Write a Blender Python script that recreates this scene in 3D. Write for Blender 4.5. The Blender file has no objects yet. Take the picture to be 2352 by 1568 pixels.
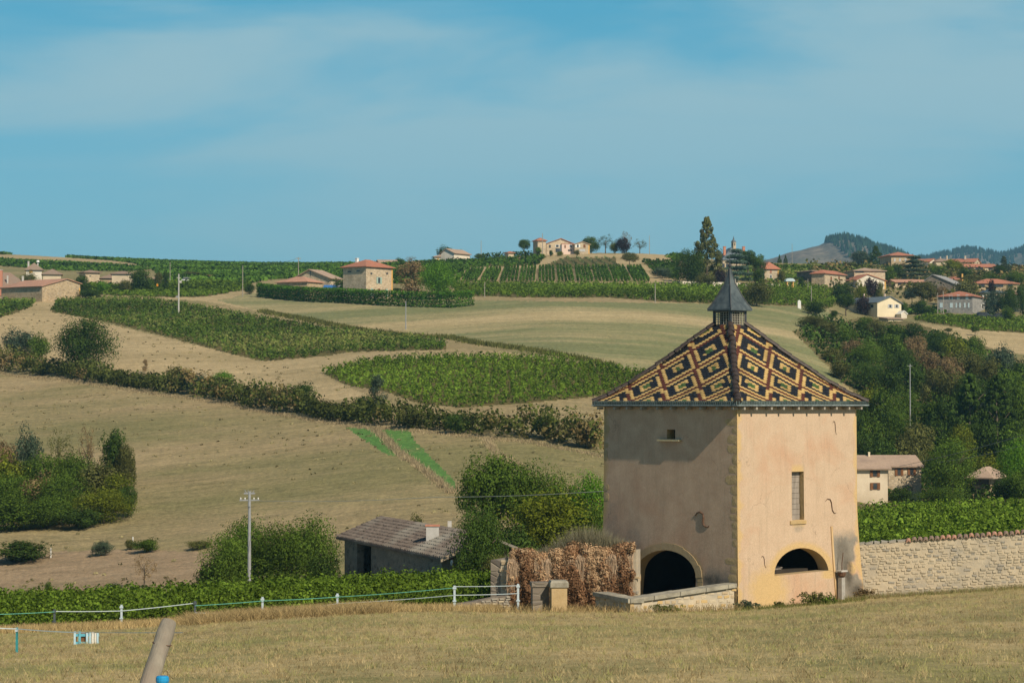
import bpy, bmesh, math, random
import numpy as np
from mathutils import Vector, Matrix
from mathutils.geometry import delaunay_2d_cdt
R_ = math.radians
rng = np.random.default_rng(7)
random.seed(7)
SC = bpy.context.scene
COL = SC.collection

# ------------------------------------------------------------------ camera
# photo coordinates below are given in a 2352 x 1568 frame (u right, v down)
F = 5553.0
PITCH = math.atan(141.0 / F)
cd = bpy.data.cameras.new("camera"); cam = bpy.data.objects.new("camera", cd); COL.objects.link(cam)
cd.sensor_width = 36.0; cd.lens = 36.0 * F / 2352.0
cd.clip_start = 0.5; cd.clip_end = 20000
cam.location = (0, 0, 0); cam.rotation_euler = (R_(90) + PITCH, 0, 0)
SC.camera = cam

def uv2t(u, v):
    xc = (u - 1176.0) / F; yc = (784.0 - v) / F
    fy = math.cos(PITCH) - math.sin(PITCH) * yc
    fz = math.sin(PITCH) + math.cos(PITCH) * yc
    return xc / fy, fz / fy
def t2uv(tx, tz):
    # inverse of the above (arrays allowed)
    yc = (tz * math.cos(PITCH) - math.sin(PITCH)) / (math.cos(PITCH) + tz * math.sin(PITCH))
    fy = math.cos(PITCH) - math.sin(PITCH) * yc
    return 1176.0 + tx * fy * F, 784.0 - yc * F
def P(u, v, Y):
    tx, tz = uv2t(u, v)
    return Vector((tx * Y, Y, tz * Y))

# ------------------------------------------------------------------ sun, sky, exposure
th = R_(47.1)
AX = Vector((-math.cos(th), math.sin(th), 0)); BX = Vector((math.sin(th), math.cos(th), 0))
LD = (AX * 2.41 + BX * 0.34 + Vector((0, 0, -1.95))).normalized()      # direction the sunlight travels
sd = bpy.data.lights.new("sun", 'SUN'); sun = bpy.data.objects.new("sun", sd); COL.objects.link(sun)
sd.energy = 4.9; sd.angle = R_(0.53); sd.color = (1.0, 0.87, 0.68)
sun.rotation_euler = LD.to_track_quat('-Z', 'Y').to_euler()
sun.location = (40, -60, 80)
S_EL = math.asin(-LD.z); S_AZ = math.atan2(-LD.x, -LD.y)               # azimuth from +Y, clockwise
w = bpy.data.worlds.new("World"); SC.world = w; w.use_nodes = True
nt = w.node_tree; N = nt.nodes; LK = nt.links
for n in list(N): N.remove(n)
out = N.new('ShaderNodeOutputWorld'); bg = N.new('ShaderNodeBackground'); LK.new(bg.outputs[0], out.inputs[0])
sky = N.new('ShaderNodeTexSky'); sky.sky_type = 'NISHITA'; sky.sun_disc = False
sky.sun_elevation = S_EL; sky.sun_rotation = S_AZ; sky.altitude = 300; sky.air_density = 1.0; sky.dust_density = 1.0; sky.ozone_density = 2.0
bg.inputs[1].default_value = 0.10
def wmath(op, a, b=None, c=None):
    m = N.new('ShaderNodeMath'); m.operation = op
    for i, x in enumerate((a, b, c)):
        if x is None: continue
        if isinstance(x, (int, float)): m.inputs[i].default_value = x
        else: LK.new(x, m.inputs[i])
    return m.outputs[0]
tc = N.new('ShaderNodeTexCoord'); sep = N.new('ShaderNodeSeparateXYZ'); LK.new(tc.outputs['Generated'], sep.inputs[0])
elev = sep.outputs['Z']
ramp = N.new('ShaderNodeValToRGB')
LK.new(wmath('MULTIPLY', elev, 2.5), ramp.inputs[0])
cr = ramp.color_ramp
SKYC = [(0.0, (1.95, 4.75, 5.7)), (0.16, (1.75, 4.8, 6.0)), (0.30, (1.15, 4.3, 5.9)), (0.42, (0.5, 3.6, 5.5)), (0.56, (0.30, 1.7, 3.3)), (1.0, (0.16, 0.6, 1.4))]
CM = 6.2
cr.elements[0].position = 0; cr.elements[1].position = 1
for i, (p, c) in enumerate(SKYC):
    e = cr.elements[0] if i == 0 else (cr.elements[-1] if i == len(SKYC) - 1 else cr.elements.new(p))
    e.color = (c[0] / CM, c[1] / CM, c[2] / CM, 1)
mulc = N.new('ShaderNodeVectorMath'); mulc.operation = 'SCALE'; LK.new(ramp.outputs[0], mulc.inputs[0]); mulc.inputs['Scale'].default_value = CM
mixs = N.new('ShaderNodeMixRGB'); mixs.inputs[0].default_value = 0.88
LK.new(sky.outputs[0], mixs.inputs[1]); LK.new(mulc.outputs[0], mixs.inputs[2])
# thin high cloud veils
mp = N.new('ShaderNodeMapping'); LK.new(tc.outputs['Generated'], mp.inputs[0]); mp.inputs['Scale'].default_value = (1.0, 1.0, 5.0); mp.inputs['Rotation'].default_value = (0, R_(7), 0)
nz = N.new('ShaderNodeTexNoise'); LK.new(mp.outputs[0], nz.inputs['Vector']); nz.inputs['Scale'].default_value = 4.2; nz.inputs['Detail'].default_value = 5; nz.inputs['Roughness'].default_value = 0.52; nz.inputs['Distortion'].default_value = 0.4
mr = N.new('ShaderNodeMapRange'); LK.new(nz.outputs['Fac'], mr.inputs[0]); mr.inputs[1].default_value = 0.40; mr.inputs[2].default_value = 0.66; mr.interpolation_type = 'SMOOTHSTEP'
mr2 = N.new('ShaderNodeMapRange'); LK.new(elev, mr2.inputs[0]); mr2.inputs[1].default_value = 0.04; mr2.inputs[2].default_value = 0.13
mr3 = N.new('ShaderNodeMapRange'); LK.new(elev, mr3.inputs[0]); mr3.inputs[1].default_value = 0.20; mr3.inputs[2].default_value = 0.5; mr3.inputs[3].default_value = 1.0; mr3.inputs[4].default_value = 0.12
cl = wmath('MULTIPLY', wmath('MULTIPLY', mr.outputs[0], wmath('MULTIPLY_ADD', mr2.outputs[0], 0.55, 0.22)), mr3.outputs[0])
mixc = N.new('ShaderNodeMixRGB'); LK.new(cl, mixc.inputs[0]); LK.new(mixs.outputs[0], mixc.inputs[1]); mixc.inputs[2].default_value = (3.7, 5.4, 5.9, 1)
LK.new(mixc.outputs[0], bg.inputs[0])
SC.view_settings.view_transform = 'Standard'; SC.view_settings.look = 'None'
SC.view_settings.exposure = 0.06; SC.view_settings.gamma = 1.0; SC.view_settings.use_curve_mapping = False
SC.cycles.max_bounces = 4; SC.cycles.diffuse_bounces = 2; SC.cycles.volume_bounces = 0; SC.cycles.transparent_max_bounces = 6
SC.cycles.caustics_reflective = False; SC.cycles.caustics_refractive = False

# ------------------------------------------------------------------ materials
MATS = {}
def newmat(name):
    m = bpy.data.materials.new(name); m.use_nodes = True; MATS[name] = m
    nt = m.node_tree; b = nt.nodes['Principled BSDF']; b.inputs['Roughness'].default_value = 0.9
    b.inputs['Specular IOR Level'].default_value = 0.25
    return m, nt, b
def c4(c): return (c[0], c[1], c[2], 1.0)
def texco(nt, kind='Object', scale=(1, 1, 1), rot=(0, 0, 0)):
    t = nt.nodes.new('ShaderNodeTexCoord'); mp = nt.nodes.new('ShaderNodeMapping')
    nt.links.new(t.outputs[kind], mp.inputs[0]); mp.inputs['Scale'].default_value = scale; mp.inputs['Rotation'].default_value = rot
    return mp.outputs[0]
def noise(nt, vec, scale, detail=4, rough=0.6, dist=0.0):
    n = nt.nodes.new('ShaderNodeTexNoise'); nt.links.new(vec, n.inputs['Vector'])
    n.inputs['Scale'].default_value = scale; n.inputs['Detail'].default_value = detail; n.inputs['Roughness'].default_value = rough; n.inputs['Distortion'].default_value = dist
    return n.outputs['Fac']
def maprange(nt, x, a, b, c=0.0, d=1.0):
    m = nt.nodes.new('ShaderNodeMapRange'); nt.links.new(x, m.inputs[0])
    for i, q in enumerate((a, b, c, d)): m.inputs[i + 1].default_value = q
    return m.outputs[0]
def mixrgb(nt, f, a, b, mode='MIX'):
    m = nt.nodes.new('ShaderNodeMixRGB'); m.blend_type = mode
    for i, x in enumerate((f, a, b)):
        if isinstance(x, (int, float)): m.inputs[i].default_value = x
        elif isinstance(x, tuple): m.inputs[i].default_value = c4(x)
        else: nt.links.new(x, m.inputs[i])
    return m.outputs[0]
def bump(nt, b, h, strength, dist=0.05):
    n = nt.nodes.new('ShaderNodeBump'); nt.links.new(h, n.inputs['Height']); n.inputs['Strength'].default_value = strength; n.inputs['Distance'].default_value = dist
    nt.links.new(n.outputs[0], b.inputs['Normal'])
def attr(nt, name):
    a = nt.nodes.new('ShaderNodeAttribute'); a.attribute_name = name; return a.outputs['Fac']

def surf(name, c1, c2, scale=3.0, rough=0.9, bs=0.3, bd=0.02, c3=None, s3=0.3, coord='Object', spec=0.25, stretch=(1, 1, 1)):
    """two-tone weathered surface with an optional third large-scale tone"""
    m, nt, b = newmat(name)
    v = texco(nt, coord, stretch)
    n1 = noise(nt, v, scale, 6, 0.65); f = maprange(nt, n1, 0.35, 0.65)
    col = mixrgb(nt, f, c1, c2)
    if c3 is not None:
        n3 = noise(nt, v, s3, 3, 0.5); col = mixrgb(nt, maprange(nt, n3, 0.45, 0.65), col, c3)
    nt.links.new(col, b.inputs['Base Color']); b.inputs['Roughness'].default_value = rough; b.inputs['Specular IOR Level'].default_value = spec
    if bs > 0: bump(nt, b, noise(nt, v, scale * 3, 5, 0.7), bs, bd)
    return m
def leafmat(name, dark, light, trans=0.25, brown=None):
    m, nt, b = newmat(name)
    oi = nt.nodes.new('ShaderNodeObjectInfo')
    rnd = attr(nt, 'rnd'); tint = attr(nt, 'tint')
    col = mixrgb(nt, maprange(nt, rnd, 0, 1, 0.18, 0.86), dark, light)
    if brown is not None: col = mixrgb(nt, maprange(nt, tint, 0.62, 0.75), col, brown)
    k = nt.nodes.new('ShaderNodeMath'); k.operation = 'MULTIPLY_ADD'; nt.links.new(tint, k.inputs[0]); k.inputs[1].default_value = 1.1; k.inputs[2].default_value = 0.45
    k2 = nt.nodes.new('ShaderNodeMath'); k2.operation = 'MULTIPLY_ADD'; nt.links.new(oi.outputs['Random'], k2.inputs[0]); k2.inputs[1].default_value = 0.35; k2.inputs[2].default_value = 0.82
    k3 = nt.nodes.new('ShaderNodeMath'); k3.operation = 'MULTIPLY'; nt.links.new(k.outputs[0], k3.inputs[0]); nt.links.new(k2.outputs[0], k3.inputs[1])
    sc = nt.nodes.new('ShaderNodeVectorMath'); sc.operation = 'SCALE'; nt.links.new(col, sc.inputs[0]); nt.links.new(k3.outputs[0], sc.inputs['Scale'])
    d = nt.nodes.new('ShaderNodeBsdfDiffuse'); t = nt.nodes.new('ShaderNodeBsdfTranslucent'); mx = nt.nodes.new('ShaderNodeMixShader')
    nt.links.new(sc.outputs[0], d.inputs[0]); nt.links.new(sc.outputs[0], t.inputs[0]); mx.inputs[0].default_value = trans
    nt.links.new(d.outputs[0], mx.inputs[1]); nt.links.new(t.outputs[0], mx.inputs[2])
    nt.links.new(mx.outputs[0], nt.nodes['Material Output'].inputs[0])
    return m
def fieldmat(name, ca, cb, cc=None, s_big=0.02, s_mid=0.25, s_fine=4.0, green=0.5, stretch=(1, 1, 1), rot=0.0, bs=0.5, bd=0.08, amt=1.0):
    m, nt, b = newmat(name)
    v = texco(nt, 'Object', stretch, (0, 0, rot)); v1 = texco(nt, 'Object')
    col = mixrgb(nt, maprange(nt, noise(nt, v, s_mid, 6, 0.7), 0.3, 0.7), ca, cb)
    if cc is not None:
        col = mixrgb(nt, maprange(nt, noise(nt, v, s_big, 5, 0.65), green - 0.08, green + 0.12, 0, amt), col, cc)
    fine = noise(nt, v1, s_fine, 4, 0.8)
    col = mixrgb(nt, 1.0, col, mixrgb(nt, maprange(nt, fine, 0.3, 0.7), (0.62, 0.62, 0.60), (1.38, 1.36, 1.32)), 'MULTIPLY')
    mid = noise(nt, v, s_mid * 5, 5, 0.7); col = mixrgb(nt, 1.0, col, mixrgb(nt, maprange(nt, mid, 0.3, 0.7), (0.76, 0.79, 0.76), (1.22, 1.19, 1.16)), 'MULTIPLY')
    vst = texco(nt, 'Object', (0.05, 0.9, 1), (0, 0, rot + 0.12)); col = mixrgb(nt, 1.0, col, mixrgb(nt, maprange(nt, noise(nt, vst, 1.0, 4, 0.75), 0.3, 0.7), (0.84, 0.85, 0.83), (1.14, 1.13, 1.12)), 'MULTIPLY')
    nt.links.new(col, b.inputs['Base Color']); b.inputs['Specular IOR Level'].default_value = 0.1
    bump(nt, b, noise(nt, v1, s_fine * 0.7, 6, 0.8), bs, bd)
    return m

# ------------------------------------------------------------------ mesh builders
def tag(o, label=None, cat=None, group=None, kind=None):
    if label: o['label'] = label
    if cat: o['category'] = cat
    if group: o['group'] = group
    if kind: o['kind'] = kind
    return o
def empty(name, loc, rz=0.0, label=None, cat=None, group=None):
    o = bpy.data.objects.new(name, None); o.empty_display_size = 0.3
    COL.objects.link(o); o.location = loc; o.rotation_euler = (0, 0, rz)
    return tag(o, label, cat, group)
def linkmesh(name, me, mats, parent=None):
    for m in (mats if isinstance(mats, (list, tuple)) else [mats]): me.materials.append(m)
    o = bpy.data.objects.new(name, me); COL.objects.link(o)
    if parent is not None: o.parent = parent
    return o
def npmesh(name, verts, faces, smooth=False, **fattr):
    """verts (n,3), faces (m,k) numpy -> mesh; fattr float arrays per face"""
    me = bpy.data.meshes.new(name); n = len(verts); m, k = faces.shape
    me.vertices.add(n); me.vertices.foreach_set('co', np.ascontiguousarray(verts, dtype=np.float32).ravel())
    me.loops.add(m * k); me.loops.foreach_set('vertex_index', np.ascontiguousarray(faces, dtype=np.int32).ravel())
    me.polygons.add(m); me.polygons.foreach_set('loop_start', np.arange(0, m * k, k, dtype=np.int32)); me.polygons.foreach_set('loop_total', np.full(m, k, dtype=np.int32))
    if smooth: me.polygons.foreach_set('use_smooth', np.ones(m, dtype=bool))
    for a, d in fattr.items():
        at = me.attributes.new(a, 'FLOAT', 'FACE'); at.data.foreach_set('value', np.ascontiguousarray(d, dtype=np.float32))
    me.update(calc_edges=True); return me
class MB:
    def __init__(s): s.v = []; s.f = []; s.m = []
    def add(s, vs, fs, mi=0):
        o = len(s.v); s.v += [tuple(x) for x in vs]; s.f += [tuple(i + o for i in f) for f in fs]; s.m += [mi] * len(fs); return s
    def box(s, x0, x1, y0, y1, z0, z1, mi=0):
        return s.add([(x0, y0, z0), (x1, y0, z0), (x1, y1, z0), (x0, y1, z0), (x0, y0, z1), (x1, y0, z1), (x1, y1, z1), (x0, y1, z1)],
                     [(0, 3, 2, 1), (4, 5, 6, 7), (0, 1, 5, 4), (1, 2, 6, 5), (2, 3, 7, 6), (3, 0, 4, 7)], mi)
    def hexa(s, pts, mi=0):
        return s.add(pts, [(0, 3, 2, 1), (4, 5, 6, 7), (0, 1, 5, 4), (1, 2, 6, 5), (2, 3, 7, 6), (3, 0, 4, 7)], mi)
    def tube(s, path, rad, n=8, mi=0, caps=True):
        path = [Vector(p) for p in path]; rad = rad if isinstance(rad, (list, tuple)) else [rad] * len(path)
        rings = []
        for i, p in enumerate(path):
            d = (path[min(i + 1, len(path) - 1)] - path[max(i - 1, 0)]).normalized()
            up = Vector((0, 0, 1)) if abs(d.z) < 0.9 else Vector((1, 0, 0))
            e1 = d.cross(up).normalized(); e2 = d.cross(e1)
            rings.append([p + (e1 * math.cos(2 * math.pi * k / n) + e2 * math.sin(2 * math.pi * k / n)) * rad[i] for k in range(n)])
        vs = [q for r in rings for q in r]
        fs = [(i * n + k, i * n + (k + 1) % n, (i + 1) * n + (k + 1) % n, (i + 1) * n + k) for i in range(len(path) - 1) for k in range(n)]
        if caps: fs += [tuple(range(n - 1, -1, -1)), tuple((len(path) - 1) * n + k for k in range(n))]
        return s.add(vs, fs, mi)
    def prism(s, prof, axis, t0, t1, mi=0):
        """prof: 2d points in the plane across axis ('x': (y,z), 'y': (x,z)), extruded t0..t1"""
        n = len(prof)
        mk = (lambda p, t: (t, p[0], p[1])) if axis == 'x' else (lambda p, t: (p[0], t, p[1]))
        vs = [mk(p, t0) for p in prof] + [mk(p, t1) for p in prof]
        fs = [tuple(range(n)), tuple(range(2 * n - 1, n - 1, -1))] + [(i, n + i, n + (i + 1) % n, (i + 1) % n) for i in range(n)]
        return s.add(vs, fs, mi)
    def mesh(s, name, smooth=False, fix=True):
        me = bpy.data.meshes.new(name); me.from_pydata(s.v, [], s.f)
        if any(s.m): me.polygons.foreach_set('material_index', s.m)
        if fix:
            bm = bmesh.new(); bm.from_mesh(me); bmesh.ops.recalc_face_normals(bm, faces=bm.faces); bm.to_mesh(me); bm.free()
        if smooth: me.polygons.foreach_set('use_smooth', [True] * len(me.polygons))
        me.update(); return me
    def build(s, name, mats, parent=None, smooth=False):
        return linkmesh(name, s.mesh(name, smooth), mats, parent)
# ------------------------------------------------------------------ terrain
def near(vb, vf, Yb, Yf=98.0):
    """foreground slope: row vb seen at distance Yb, row vf at distance Yf"""
    hb = (vb - 925) / F; hf = (vf - 925) / F
    a = (hb - hf) / (1 / Yb - 1 / Yf); b = hb - a / Yb
    return [(y, 925 + F * (a / y + b)) for y in (3, 8, 20, 35, 60, 85, Yf)]
KEY = {
 -300: near(1568, 1470, 38) + [(140, 1438), (200, 1362), (240, 1200), (320, 1000), (405, 840), (530, 690), (700, 625), (980, 573), (1150, 585), (1500, 640), (2500, 690), (6500, 760)],
 0:    near(1568, 1452, 36) + [(140, 1418), (200, 1355), (240, 1200), (320, 1000), (405, 862), (530, 700), (700, 640), (1000, 582), (1180, 592), (1500, 640), (2500, 690), (6500, 760)],
 300:  near(1568, 1440, 35) + [(140, 1412), (190, 1357), (232, 1214), (305, 1000), (365, 890), (430, 790), (550, 688), (680, 640), (900, 605), (1050, 598), (1180, 606), (1500, 640), (2500, 690), (6500, 760)],
 600:  near(1568, 1418, 34) + [(140, 1398), (185, 1350), (225, 1200), (295, 1000), (335, 925), (400, 828), (500, 725), (560, 682), (650, 645), (950, 608), (1100, 612), (1500, 640), (2500, 690), (6500, 760)],
 900:  near(1568, 1400, 33) + [(140, 1385), (180, 1335), (215, 1200), (290, 975), (325, 900), (370, 830), (440, 765), (525, 686), (600, 650), (760, 610), (900, 606), (1050, 614), (1500, 640), (2500, 690), (6500, 760)],
 1050: near(1568, 1401, 32) + [(140, 1380), (182, 1310), (220, 1165), (280, 992), (310, 930), (355, 835), (425, 770), (515, 690), (590, 655), (660, 622), (740, 598), (900, 606), (1500, 640), (2500, 690), (6500, 760)],
 1260: near(1568, 1402, 32) + [(140, 1380), (185, 1300), (225, 1150), (272, 1005), (305, 930), (360, 825), (410, 770), (500, 688), (580, 655), (680, 616), (740, 584), (765, 580), (900, 600), (1500, 640), (2500, 690), (6500, 760)],
 1500: near(1568, 1402, 31) + [(140, 1380), (185, 1300), (225, 1160), (262, 1055), (285, 1000), (340, 870), (400, 790), (500, 692), (582, 655), (670, 618), (740, 584), (765, 580), (900, 600), (1500, 640), (2500, 690), (6500, 760)],
 1700: near(1568, 1399, 31, 97.0) + [(140, 1370), (200, 1300), (260, 1080), (300, 1000), (360, 870), (430, 780), (520, 699), (600, 658), (680, 622), (740, 606), (800, 600), (1500, 640), (2500, 690), (6500, 760)],
 1830: near(1568, 1391, 31, 97.0) + [(140, 1330), (210, 1250), (290, 1060), (330, 960), (380, 860), (450, 775), (540, 698), (610, 656), (700, 625), (800, 606), (850, 604), (1500, 640), (2500, 690), (6500, 760)],
 1990: near(1568, 1374, 30, 99.0) + [(104, 1368), (140, 1290), (200, 1198), (260, 1165), (300, 1145), (340, 1080), (400, 900), (470, 800), (545, 750), (590, 731), (620, 712), (660, 668), (720, 640), (850, 608), (900, 606), (1500, 640), (2500, 690), (6500, 760)],
 2180: near(1568, 1362, 30, 99.0) + [(104, 1356), (140, 1280), (200, 1192), (260, 1165), (300, 1145), (350, 1060), (420, 890), (500, 790), (560, 735), (605, 719), (660, 665), (740, 635), (850, 615), (940, 606), (1000, 612), (1500, 640), (2500, 690), (6500, 760)],
 2352: near(1568, 1350, 30, 99.0) + [(104, 1345), (140, 1268), (200, 1185), (260, 1160), (300, 1140), (350, 1060), (430, 900), (500, 812), (550, 760), (605, 724), (660, 675), (740, 640), (850, 625), (950, 618), (1050, 626), (1500, 640), (2500, 690), (6500, 760)],
 2700: near(1568, 1330, 30, 99.0) + [(104, 1325), (140, 1250), (200, 1180), (260, 1155), (300, 1140), (350, 1060), (430, 900), (500, 812), (550, 765), (605, 730), (660, 685), (740, 650), (850, 630), (950, 622), (1050, 630), (1500, 650), (2500, 700), (6500, 770)],
}
ku = np.array(sorted(KEY)); 
Ys = np.concatenate([np.geomspace(4, 28, 14, endpoint=False), np.geomspace(28, 104, 70, endpoint=False), np.geomspace(104, 190, 30, endpoint=False),
                     np.geomspace(190, 620, 260, endpoint=False), np.geomspace(620, 1150, 90, endpoint=False), np.geomspace(1150, 6500, 20)])
US = np.concatenate([np.arange(-1700, -160, 60), np.arange(-160, 2513, 5), np.arange(2540, 4000, 60)]).astype(float)
VK = np.array([np.interp(-1 / Ys, [-1 / a for a, b in KEY[k]], [b for a, b in KEY[k]]) for k in ku])   # key columns x Ys
def smooth(a, s, ax):
    r = int(3 * s) + 1; x = np.arange(-r, r + 1); g = np.exp(-x * x / (2 * s * s)); g /= g.sum()
    pad = [(0, 0)] * a.ndim; pad[ax] = (r, r); b = np.pad(a, pad, mode='edge')
    return np.apply_along_axis(lambda q: np.convolve(q, g, mode='valid'), ax, b)
ufine = np.arange(-1700, 4001, 10).astype(float)
VF = np.array([np.interp(ufine, ku, VK[:, j]) for j in range(len(Ys))])      # Ys x ufine
VF = smooth(VF, 5.0, 1)
VF[14:] = smooth(VF[14:], 1.6, 0)
VG = np.array([np.interp(US, ufine, VF[j]) for j in range(len(Ys))])
_, TZG = uv2t(US[None, :], VG) if False else (None, None)
yc_ = (784.0 - VG) / F; fy_ = math.cos(PITCH) - math.sin(PITCH) * yc_
TXG = ((US[None, :] - 1176.0) / F) / fy_; TZG = (math.sin(PITCH) + math.cos(PITCH) * yc_) / fy_
tx_fine = (ufine - 1176.0) / F
def vgrid(u, Y):
    """image row of the ground at column u, distance Y (arrays)"""
    u = np.asarray(u, float); Y = np.asarray(Y, float)
    j = np.clip(np.searchsorted(Ys, Y) - 1, 0, len(Ys) - 2); t = np.clip((1 / Ys[j] - 1 / Y) / (1 / Ys[j] - 1 / Ys[j + 1]), 0, 1)
    q = np.clip((u + 1700) / 10.0, 0, len(ufine) - 1.001); i = q.astype(int); s = q - i
    a = VF[j, i] * (1 - s) + VF[j, i + 1] * s; b = VF[j + 1, i] * (1 - s) + VF[j + 1, i + 1] * s
    return a * (1 - t) + b * t
def gz(x, y):
    """terrain height at world x, y"""
    x = np.asarray(x, float); y = np.asarray(y, float)
    u = 1176.0 + F * x / y * 1.0003
    v = vgrid(u, y); yc = (784.0 - v) / F
    return y * (math.sin(PITCH) + math.cos(PITCH) * yc) / (math.cos(PITCH) - math.sin(PITCH) * yc)
def gY(u, v, Ymin=104.0):
    """distance at which column u meets row v on the terrain"""
    yy = np.geomspace(Ymin, 1150, 900); vv = vgrid(np.full(900, float(u)), yy)
    k = np.argmax(vv <= v) if (vv <= v).any() else np.argmin(vv)
    return float(yy[k])
def G(u, v=None, Y=None, Ymin=104.0):
    if Y is None: Y = gY(u, v, Ymin)
    tx, _ = uv2t(u, 800.0); x = tx * Y
    return Vector((x, Y, float(gz(x, Y))))
def inpoly(px, py, poly):
    px = np.asarray(px); r = np.zeros(px.shape, bool); n = len(poly)
    for i in range(n):
        x0, y0 = poly[i]; x1, y1 = poly[(i + 1) % n]
        if y0 == y1: continue
        c = ((y0 > py) != (y1 > py)) & (px < (x1 - x0) * (py - y0) / (y1 - y0) + x0)
        r ^= c
    return r

PG = {
 'V1': [(118, 713), (130, 692), (225, 689), (315, 686), (425, 701), (588, 729), (700, 748), (780, 762), (930, 773), (1020, 788), (1028, 803), (805, 808), (743, 818), (605, 829), (555, 818), (375, 771), (237, 737), (120, 717)],
 'V2': [(741, 857), (793, 843), (857, 830), (922, 826), (1027, 822), (1275, 826), (1421, 849), (1480, 860), (1480, 896), (1421, 904), (1348, 913), (1202, 926), (1056, 936), (962, 926), (887, 900), (800, 885)],
 'V3': [(-160, 690), (0, 692), (82, 691), (65, 708), (0, 730), (-160, 760)],
 'V4': [(187, 656), (237, 654), (475, 648), (575, 651), (570, 664), (475, 681), (400, 683), (275, 679), (232, 676), (185, 679)],
 'V5': [(-160, 595), (0, 597), (150, 604), (300, 613), (345, 619), (300, 623), (150, 622), (0, 611), (-160, 608)],
 'V5b': [(-160, 575), (0, 578), (88, 583), (90, 586), (0, 584), (-160, 582)],
 'V6': [(153, 587), (250, 592), (400, 599), (560, 604), (700, 606), (905, 606), (905, 640), (640, 640), (560, 652), (380, 645), (362, 630), (345, 615), (300, 604), (250, 598), (153, 592)],
 'V7': [(905, 606), (1000, 599), (1077, 599), (1197, 593), (1258, 587), (1232, 609), (1175, 611), (1082, 614), (1042, 634), (1042, 652), (905, 652)],
 'V8': [(1237, 618), (1262, 606), (1297, 592), (1412, 592), (1422, 616), (1417, 619)],
 'V9': [(1473, 600), (1560, 603), (1560, 645), (1522, 635), (1500, 622)],
 'V9b': [(1530, 590), (1545, 586), (1580, 588), (1590, 600), (1550, 600)],
 'V10': [(1042, 652), (1200, 655), (1400, 656), (1560, 658), (1700, 660), (1800, 656), (1850, 655), (1900, 662), (1935, 674), (1930, 690), (1905, 708), (1830, 703), (1760, 700), (1620, 697), (1500, 691), (1400, 683), (1290, 684), (1200, 683), (1100, 680), (1042, 682)],
 'V11': [(2120, 726), (2352, 732), (2512, 736), (2512, 772), (2352, 765), (2230, 757), (2180, 748), (2100, 735)],
 'V11b': [(2072, 712), (2160, 706), (2230, 716), (2160, 720), (2080, 722)],
 'V12': [(1700, 608), (1790, 612), (2000, 612), (2000, 622), (1870, 632), (1850, 645), (1790, 650), (1700, 645)],
 'G1': [(795, 982), (862, 984), (905, 1018), (930, 1048), (890, 1045), (840, 1012)],
 'G2': [(868, 988), (940, 985), (955, 1015), (990, 1050), (1045, 1105), (1046, 1125), (980, 1085), (918, 1035)],
 'SL': [(-160, 745), (70, 694), (165, 690), (130, 715), (600, 829), (760, 812), (1035, 800), (1150, 805), (1385, 850), (1480, 870), (1480, 845), (1300, 800), (1030, 775), (600, 715), (460, 690), (240, 680), (560, 668), (640, 660), (640, 690), (700, 700), (1500, 700), (1620, 706), (1640, 850), (1480, 862), (1400, 850), (1275, 824), (1027, 820), (857, 828), (740, 857), (800, 890), (900, 925), (730, 915), (480, 890), (200, 850), (-160, 815)],
 'SR': [(1720, 700), (1905, 708), (1900, 740), (1860, 790), (1950, 880), (1700, 880), (1640, 850), (1640, 705)],
 'SC': [(500, 690), (640, 660), (640, 690), (1100, 690), (1620, 697), (1740, 700), (1720, 885), (1390, 840), (1250, 800), (1000, 770), (700, 735), (590, 712)],
 'SH': [(1000, 606), (1260, 584), (1545, 583), (1600, 592), (1600, 660), (1042, 655)],
 'ST': [(-160, 580), (0, 583), (300, 597), (345, 614), (300, 614), (0, 598), (-160, 595)],
 'BF': [(-160, 1275), (120, 1266), (300, 1262), (480, 1268), (520, 1290), (500, 1400), (-160, 1420)],
 'SF': [(2100, 740), (2230, 757), (2512, 772), (2512, 830), (2352, 815), (2250, 800)],
 'WD': [(1870, 745), (1990, 728), (2100, 740), (2280, 800), (2352, 830), (2512, 850), (2512, 1170), (1960, 1170), (1960, 900), (1820, 760)],
}
tuu = np.broadcast_to(US[None, :], VG.shape)
# face centres for classification
uc = 0.5 * (tuu[:-1, :-1] + tuu[1:, 1:]); vc = 0.5 * (VG[:-1, :-1] + VG[1:, 1:]); yc2 = np.broadcast_to(0.5 * (Ys[:-1] + Ys[1:])[:, None], uc.shape)
nzx = (np.sin(uc * 0.21 + vc * 0.33) + np.sin(uc * 0.077 - vc * 0.19) + np.sin(uc * 0.5 + 1.7)) * 0.6
vcn = vc + nzx * 0.5; ucn = uc + nzx * 1.5
typ = np.full(uc.shape, 2)
typ[yc2 < 101.5] = 0
far = (yc2 > 104)
def cls(key, t, extra=None):
    m = inpoly(ucn, vcn, PG[key]) & far
    if extra is not None: m &= extra
    typ[m] = t
cls('SH', 1); cls('SL', 1); cls('SC', 4); cls('SR', 4); cls('ST', 1); cls('SF', 1)
for k in ('V1', 'V2', 'V3', 'V4', 'V5', 'V5b', 'V6', 'V7', 'V8', 'V9', 'V9b', 'V10', 'V11', 'V11b', 'V12'): cls(k, 3)
cls('BF', 7); cls('G1', 5); cls('G2', 5); cls('WD', 6, yc2 > 230)
typ[(yc2 > 103) & (yc2 < 143) & (uc < 1330)] = 3
typ[(yc2 > 103) & (yc2 < 215) & (uc > 1700)] = 3
typ[(yc2 > 1080) & (typ != 3)] = 2
M_meadow = fieldmat('meadow_grass', (0.35, 0.28, 0.145), (0.50, 0.40, 0.225), (0.19, 0.195, 0.08), s_big=0.22, s_mid=1.3, s_fine=22, green=0.48, stretch=(1.1, 0.5, 1), bs=0.6, bd=0.03, amt=0.8)
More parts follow.
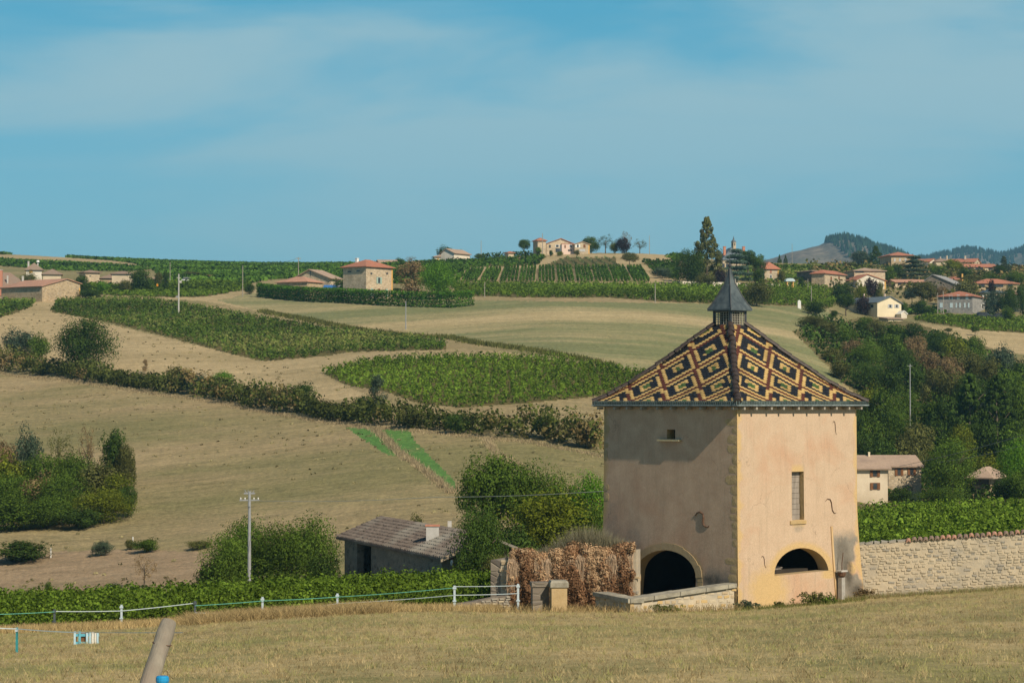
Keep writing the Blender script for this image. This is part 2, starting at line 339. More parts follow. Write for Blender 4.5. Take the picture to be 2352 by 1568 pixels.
M_stub = fieldmat('stubble', (0.37, 0.29, 0.17), (0.48, 0.385, 0.235), (0.27, 0.22, 0.12), s_big=0.03, s_mid=0.35, s_fine=3.5, green=0.56, stretch=(0.4, 1, 1), bd=0.15)
M_past = fieldmat('dry_pasture', (0.30, 0.235, 0.135), (0.39, 0.31, 0.185), (0.225, 0.205, 0.10), s_big=0.022, s_mid=0.16, s_fine=2.2, green=0.48, stretch=(0.45, 1, 1), rot=0.2, bd=0.2, bs=0.7)
M_soil = fieldmat('vineyard_soil', (0.17, 0.125, 0.06), (0.09, 0.10, 0.03), None, s_mid=0.5, s_fine=3, bd=0.1)
M_mow = fieldmat('mown_meadow', (0.37, 0.30, 0.17), (0.47, 0.385, 0.23), (0.155, 0.185, 0.085), s_big=0.020, s_mid=0.12, s_fine=2.5, green=0.455, stretch=(0.35, 1.6, 1), bd=0.12, amt=0.85)
M_green = fieldmat('green_grass', (0.075, 0.19, 0.045), (0.12, 0.23, 0.065), (0.20, 0.21, 0.10), s_big=0.07, s_mid=0.3, s_fine=3, green=0.62, bd=0.1)
M_wood = fieldmat('woodland_floor', (0.13, 0.12, 0.05), (0.20, 0.16, 0.08), None, s_mid=0.3, s_fine=2, bd=0.1)
TN = [('meadow', M_meadow), ('dry_pasture', M_past), None]
M_bare = fieldmat('bare_field', (0.27, 0.20, 0.13), (0.345, 0.26, 0.175), (0.22, 0.19, 0.10), s_big=0.05, s_mid=0.3, s_fine=3.5, green=0.55, stretch=(0.5, 1, 1), bd=0.12)
TNAMES = {7: ('bare_field', M_bare), 0: ('meadow', M_meadow), 1: ('stubble_field', M_stub), 2: ('dry_pasture', M_past), 3: ('vineyard_ground', M_soil), 4: ('mown_field', M_mow), 5: ('grass_strip', M_green), 6: ('woodland_floor', M_wood)}
YY = np.broadcast_to(Ys[:, None], VG.shape)
TV = np.stack([TXG * YY, YY, TZG * YY], -1)
fz_ = rng.normal(0, 1, VG.shape) * np.clip(YY * 0.0001, 0, 0.05); TV[..., 2] += fz_
nr, nc = VG.shape; idx = np.arange(nr * nc).reshape(nr, nc)
quads = np.stack([idx[:-1, :-1], idx[:-1, 1:], idx[1:, 1:], idx[1:, :-1]], -1).reshape(-1, 4)
TVf = TV.reshape(-1, 3); tf = typ.reshape(-1)
for t, (nm, mt) in TNAMES.items():
    q = quads[tf == t]
    if len(q) == 0: continue
    used = np.unique(q); remap = np.full(len(TVf), -1); remap[used] = np.arange(len(used))
    tag(linkmesh(nm, npmesh(nm, TVf[used], remap[q], smooth=True), mt), kind='structure')

# far hills, several kilometres off
def ridge(Yr, dep, prof, name, mat_):
    us = np.arange(prof[0][0], prof[-1][0] + 1, 6.0); vt = np.interp(us, [p[0] for p in prof], [p[1] for p in prof])
    ys = np.linspace(-1, 1, 25); rows = []
    vt = vt + np.sin(us * 0.11) * 0.8
    for t in ys:
        Y = Yr + t * dep; tx = (us - 1176) / F
        zt = (925 - vt) / F * Yr; z = -40 + (zt + 40) * (1 - abs(t) ** 1.7) + np.sin(us * 0.05 + t * 7) * 12 * (1 - abs(t)) * abs(t) * 2
        rows.append(np.stack([tx * Yr, np.full_like(us, Y), z], -1))
    V = np.array(rows); n, m = V.shape[:2]; ix = np.arange(n * m).reshape(n, m)
    q = np.stack([ix[:-1, :-1], ix[:-1, 1:], ix[1:, 1:], ix[1:, :-1]], -1).reshape(-1, 4)
    o = linkmesh(name, npmesh(name, V.reshape(-1, 3), q, smooth=True), mat_); tag(o, kind='structure')
    return V
M_scrub = fieldmat('hill_scrub', (0.15, 0.13, 0.11), (0.21, 0.18, 0.15), (0.09, 0.10, 0.07), s_big=0.008, s_mid=0.02, s_fine=0.05, bd=3)
M_forest = fieldmat('hill_forest_ground', (0.03, 0.06, 0.03), (0.05, 0.08, 0.035), None, s_mid=0.02, s_fine=0.05, bd=3)
HA = [(1600, 640), (1700, 612), (1765, 596), (1800, 584), (1850, 571), (1880, 565), (1895, 556), (1935, 551), (1975, 556), (2000, 566), (2040, 580), (2090, 600), (2200, 640)]
HB = [(1950, 640), (2050, 602), (2130, 595), (2160, 589), (2220, 576), (2245, 577), (2290, 591), (2330, 582), (2360, 571), (2450, 552), (2600, 545), (2900, 600)]
VA = ridge(3300, 500, HA, 'hills', M_scrub); VB = ridge(4600, 700, HB, 'hills', M_scrub)
HC = [(2230, 640), (2300, 622), (2352, 606), (2420, 598), (2600, 600), (2800, 640)]
VC = ridge(2300, 300, HC, 'hills', M_scrub)
# ------------------------------------------------------------------ vegetation builders
def unit(n, rg=rng):
    a = rg.normal(size=(n, 3)); return a / (np.linalg.norm(a, axis=1, keepdims=True) + 1e-9)
def leafmass(name, cen, rad, per, leaf, tri=False, shell=0.45, rg=rng, tint=None, aspect=1.0, up=0.0):
    """leaf-sized faces through the outer volume of ellipsoidal clumps. cen (n,3), rad (n,3)"""
    cen = np.asarray(cen, float); rad = np.asarray(rad, float); n = len(cen); N_ = n * per
    ci = np.repeat(np.arange(n), per)
    d = unit(N_, rg); r = 1 - shell * rg.random(N_) ** 1.6
    pos = cen[ci] + d * rad[ci] * r[:, None]
    nor = d + unit(N_, rg) * 0.42 + np.array([0, 0, up]); nor /= np.linalg.norm(nor, axis=1, keepdims=True)
    t = unit(N_, rg); e1 = np.cross(nor, t); e1 /= np.linalg.norm(e1, axis=1, keepdims=True) + 1e-9; e2 = np.cross(nor, e1)
    s = (leaf * (0.6 + 0.8 * rg.random(N_)))[:, None]
    if tri:
        V = np.stack([pos - e1 * s * 0.6 - e2 * s * 0.4, pos + e1 * s * 0.6 - e2 * s * 0.4, pos + e2 * s * 0.8 * aspect], 1).reshape(-1, 3); k = 3
    else:
        V = np.stack([pos - e2 * s * 0.6 * aspect, pos + e1 * s * 0.5, pos + e2 * s * 0.7 * aspect, pos - e1 * s * 0.5], 1).reshape(-1, 3); k = 4
    if tint is None: tint = rg.random(n)
    return npmesh(name, V, np.arange(N_ * k).reshape(-1, k), rnd=rg.random(N_), tint=np.asarray(tint)[ci])

# leaf colours
L_vine = leafmat('vine_leaf', (0.055, 0.105, 0.012), (0.18, 0.27, 0.035), 0.3)
L_vined = leafmat('vine_leaf_dry', (0.06, 0.12, 0.018), (0.17, 0.25, 0.045), 0.25, (0.17, 0.19, 0.055))
L_vfar = leafmat('vine_leaf_far', (0.035, 0.085, 0.010), (0.095, 0.17, 0.026), 0.2)
L_vgrey = leafmat('vine_leaf_grey', (0.11, 0.14, 0.055), (0.21, 0.24, 0.11), 0.2)
L_dark = leafmat('leaf_dark', (0.028, 0.055, 0.011), (0.080, 0.130, 0.026), 0.2)
L_forest = leafmat('forest_needles', (0.010, 0.026, 0.014), (0.028, 0.052, 0.028), 0.1)
L_mid = leafmat('leaf_mid', (0.042, 0.085, 0.012), (0.135, 0.205, 0.032), 0.25)
L_bright = leafmat('leaf_bright', (0.06, 0.16, 0.014), (0.18, 0.34, 0.035), 0.35)
L_olive = leafmat('leaf_olive', (0.065, 0.075, 0.022), (0.17, 0.175, 0.055), 0.25)
L_yell = leafmat('leaf_yellow_green', (0.07, 0.10, 0.010), (0.22, 0.25, 0.03), 0.3)
L_brown = leafmat('leaf_brown', (0.14, 0.10, 0.045), (0.32, 0.23, 0.12), 0.2)
L_grey = leafmat('leaf_grey_green', (0.04, 0.065, 0.04), (0.11, 0.15, 0.09), 0.2)
L_cedar = leafmat('cedar_needles', (0.03, 0.06, 0.045), (0.10, 0.15, 0.11), 0.1)
L_purple = leafmat('leaf_purple', (0.02, 0.015, 0.018), (0.06, 0.04, 0.04), 0.15)
L_hedge = leafmat('hedge_leaf', (0.045, 0.12, 0.012), (0.13, 0.28, 0.03), 0.25)
L_brush = leafmat('hedgerow_leaf', (0.055, 0.075, 0.018), (0.15, 0.175, 0.045), 0.2, (0.19, 0.14, 0.06))
L_ivy = leafmat('dry_ivy', (0.15, 0.075, 0.04), (0.40, 0.235, 0.13), 0.2, (0.36, 0.25, 0.15))
L_dry = leafmat('dry_grass', (0.30, 0.22, 0.10), (0.50, 0.38, 0.19), 0.3)
L_grass = leafmat('meadow_blade', (0.20, 0.17, 0.075), (0.40, 0.32, 0.165), 0.3, (0.11, 0.135, 0.045))
L_weed = leafmat('grey_weed', (0.16, 0.15, 0.10), (0.32, 0.30, 0.20), 0.2)
L_weedt = leafmat('bleached_grass', (0.30, 0.24, 0.14), (0.46, 0.37, 0.23), 0.3)
M_bark = surf('bark', (0.10, 0.08, 0.055), (0.17, 0.14, 0.10), 4)
M_barkg = surf('bark_grey', (0.20, 0.18, 0.15), (0.28, 0.25, 0.21), 4)

def crown(kind, seed, nl, per, leaf):
    rg = np.random.default_rng(seed)
    if kind == 'round':
        d = unit(nl, rg); r = rg.random(nl) ** 0.45
        c = np.stack([d[:, 0] * 0.31 * r, d[:, 1] * 0.31 * r, 0.60 + d[:, 2] * 0.27 * r], 1); a = 0.10 + 0.09 * rg.random(nl)
        R = np.stack([a, a, a * 0.8], 1)
    elif kind == 'bush':
        d = unit(nl, rg); r = rg.random(nl) ** 0.45
        c = np.stack([d[:, 0] * 0.33 * r, d[:, 1] * 0.33 * r, np.clip(0.46 + d[:, 2] * 0.38 * r, 0.1, 0.85)], 1); a = 0.12 + 0.12 * rg.random(nl)
        c[:, :2] *= (1.1 - 0.5 * np.maximum(c[:, 2:3] - 0.5, 0)); R = np.stack([a, a, a], 1)
    elif kind == 'tall':
        z = 0.1 + 0.8 * rg.random(nl); an = rg.random(nl) * 6.28; rr = 0.30 * np.sin(np.clip(z, 0, 1) * np.pi) ** 0.6 * rg.random(nl) ** 0.5
        c = np.stack([np.cos(an) * rr, np.sin(an) * rr, z], 1); a = 0.09 + 0.06 * rg.random(nl); R = np.stack([a * 1.5, a * 1.5, a * 0.8], 1)
    elif kind == 'conifer':
        z = rg.random(nl) ** 1.25 * 0.93 + 0.04; an = rg.random(nl) * 6.28; rm = 0.5 * (1 - z) ** 0.62 * np.where(z > 0.62, 0.72, 1.0) + 0.01; rr = rm * (0.35 + 0.65 * rg.random(nl) ** 0.5)
        c = np.stack([np.cos(an) * rr, np.sin(an) * rr, z - 0.05 * rr], 1); a = 0.035 + 0.10 * (1 - z) * (0.5 + 0.5 * rg.random(nl)); R = np.stack([a, a, a * 0.55], 1)
    elif kind == 'cedar':
        lay = rg.integers(0, 6, nl); z = 0.14 + lay * 0.145 + rg.normal(0, 0.012, nl); an = rg.random(nl) * 6.28; rm = np.array([0.47, 0.45, 0.40, 0.33, 0.24, 0.12])[lay]
        rr = rm * rg.random(nl) ** 0.5 * (0.75 + 0.25 * np.sin(an * 3 + lay)); c = np.stack([np.cos(an) * rr, np.sin(an) * rr, z - 0.08 * rr], 1); a = 0.06 + 0.06 * rg.random(nl); R = np.stack([a * 1.5, a * 1.5, a * 0.5], 1)
    elif kind == 'sparse':
        d = unit(nl, rg); r = rg.random(nl) ** 0.35
        c = np.stack([d[:, 0] * 0.40 * r, d[:, 1] * 0.40 * r, 0.6 + d[:, 2] * 0.34 * r], 1); a = 0.06 + 0.05 * rg.random(nl); R = np.stack([a, a, a], 1)
    t = np.clip(0.25 + 0.4 * rg.random(nl) + 0.25 * c[:, 2], 0, 1) if kind != 'brownish' else None
    return leafmass('crown', c, R, per, leaf, rg=rg, shell=0.4, tint=0.2 + 0.6 * rg.random(nl))
CR = {
 'round': [crown('round', 11 + i, 46, 120, 0.026) for i in range(3)],
 'bush': [crown('bush', 31 + i, 40, 130, 0.030) for i in range(3)],
 'tall': [crown('tall', 41 + i, 46, 70, 0.030) for i in range(2)],
 'conifer': [crown('conifer', 51 + i, 260, 40, 0.026) for i in range(2)],
 'cedar': [crown('cedar', 61 + i, 190, 50, 0.026) for i in range(2)],
 'sparse': [crown('sparse', 71 + i, 44, 26, 0.022) for i in range(2)],
 'big': [crown('round', 81 + i, 110, 150, 0.016) for i in range(3)],
 'bigbush': [crown('bush', 91 + i, 90, 160, 0.017) for i in range(3)],
}
def trunk(seed, limbs=6, h=0.62, r=0.028):
    rd = random.Random(seed); m = MB()
    m.tube([(0, 0, -0.06), (rd.uniform(-.01, .01), 0, h * 0.35), (rd.uniform(-.03, .03), rd.uniform(-.02, .02), h)], [r * 1.25, r * 0.85, r * 0.4], 7)
    for i in range(limbs):
        a = rd.uniform(0, 6.28); z0 = rd.uniform(h * 0.35, h * 0.8); l = rd.uniform(0.16, 0.32)
        m.tube([(0, 0, z0), (math.cos(a) * l * .5, math.sin(a) * l * .5, z0 + l * .45), (math.cos(a) * l, math.sin(a) * l, z0 + l * .8)], [r * .5, r * .3, r * .12], 5)
    return m.mesh('trunk', True)
TR = [trunk(1), trunk(2), trunk(3, 10)]; TRT = trunk(5, 4, 0.85, 0.018)
LM = dict(dark=L_dark, mid=L_mid, bright=L_bright, olive=L_olive, yellow=L_yell, brown=L_brown, grey=L_grey, cedar=L_cedar, purple=L_purple)
tcount = [0]
def tree(kind, u, vtop, wpx, Y, mat_, label, group=None, vbase=None, name=None, cat=None):
    if Y is None: Y = gY(u, vbase)
    b = G(u, Y=Y)
    top = P(u, vtop, Y).z
    h = max(top - b.z, 0.8) * 1.09; wm = wpx * Y / F * (1.34 if kind in ('bush', 'bigbush') else 1.22)
    i = tcount[0]; tcount[0] += 1
    bushy = kind in ('bush', 'bigbush')
    nm = name or ('bush' if bushy else {'conifer': 'conifer_tree', 'cedar': 'cedar_tree'}.get(kind, 'tree'))
    e = empty(nm, b, (i * 2.399) % 6.28 if not bushy else (i * 2.399) % 6.28, label, cat or ('bush' if bushy else 'tree'), group)
    me = CR[kind][i % len(CR[kind])]
    c = bpy.data.objects.new('foliage' if bushy else 'crown', me); COL.objects.link(c); c.parent = e
    c.scale = (wm, wm, h)
    if not me.materials: me.materials.append(L_mid)
    c.material_slots[0].link = 'OBJECT'; c.material_slots[0].material = LM[mat_]
    tm = TRT if kind in ('conifer', 'tall', 'cedar') else TR[i % 3]
    if not tm.materials: tm.materials.append(M_bark)
    t = bpy.data.objects.new('stem' if bushy else 'trunk', tm); COL.objects.link(t); t.parent = e
    s = min(wm, h * 0.9); t.scale = (s, s, h)
    return e

# ------------------------------------------------------------------ stuff: scatter in picture polygons projected on the terrain
def scatter(poly, spacing, Y0, Y1, jit=0.35, rows=None, rg=rng, need=None):
    """points (x,y,z) on the terrain; rows: spacing along the row direction differs (dx, dy, angle)"""
    us = [p[0] for p in poly]; tx0, tx1 = (min(us) - 1176) / F, (max(us) - 1176) / F
    xmin = min(tx0 * Y0, tx0 * Y1); xmax = max(tx1 * Y0, tx1 * Y1)
    if rows: dx, dy, ang = rows
    else: dx = dy = spacing; ang = 0
    cx, cy = (xmin + xmax) / 2, (Y0 + Y1) / 2; R = 0.5 * math.hypot(xmax - xmin, Y1 - Y0) + 5
    gx, gy_ = np.meshgrid(np.arange(-R, R, dx), np.arange(-R, R, dy)); gx = gx.ravel(); gy_ = gy_.ravel()
    gx = gx + rg.uniform(-jit, jit, gx.shape) * dx; gy_ = gy_ + rg.uniform(-jit, jit, gx.shape) * dy * (0.35 if rows else 1)
    x = cx + gx * math.cos(ang) - gy_ * math.sin(ang); y = cy + gx * math.sin(ang) + gy_ * math.cos(ang)
    k = (y > Y0) & (y < Y1); x = x[k]; y = y[k]
    u = 1176 + F * x / y; k = (u > min(us) - 2) & (u < max(us) + 2); x, y, u = x[k], y[k], u[k]
    v = vgrid(u, y); k = inpoly(u, v, poly); x, y, u, v = x[k], y[k], u[k], v[k]
    return np.stack([x, y, gz(x, y)], 1), u, v
def stuff(name, me, mat_, label, cat='vineyard'):
    o = linkmesh(name, me, mat_); tag(o, label, cat, kind='stuff'); return o
def vines(name, key, spacing, Y0, Y1, mat_, label, size=0.6, per=8, leaf=0.35, rows=None, gap=0.0, h=0.9, tint=None, jit=0.35):
    pts, u, v = scatter(PG[key] if isinstance(key, str) else key, spacing, Y0, Y1, rows=rows, jit=jit)
    if gap > 0:
        g = np.sin(pts[:, 0] * 0.31 + 1.3 * np.sin(pts[:, 1] * 0.13)) * np.sin(pts[:, 1] * 0.23 + 1.1 * np.sin(pts[:, 0] * 0.17)) + rng.normal(0, 0.35, len(pts))
        k = g < gap; pts = pts[k]
    n = len(pts); sc = 0.75 + 0.5 * rng.random(n)
    pts[:, 2] += h * 0.5 * sc
    rad = np.stack([size * sc, size * sc, h * 0.62 * sc], 1)
    ti = np.clip(0.5 + 0.35 * np.sin(pts[:, 0] * 0.05) * np.sin(pts[:, 1] * 0.07) + rng.normal(0, 0.18, n), 0, 1)
    if tint is not None: ti = ti * tint
    me = leafmass(name, pts, rad, per, leaf, tri=True, tint=ti)
    return stuff(name, me, mat_, label)

vines('vineyard', 'V1', 1.3, 330, 620, L_vined, 'patchy green vineyard with bare spots on the slope below the stone barn', 0.65, 13, 0.30, gap=0.75, h=1.0)
vines('vineyard', 'V2', 1.25, 300, 420, L_vine, 'dense green vineyard just left of the tower roof above the hedgerow', 0.6, 18, 0.24, h=1.1)
vines('vineyard', 'V3', 1.4, 440, 620, L_vined, 'small green vineyard wedge at the left edge below the long barn', 0.75, 8, 0.45)
vines('vineyard', 'V4', 1.5, 560, 760, L_vine, 'green vineyard with its lower edge along the pale track right of the stone barn', 0.8, 7, 0.5)
vines('vineyard', 'V5', 2.0, 680, 1000, L_vfar, 'dark vineyard band above the roofs at the left edge', 0.9, 6, 0.7)
vines('vineyard', 'V5b', 2.0, 850, 1080, L_vfar, 'thin vineyard strip on the skyline at the far left', 0.9, 6, 0.7)
vines('vineyard', 'V6', 2.3, 560, 1060, L_vfar, 'broad dark green vineyard on the left skyline behind the farm', 1.1, 5, 0.85)
vines('vineyard', 'V7', 2.0, 560, 780, L_vfar, 'green vineyard on the shoulder left of the striped hillside', 0.9, 6, 0.65)
vines('vineyard', 'V8', 1.0, 650, 760, L_vgrey, 'pale grey green vineyard on the hilltop under the farmhouse', 0.4, 4, 0.36, rows=(2.8, 1.2, 0.06), jit=0.10, h=0.6)
vines('vineyard', 'V9', 1.0, 600, 740, L_vfar, 'dark vineyard with slanting rows left of the tall conifer', 0.55, 6, 0.5, rows=(2.6, 1.2, 0.35), jit=0.12, h=1.1)
vines('vineyard', 'V9b', 1.5, 690, 770, L_vfar, 'small dark vineyard corner on the crest left of the tall conifer', 0.8, 6, 0.5)
vines('vineyard', 'V10', 1.7, 470, 640, L_vine, 'long green vineyard strip across the middle above the mown field', 0.8, 15, 0.33, h=1.2)
vines('vineyard', 'V11', 1.5, 500, 620, L_vine, 'green vineyard between the white house and the right edge', 0.8, 12, 0.34)
vines('vineyard', 'V11b', 1.5, 560, 660, L_vfar, 'narrow dark vineyard in front of the blue grey house', 0.8, 8, 0.5)
vines('vineyard', 'V12', 1.0, 600, 860, L_vined, 'yellow green vineyard behind the red roofed house by the castle', 0.7, 5, 0.6, rows=(3.0, 1.5, 0.1), jit=0.15)

# near vineyards: rows of leafy canes
def rowvines(name, x0, x1, y0, y1, dy, mat_, label, per, leaf, h, umin, umax, tall=0.35, skew=0.0):
    xs = []; 
    for y in np.arange(y0, y1, dy):
        xx = np.arange(x0, x1, 0.42); yy = y + skew * xx + rng.normal(0, 0.07, len(xx)); xs.append(np.stack([xx + rng.normal(0, 0.1, len(xx)), yy], 1))
    a = np.concatenate(xs); u = 1176 + F * a[:, 0] / a[:, 1]; a = a[(u > umin) & (u < umax)]
    n = len(a); z = gz(a[:, 0], a[:, 1]); lev = []
    for k, f in enumerate((0.30, 0.62, 0.92)):
        q = rng.random(n) < (1.0 if k < 2 else 0.85)
        lev.append(np.stack([a[q, 0], a[q, 1], z[q] + h * f * (1 + rng.normal(0, 0.09, q.sum())) + (0.16 * np.sin(a[q, 0] * 1.9 + a[q, 1]) + 0.10 * np.sin(a[q, 0] * 4.3) if k == 2 else 0)], 1))
    c = np.concatenate(lev); m = len(c); s = 0.8 + 0.4 * rng.random(m)
    rad = np.stack([0.36 * s, 0.30 * s, 0.30 * s], 1)
    cl = np.clip(0.5 + 0.3 * np.sin(c[:, 0] * 0.6) * np.sin(c[:, 1] * 0.7) + rng.normal(0, 0.22, m), 0, 1)
    me = leafmass(name, c, rad, per, leaf, tint=cl, shell=0.8, up=0.5)
    return stuff(name, me, mat_, label)
rowvines('vineyard', -24, 0.5, 101.8, 118, 1.35, L_vine, 'lush green vine rows behind the white tape fence', 26, 0.10, 1.35, -80, 1160)
rowvines('vineyard', -30, 0.5, 118, 141, 1.9, L_vine, 'further vine rows sloping down towards the dark barn', 12, 0.13, 1.4, -80, 1330)
rowvines('vineyard', 14, 34, 103.6, 135, 1.5, L_vine, 'green vineyard behind the pale rubble wall right of the tower', 20, 0.115, 1.5, 1940, 2640)
rowvines('vineyard', 18, 54, 135, 205, 2.0, L_vine, 'far half of the green vineyard below the cream farmhouse', 11, 0.17, 1.5, 1940, 2640)

# striped hillside, row by row
BOT = [(1049, 1052), (1064, 1092), (1107, 1138), (1151, 1185), (1195, 1226), (1240, 1272), (1284, 1316), (1328, 1360), (1370, 1404), (1413, 1446), (1458, 1490)]
TOP = [(1060, 1064), (1078, 1109), (1121, 1149), (1163, 1190), (1201, 1229), (1240, 1270), (1281, 1309), (1322, 1351), (1362, 1390), (1402, 1430), (1442, 1470)]
ORD = ['first', 'second', 'third', 'fourth', 'fifth', 'sixth', 'seventh', 'eighth', 'ninth', 'tenth', 'eleventh']
for bi, ((b0, b1), (t0, t1)) in enumerate(zip(BOT, TOP)):
    nrow = 2 if bi == 0 else 5
    RN = ['leftmost', 'rightmost'] if nrow == 2 else ['leftmost', 'second', 'middle', 'fourth', 'rightmost']
    vtop = 618 if bi > 4 else 612 + (628 - 612) * (1 if bi == 0 else 0.3 if bi < 3 else 0)
    for r in range(nrow):
        s = r / (nrow - 1); pb = G(b0 + (b1 - b0) * s, 648 if bi > 0 else 646); pt = G(t0 + (t1 - t0) * s, vtop if bi > 4 else vtop + 5)
        L = (pt - pb).length; n = int(L / 1.0); t = np.linspace(0, 1, n)[:, None]
        c = np.array(pb)[None] * (1 - t) + np.array(pt)[None] * t; c[:, 0] += rng.normal(0, 0.07, n); c[:, 2] = gz(c[:, 0], c[:, 1]) + 0.75
        me = leafmass('vine_row', c, np.tile([[0.20, 0.75, 0.7]], (n, 1)), 14, 0.30, tri=True)
        o = linkmesh('vine_row', me, L_vfar)
        tag(o, '%s %s vine row in the %s band from the left of the striped hillside' % (RN[r], 'dark green' if bi > 4 else 'pale green', ORD[bi]), 'vine row', 'vine rows of the striped hillside')

# ------------------------------------------------------------------ hedgerow across the slope
def along(path, step):
    pts = []; 
    for (a, b) in zip(path[:-1], path[1:]):
        n = max(int((b - a).length / step), 1); pts += [a.lerp(b, i / n) for i in range(n)]
    return pts
HP = [(-60, 846), (0, 852), (100, 864), (150, 868), (250, 884), (380, 903), (500, 920), (620, 943), (750, 964), (850, 978), (1000, 990), (1120, 1002), (1200, 1008), (1300, 1026), (1395, 1046)]
hp = along([G(u, v) for u, v in HP], 1.1)
cen = []; rad = []; tin = []
for i, p in enumerate(hp):
    wv = math.sin(i * 0.21) + math.sin(i * 0.083 + 1)
    for k in range(4):
        r = random.uniform(0.8, 1.5); off = random.uniform(-0.5, 6.5); x = p.x + random.uniform(-.8, .8); y = p.y + off
        hgt = random.uniform(0.5, 2.3 + 0.6 * wv) * (1.0 if off < 5 else 0.6)
        cen.append((x, y, float(gz(x, y)) + hgt)); rad.append((r, r, r * 0.95)); tin.append(min(max(0.40 + 0.16 * wv + random.gauss(0, 0.16), 0), 1))
stuff('hedgerow', leafmass('hedgerow', cen, rad, 44, 0.30, tint=tin), L_brush, 'long straggling hedgerow of green and rusty bushes crossing the whole slope', 'hedgerow')
# dead grass fringe at the foot of the hedgerow and along the dry ditches
def grassband(name, pts, n, hgt, wid, spread, mat_, label, cat='grass', lean=0.35, kind='stuff', parent=None, tintf=None):
    pts = np.array([tuple(p) for p in pts]); k = rng.integers(0, len(pts), n); b = pts[k].copy()
    b[:, 0] += rng.normal(0, spread[0], n); b[:, 1] += rng.normal(0, spread[1], n)
    z = gz(b[:, 0], b[:, 1]); b[:, 2] = z - 0.02
    return blades(name, b, hgt, wid, mat_, label, cat, lean, kind, parent, tintf)
def blades(name, b, hgt, wid, mat_, label, cat='grass', lean=0.35, kind='stuff', parent=None, tintf=None):
    n = len(b); an = rng.random(n) * 3.14; d = np.stack([np.cos(an), np.sin(an) * 0.4, np.zeros(n)], 1); h = hgt * (0.5 + rng.random(n) * 0.8)
    ln = rng.normal(0, lean, (n, 2)) * h[:, None]; w_ = wid * (0.6 + 0.8 * rng.random(n))
    top = b + np.stack([ln[:, 0], ln[:, 1], h], 1)
    V = np.stack([b - d * w_[:, None] * .5, b + d * w_[:, None] * .5, top], 1).reshape(-1, 3)
    ti = rng.random(n) if tintf is None else tintf(b)
    o = linkmesh(name, npmesh(name, V, np.arange(n * 3).reshape(-1, 3), rnd=rng.random(n), tint=ti), mat_, parent)
    if kind: tag(o, label, cat, kind=kind)
    return o
fr = along([G(u, v + 6) for u, v in HP], 0.6)
grassband('dry_grass', fr, 9000, 0.28, 0.10, (0.3, 0.9), L_weedt, 'fringe of bleached grass along the foot of the hedgerow')
dt = along([G(u, v) for u, v in [(858, 986), (885, 1008), (915, 1040), (950, 1062), (1000, 1100), (1040, 1136)]], 0.4)
grassband('dry_grass', dt, 4500, 0.36, 0.10, (0.3, 0.25), L_weedt, 'bleached grass line along the ditch beside the bright green strip')
dt2 = along([G(u, v) for u, v in [(1118, 1008), (1130, 1030), (1160, 1052), (1195, 1070)]], 0.4)
grassband('dry_grass', dt2, 1800, 0.3, 0.10, (0.25, 0.25), L_weedt, 'short bleached grass line above the walnut trees')
bk = along([G(u, v) for u, v in [(600, 716), (700, 735), (780, 752), (930, 772), (1030, 776), (1100, 790), (1200, 803), (1300, 820), (1420, 845)]], 0.8)
grassband('dry_grass', bk, 7000, 0.6, 0.25, (0.4, 1.6), L_olive, 'brownish rough grass bank between the mown field and the vineyards')

# clipped hedge round the farm
hh = along([G(u, v) for u, v in [(592, 682), (640, 688), (700, 693), (790, 697), (880, 702), (960, 706), (1040, 707), (1091, 702)]], 0.7)
HG = empty('clipped_hedge', hh[len(hh) // 2], 0, 'long clipped bright green hedge in front of the tall stone farmhouse', 'hedge')
hc = []; hr = []
for p in hh:
    for z in (0.4, 1.1, 1.8, 2.4, 2.9):
        for yy in (0.0, 0.8): hc.append((p.x - HG.location.x, p.y + yy - HG.location.y, float(gz(p.x, p.y + yy)) + z - HG.location.z)); hr.append((0.6, 0.5, 0.42))
o = linkmesh('foliage', leafmass('foliage', hc, hr, 20, 0.22), L_hedge, HG)

# ------------------------------------------------------------------ forest on the far hills
def forest(V, umin, name, label, n, h0):
    r, m = V.shape[:2]; pts = V.reshape(-1, 3); u = 1176 + F * pts[:, 0] / 1.0 / V[r // 2, 0, 1]
    gi = rng.uniform(0, r - 1.01, n); gj = rng.uniform(0, m - 1.01, n); gi[: n // 5] = r // 2 + rng.normal(0, 0.5, n // 5)
    i = gi.astype(int); j = gj.astype(int); a = (gi - i)[:, None]; b = (gj - j)[:, None]
    p = V[i, j] * (1 - a) * (1 - b) + V[i + 1, j] * a * (1 - b) + V[i, j + 1] * (1 - a) * b + V[i + 1, j + 1] * a * b
    uu = 1176 + F * p[:, 0] / V[r // 2, 0, 1]; vv = 925 - F * p[:, 2] / p[:, 1]
    k = (uu + 0.0 > umin + (vv - 552) * 0.62) & (gi < r * 0.62); p = p[k]; n = len(p)
    h = h0 * (0.6 + 0.8 * rng.random(n)); w_ = h * 0.26
    ang = np.arange(5) * 2 * np.pi / 5; ring = np.stack([np.cos(ang), np.sin(ang), np.zeros(5)], 1)
    base = p[:, None, :] + ring[None] * w_[:, None, None]; ap = p + np.stack([np.zeros(n), np.zeros(n), h], 1)
    Vv = np.concatenate([base, ap[:, None]], 1).reshape(-1, 3)
    f = np.array([[q, (q + 1) % 5, 5] for q in range(5)]); Fc = (f[None] + (np.arange(n) * 6)[:, None, None]).reshape(-1, 3)
    o = linkmesh(name, npmesh(name, Vv, Fc, rnd=np.repeat(rng.random(n), 5), tint=np.repeat(rng.random(n), 5)), L_forest)
    tag(o, label, 'forest', kind='stuff')
forest(VA, 1895, 'forest', 'dark conifer forest covering the highest far hill on the right', 9000, 8.5)
forest(VB, 1900, 'forest', 'hazy conifer forest over the farthest low hills at the right', 9000, 10)
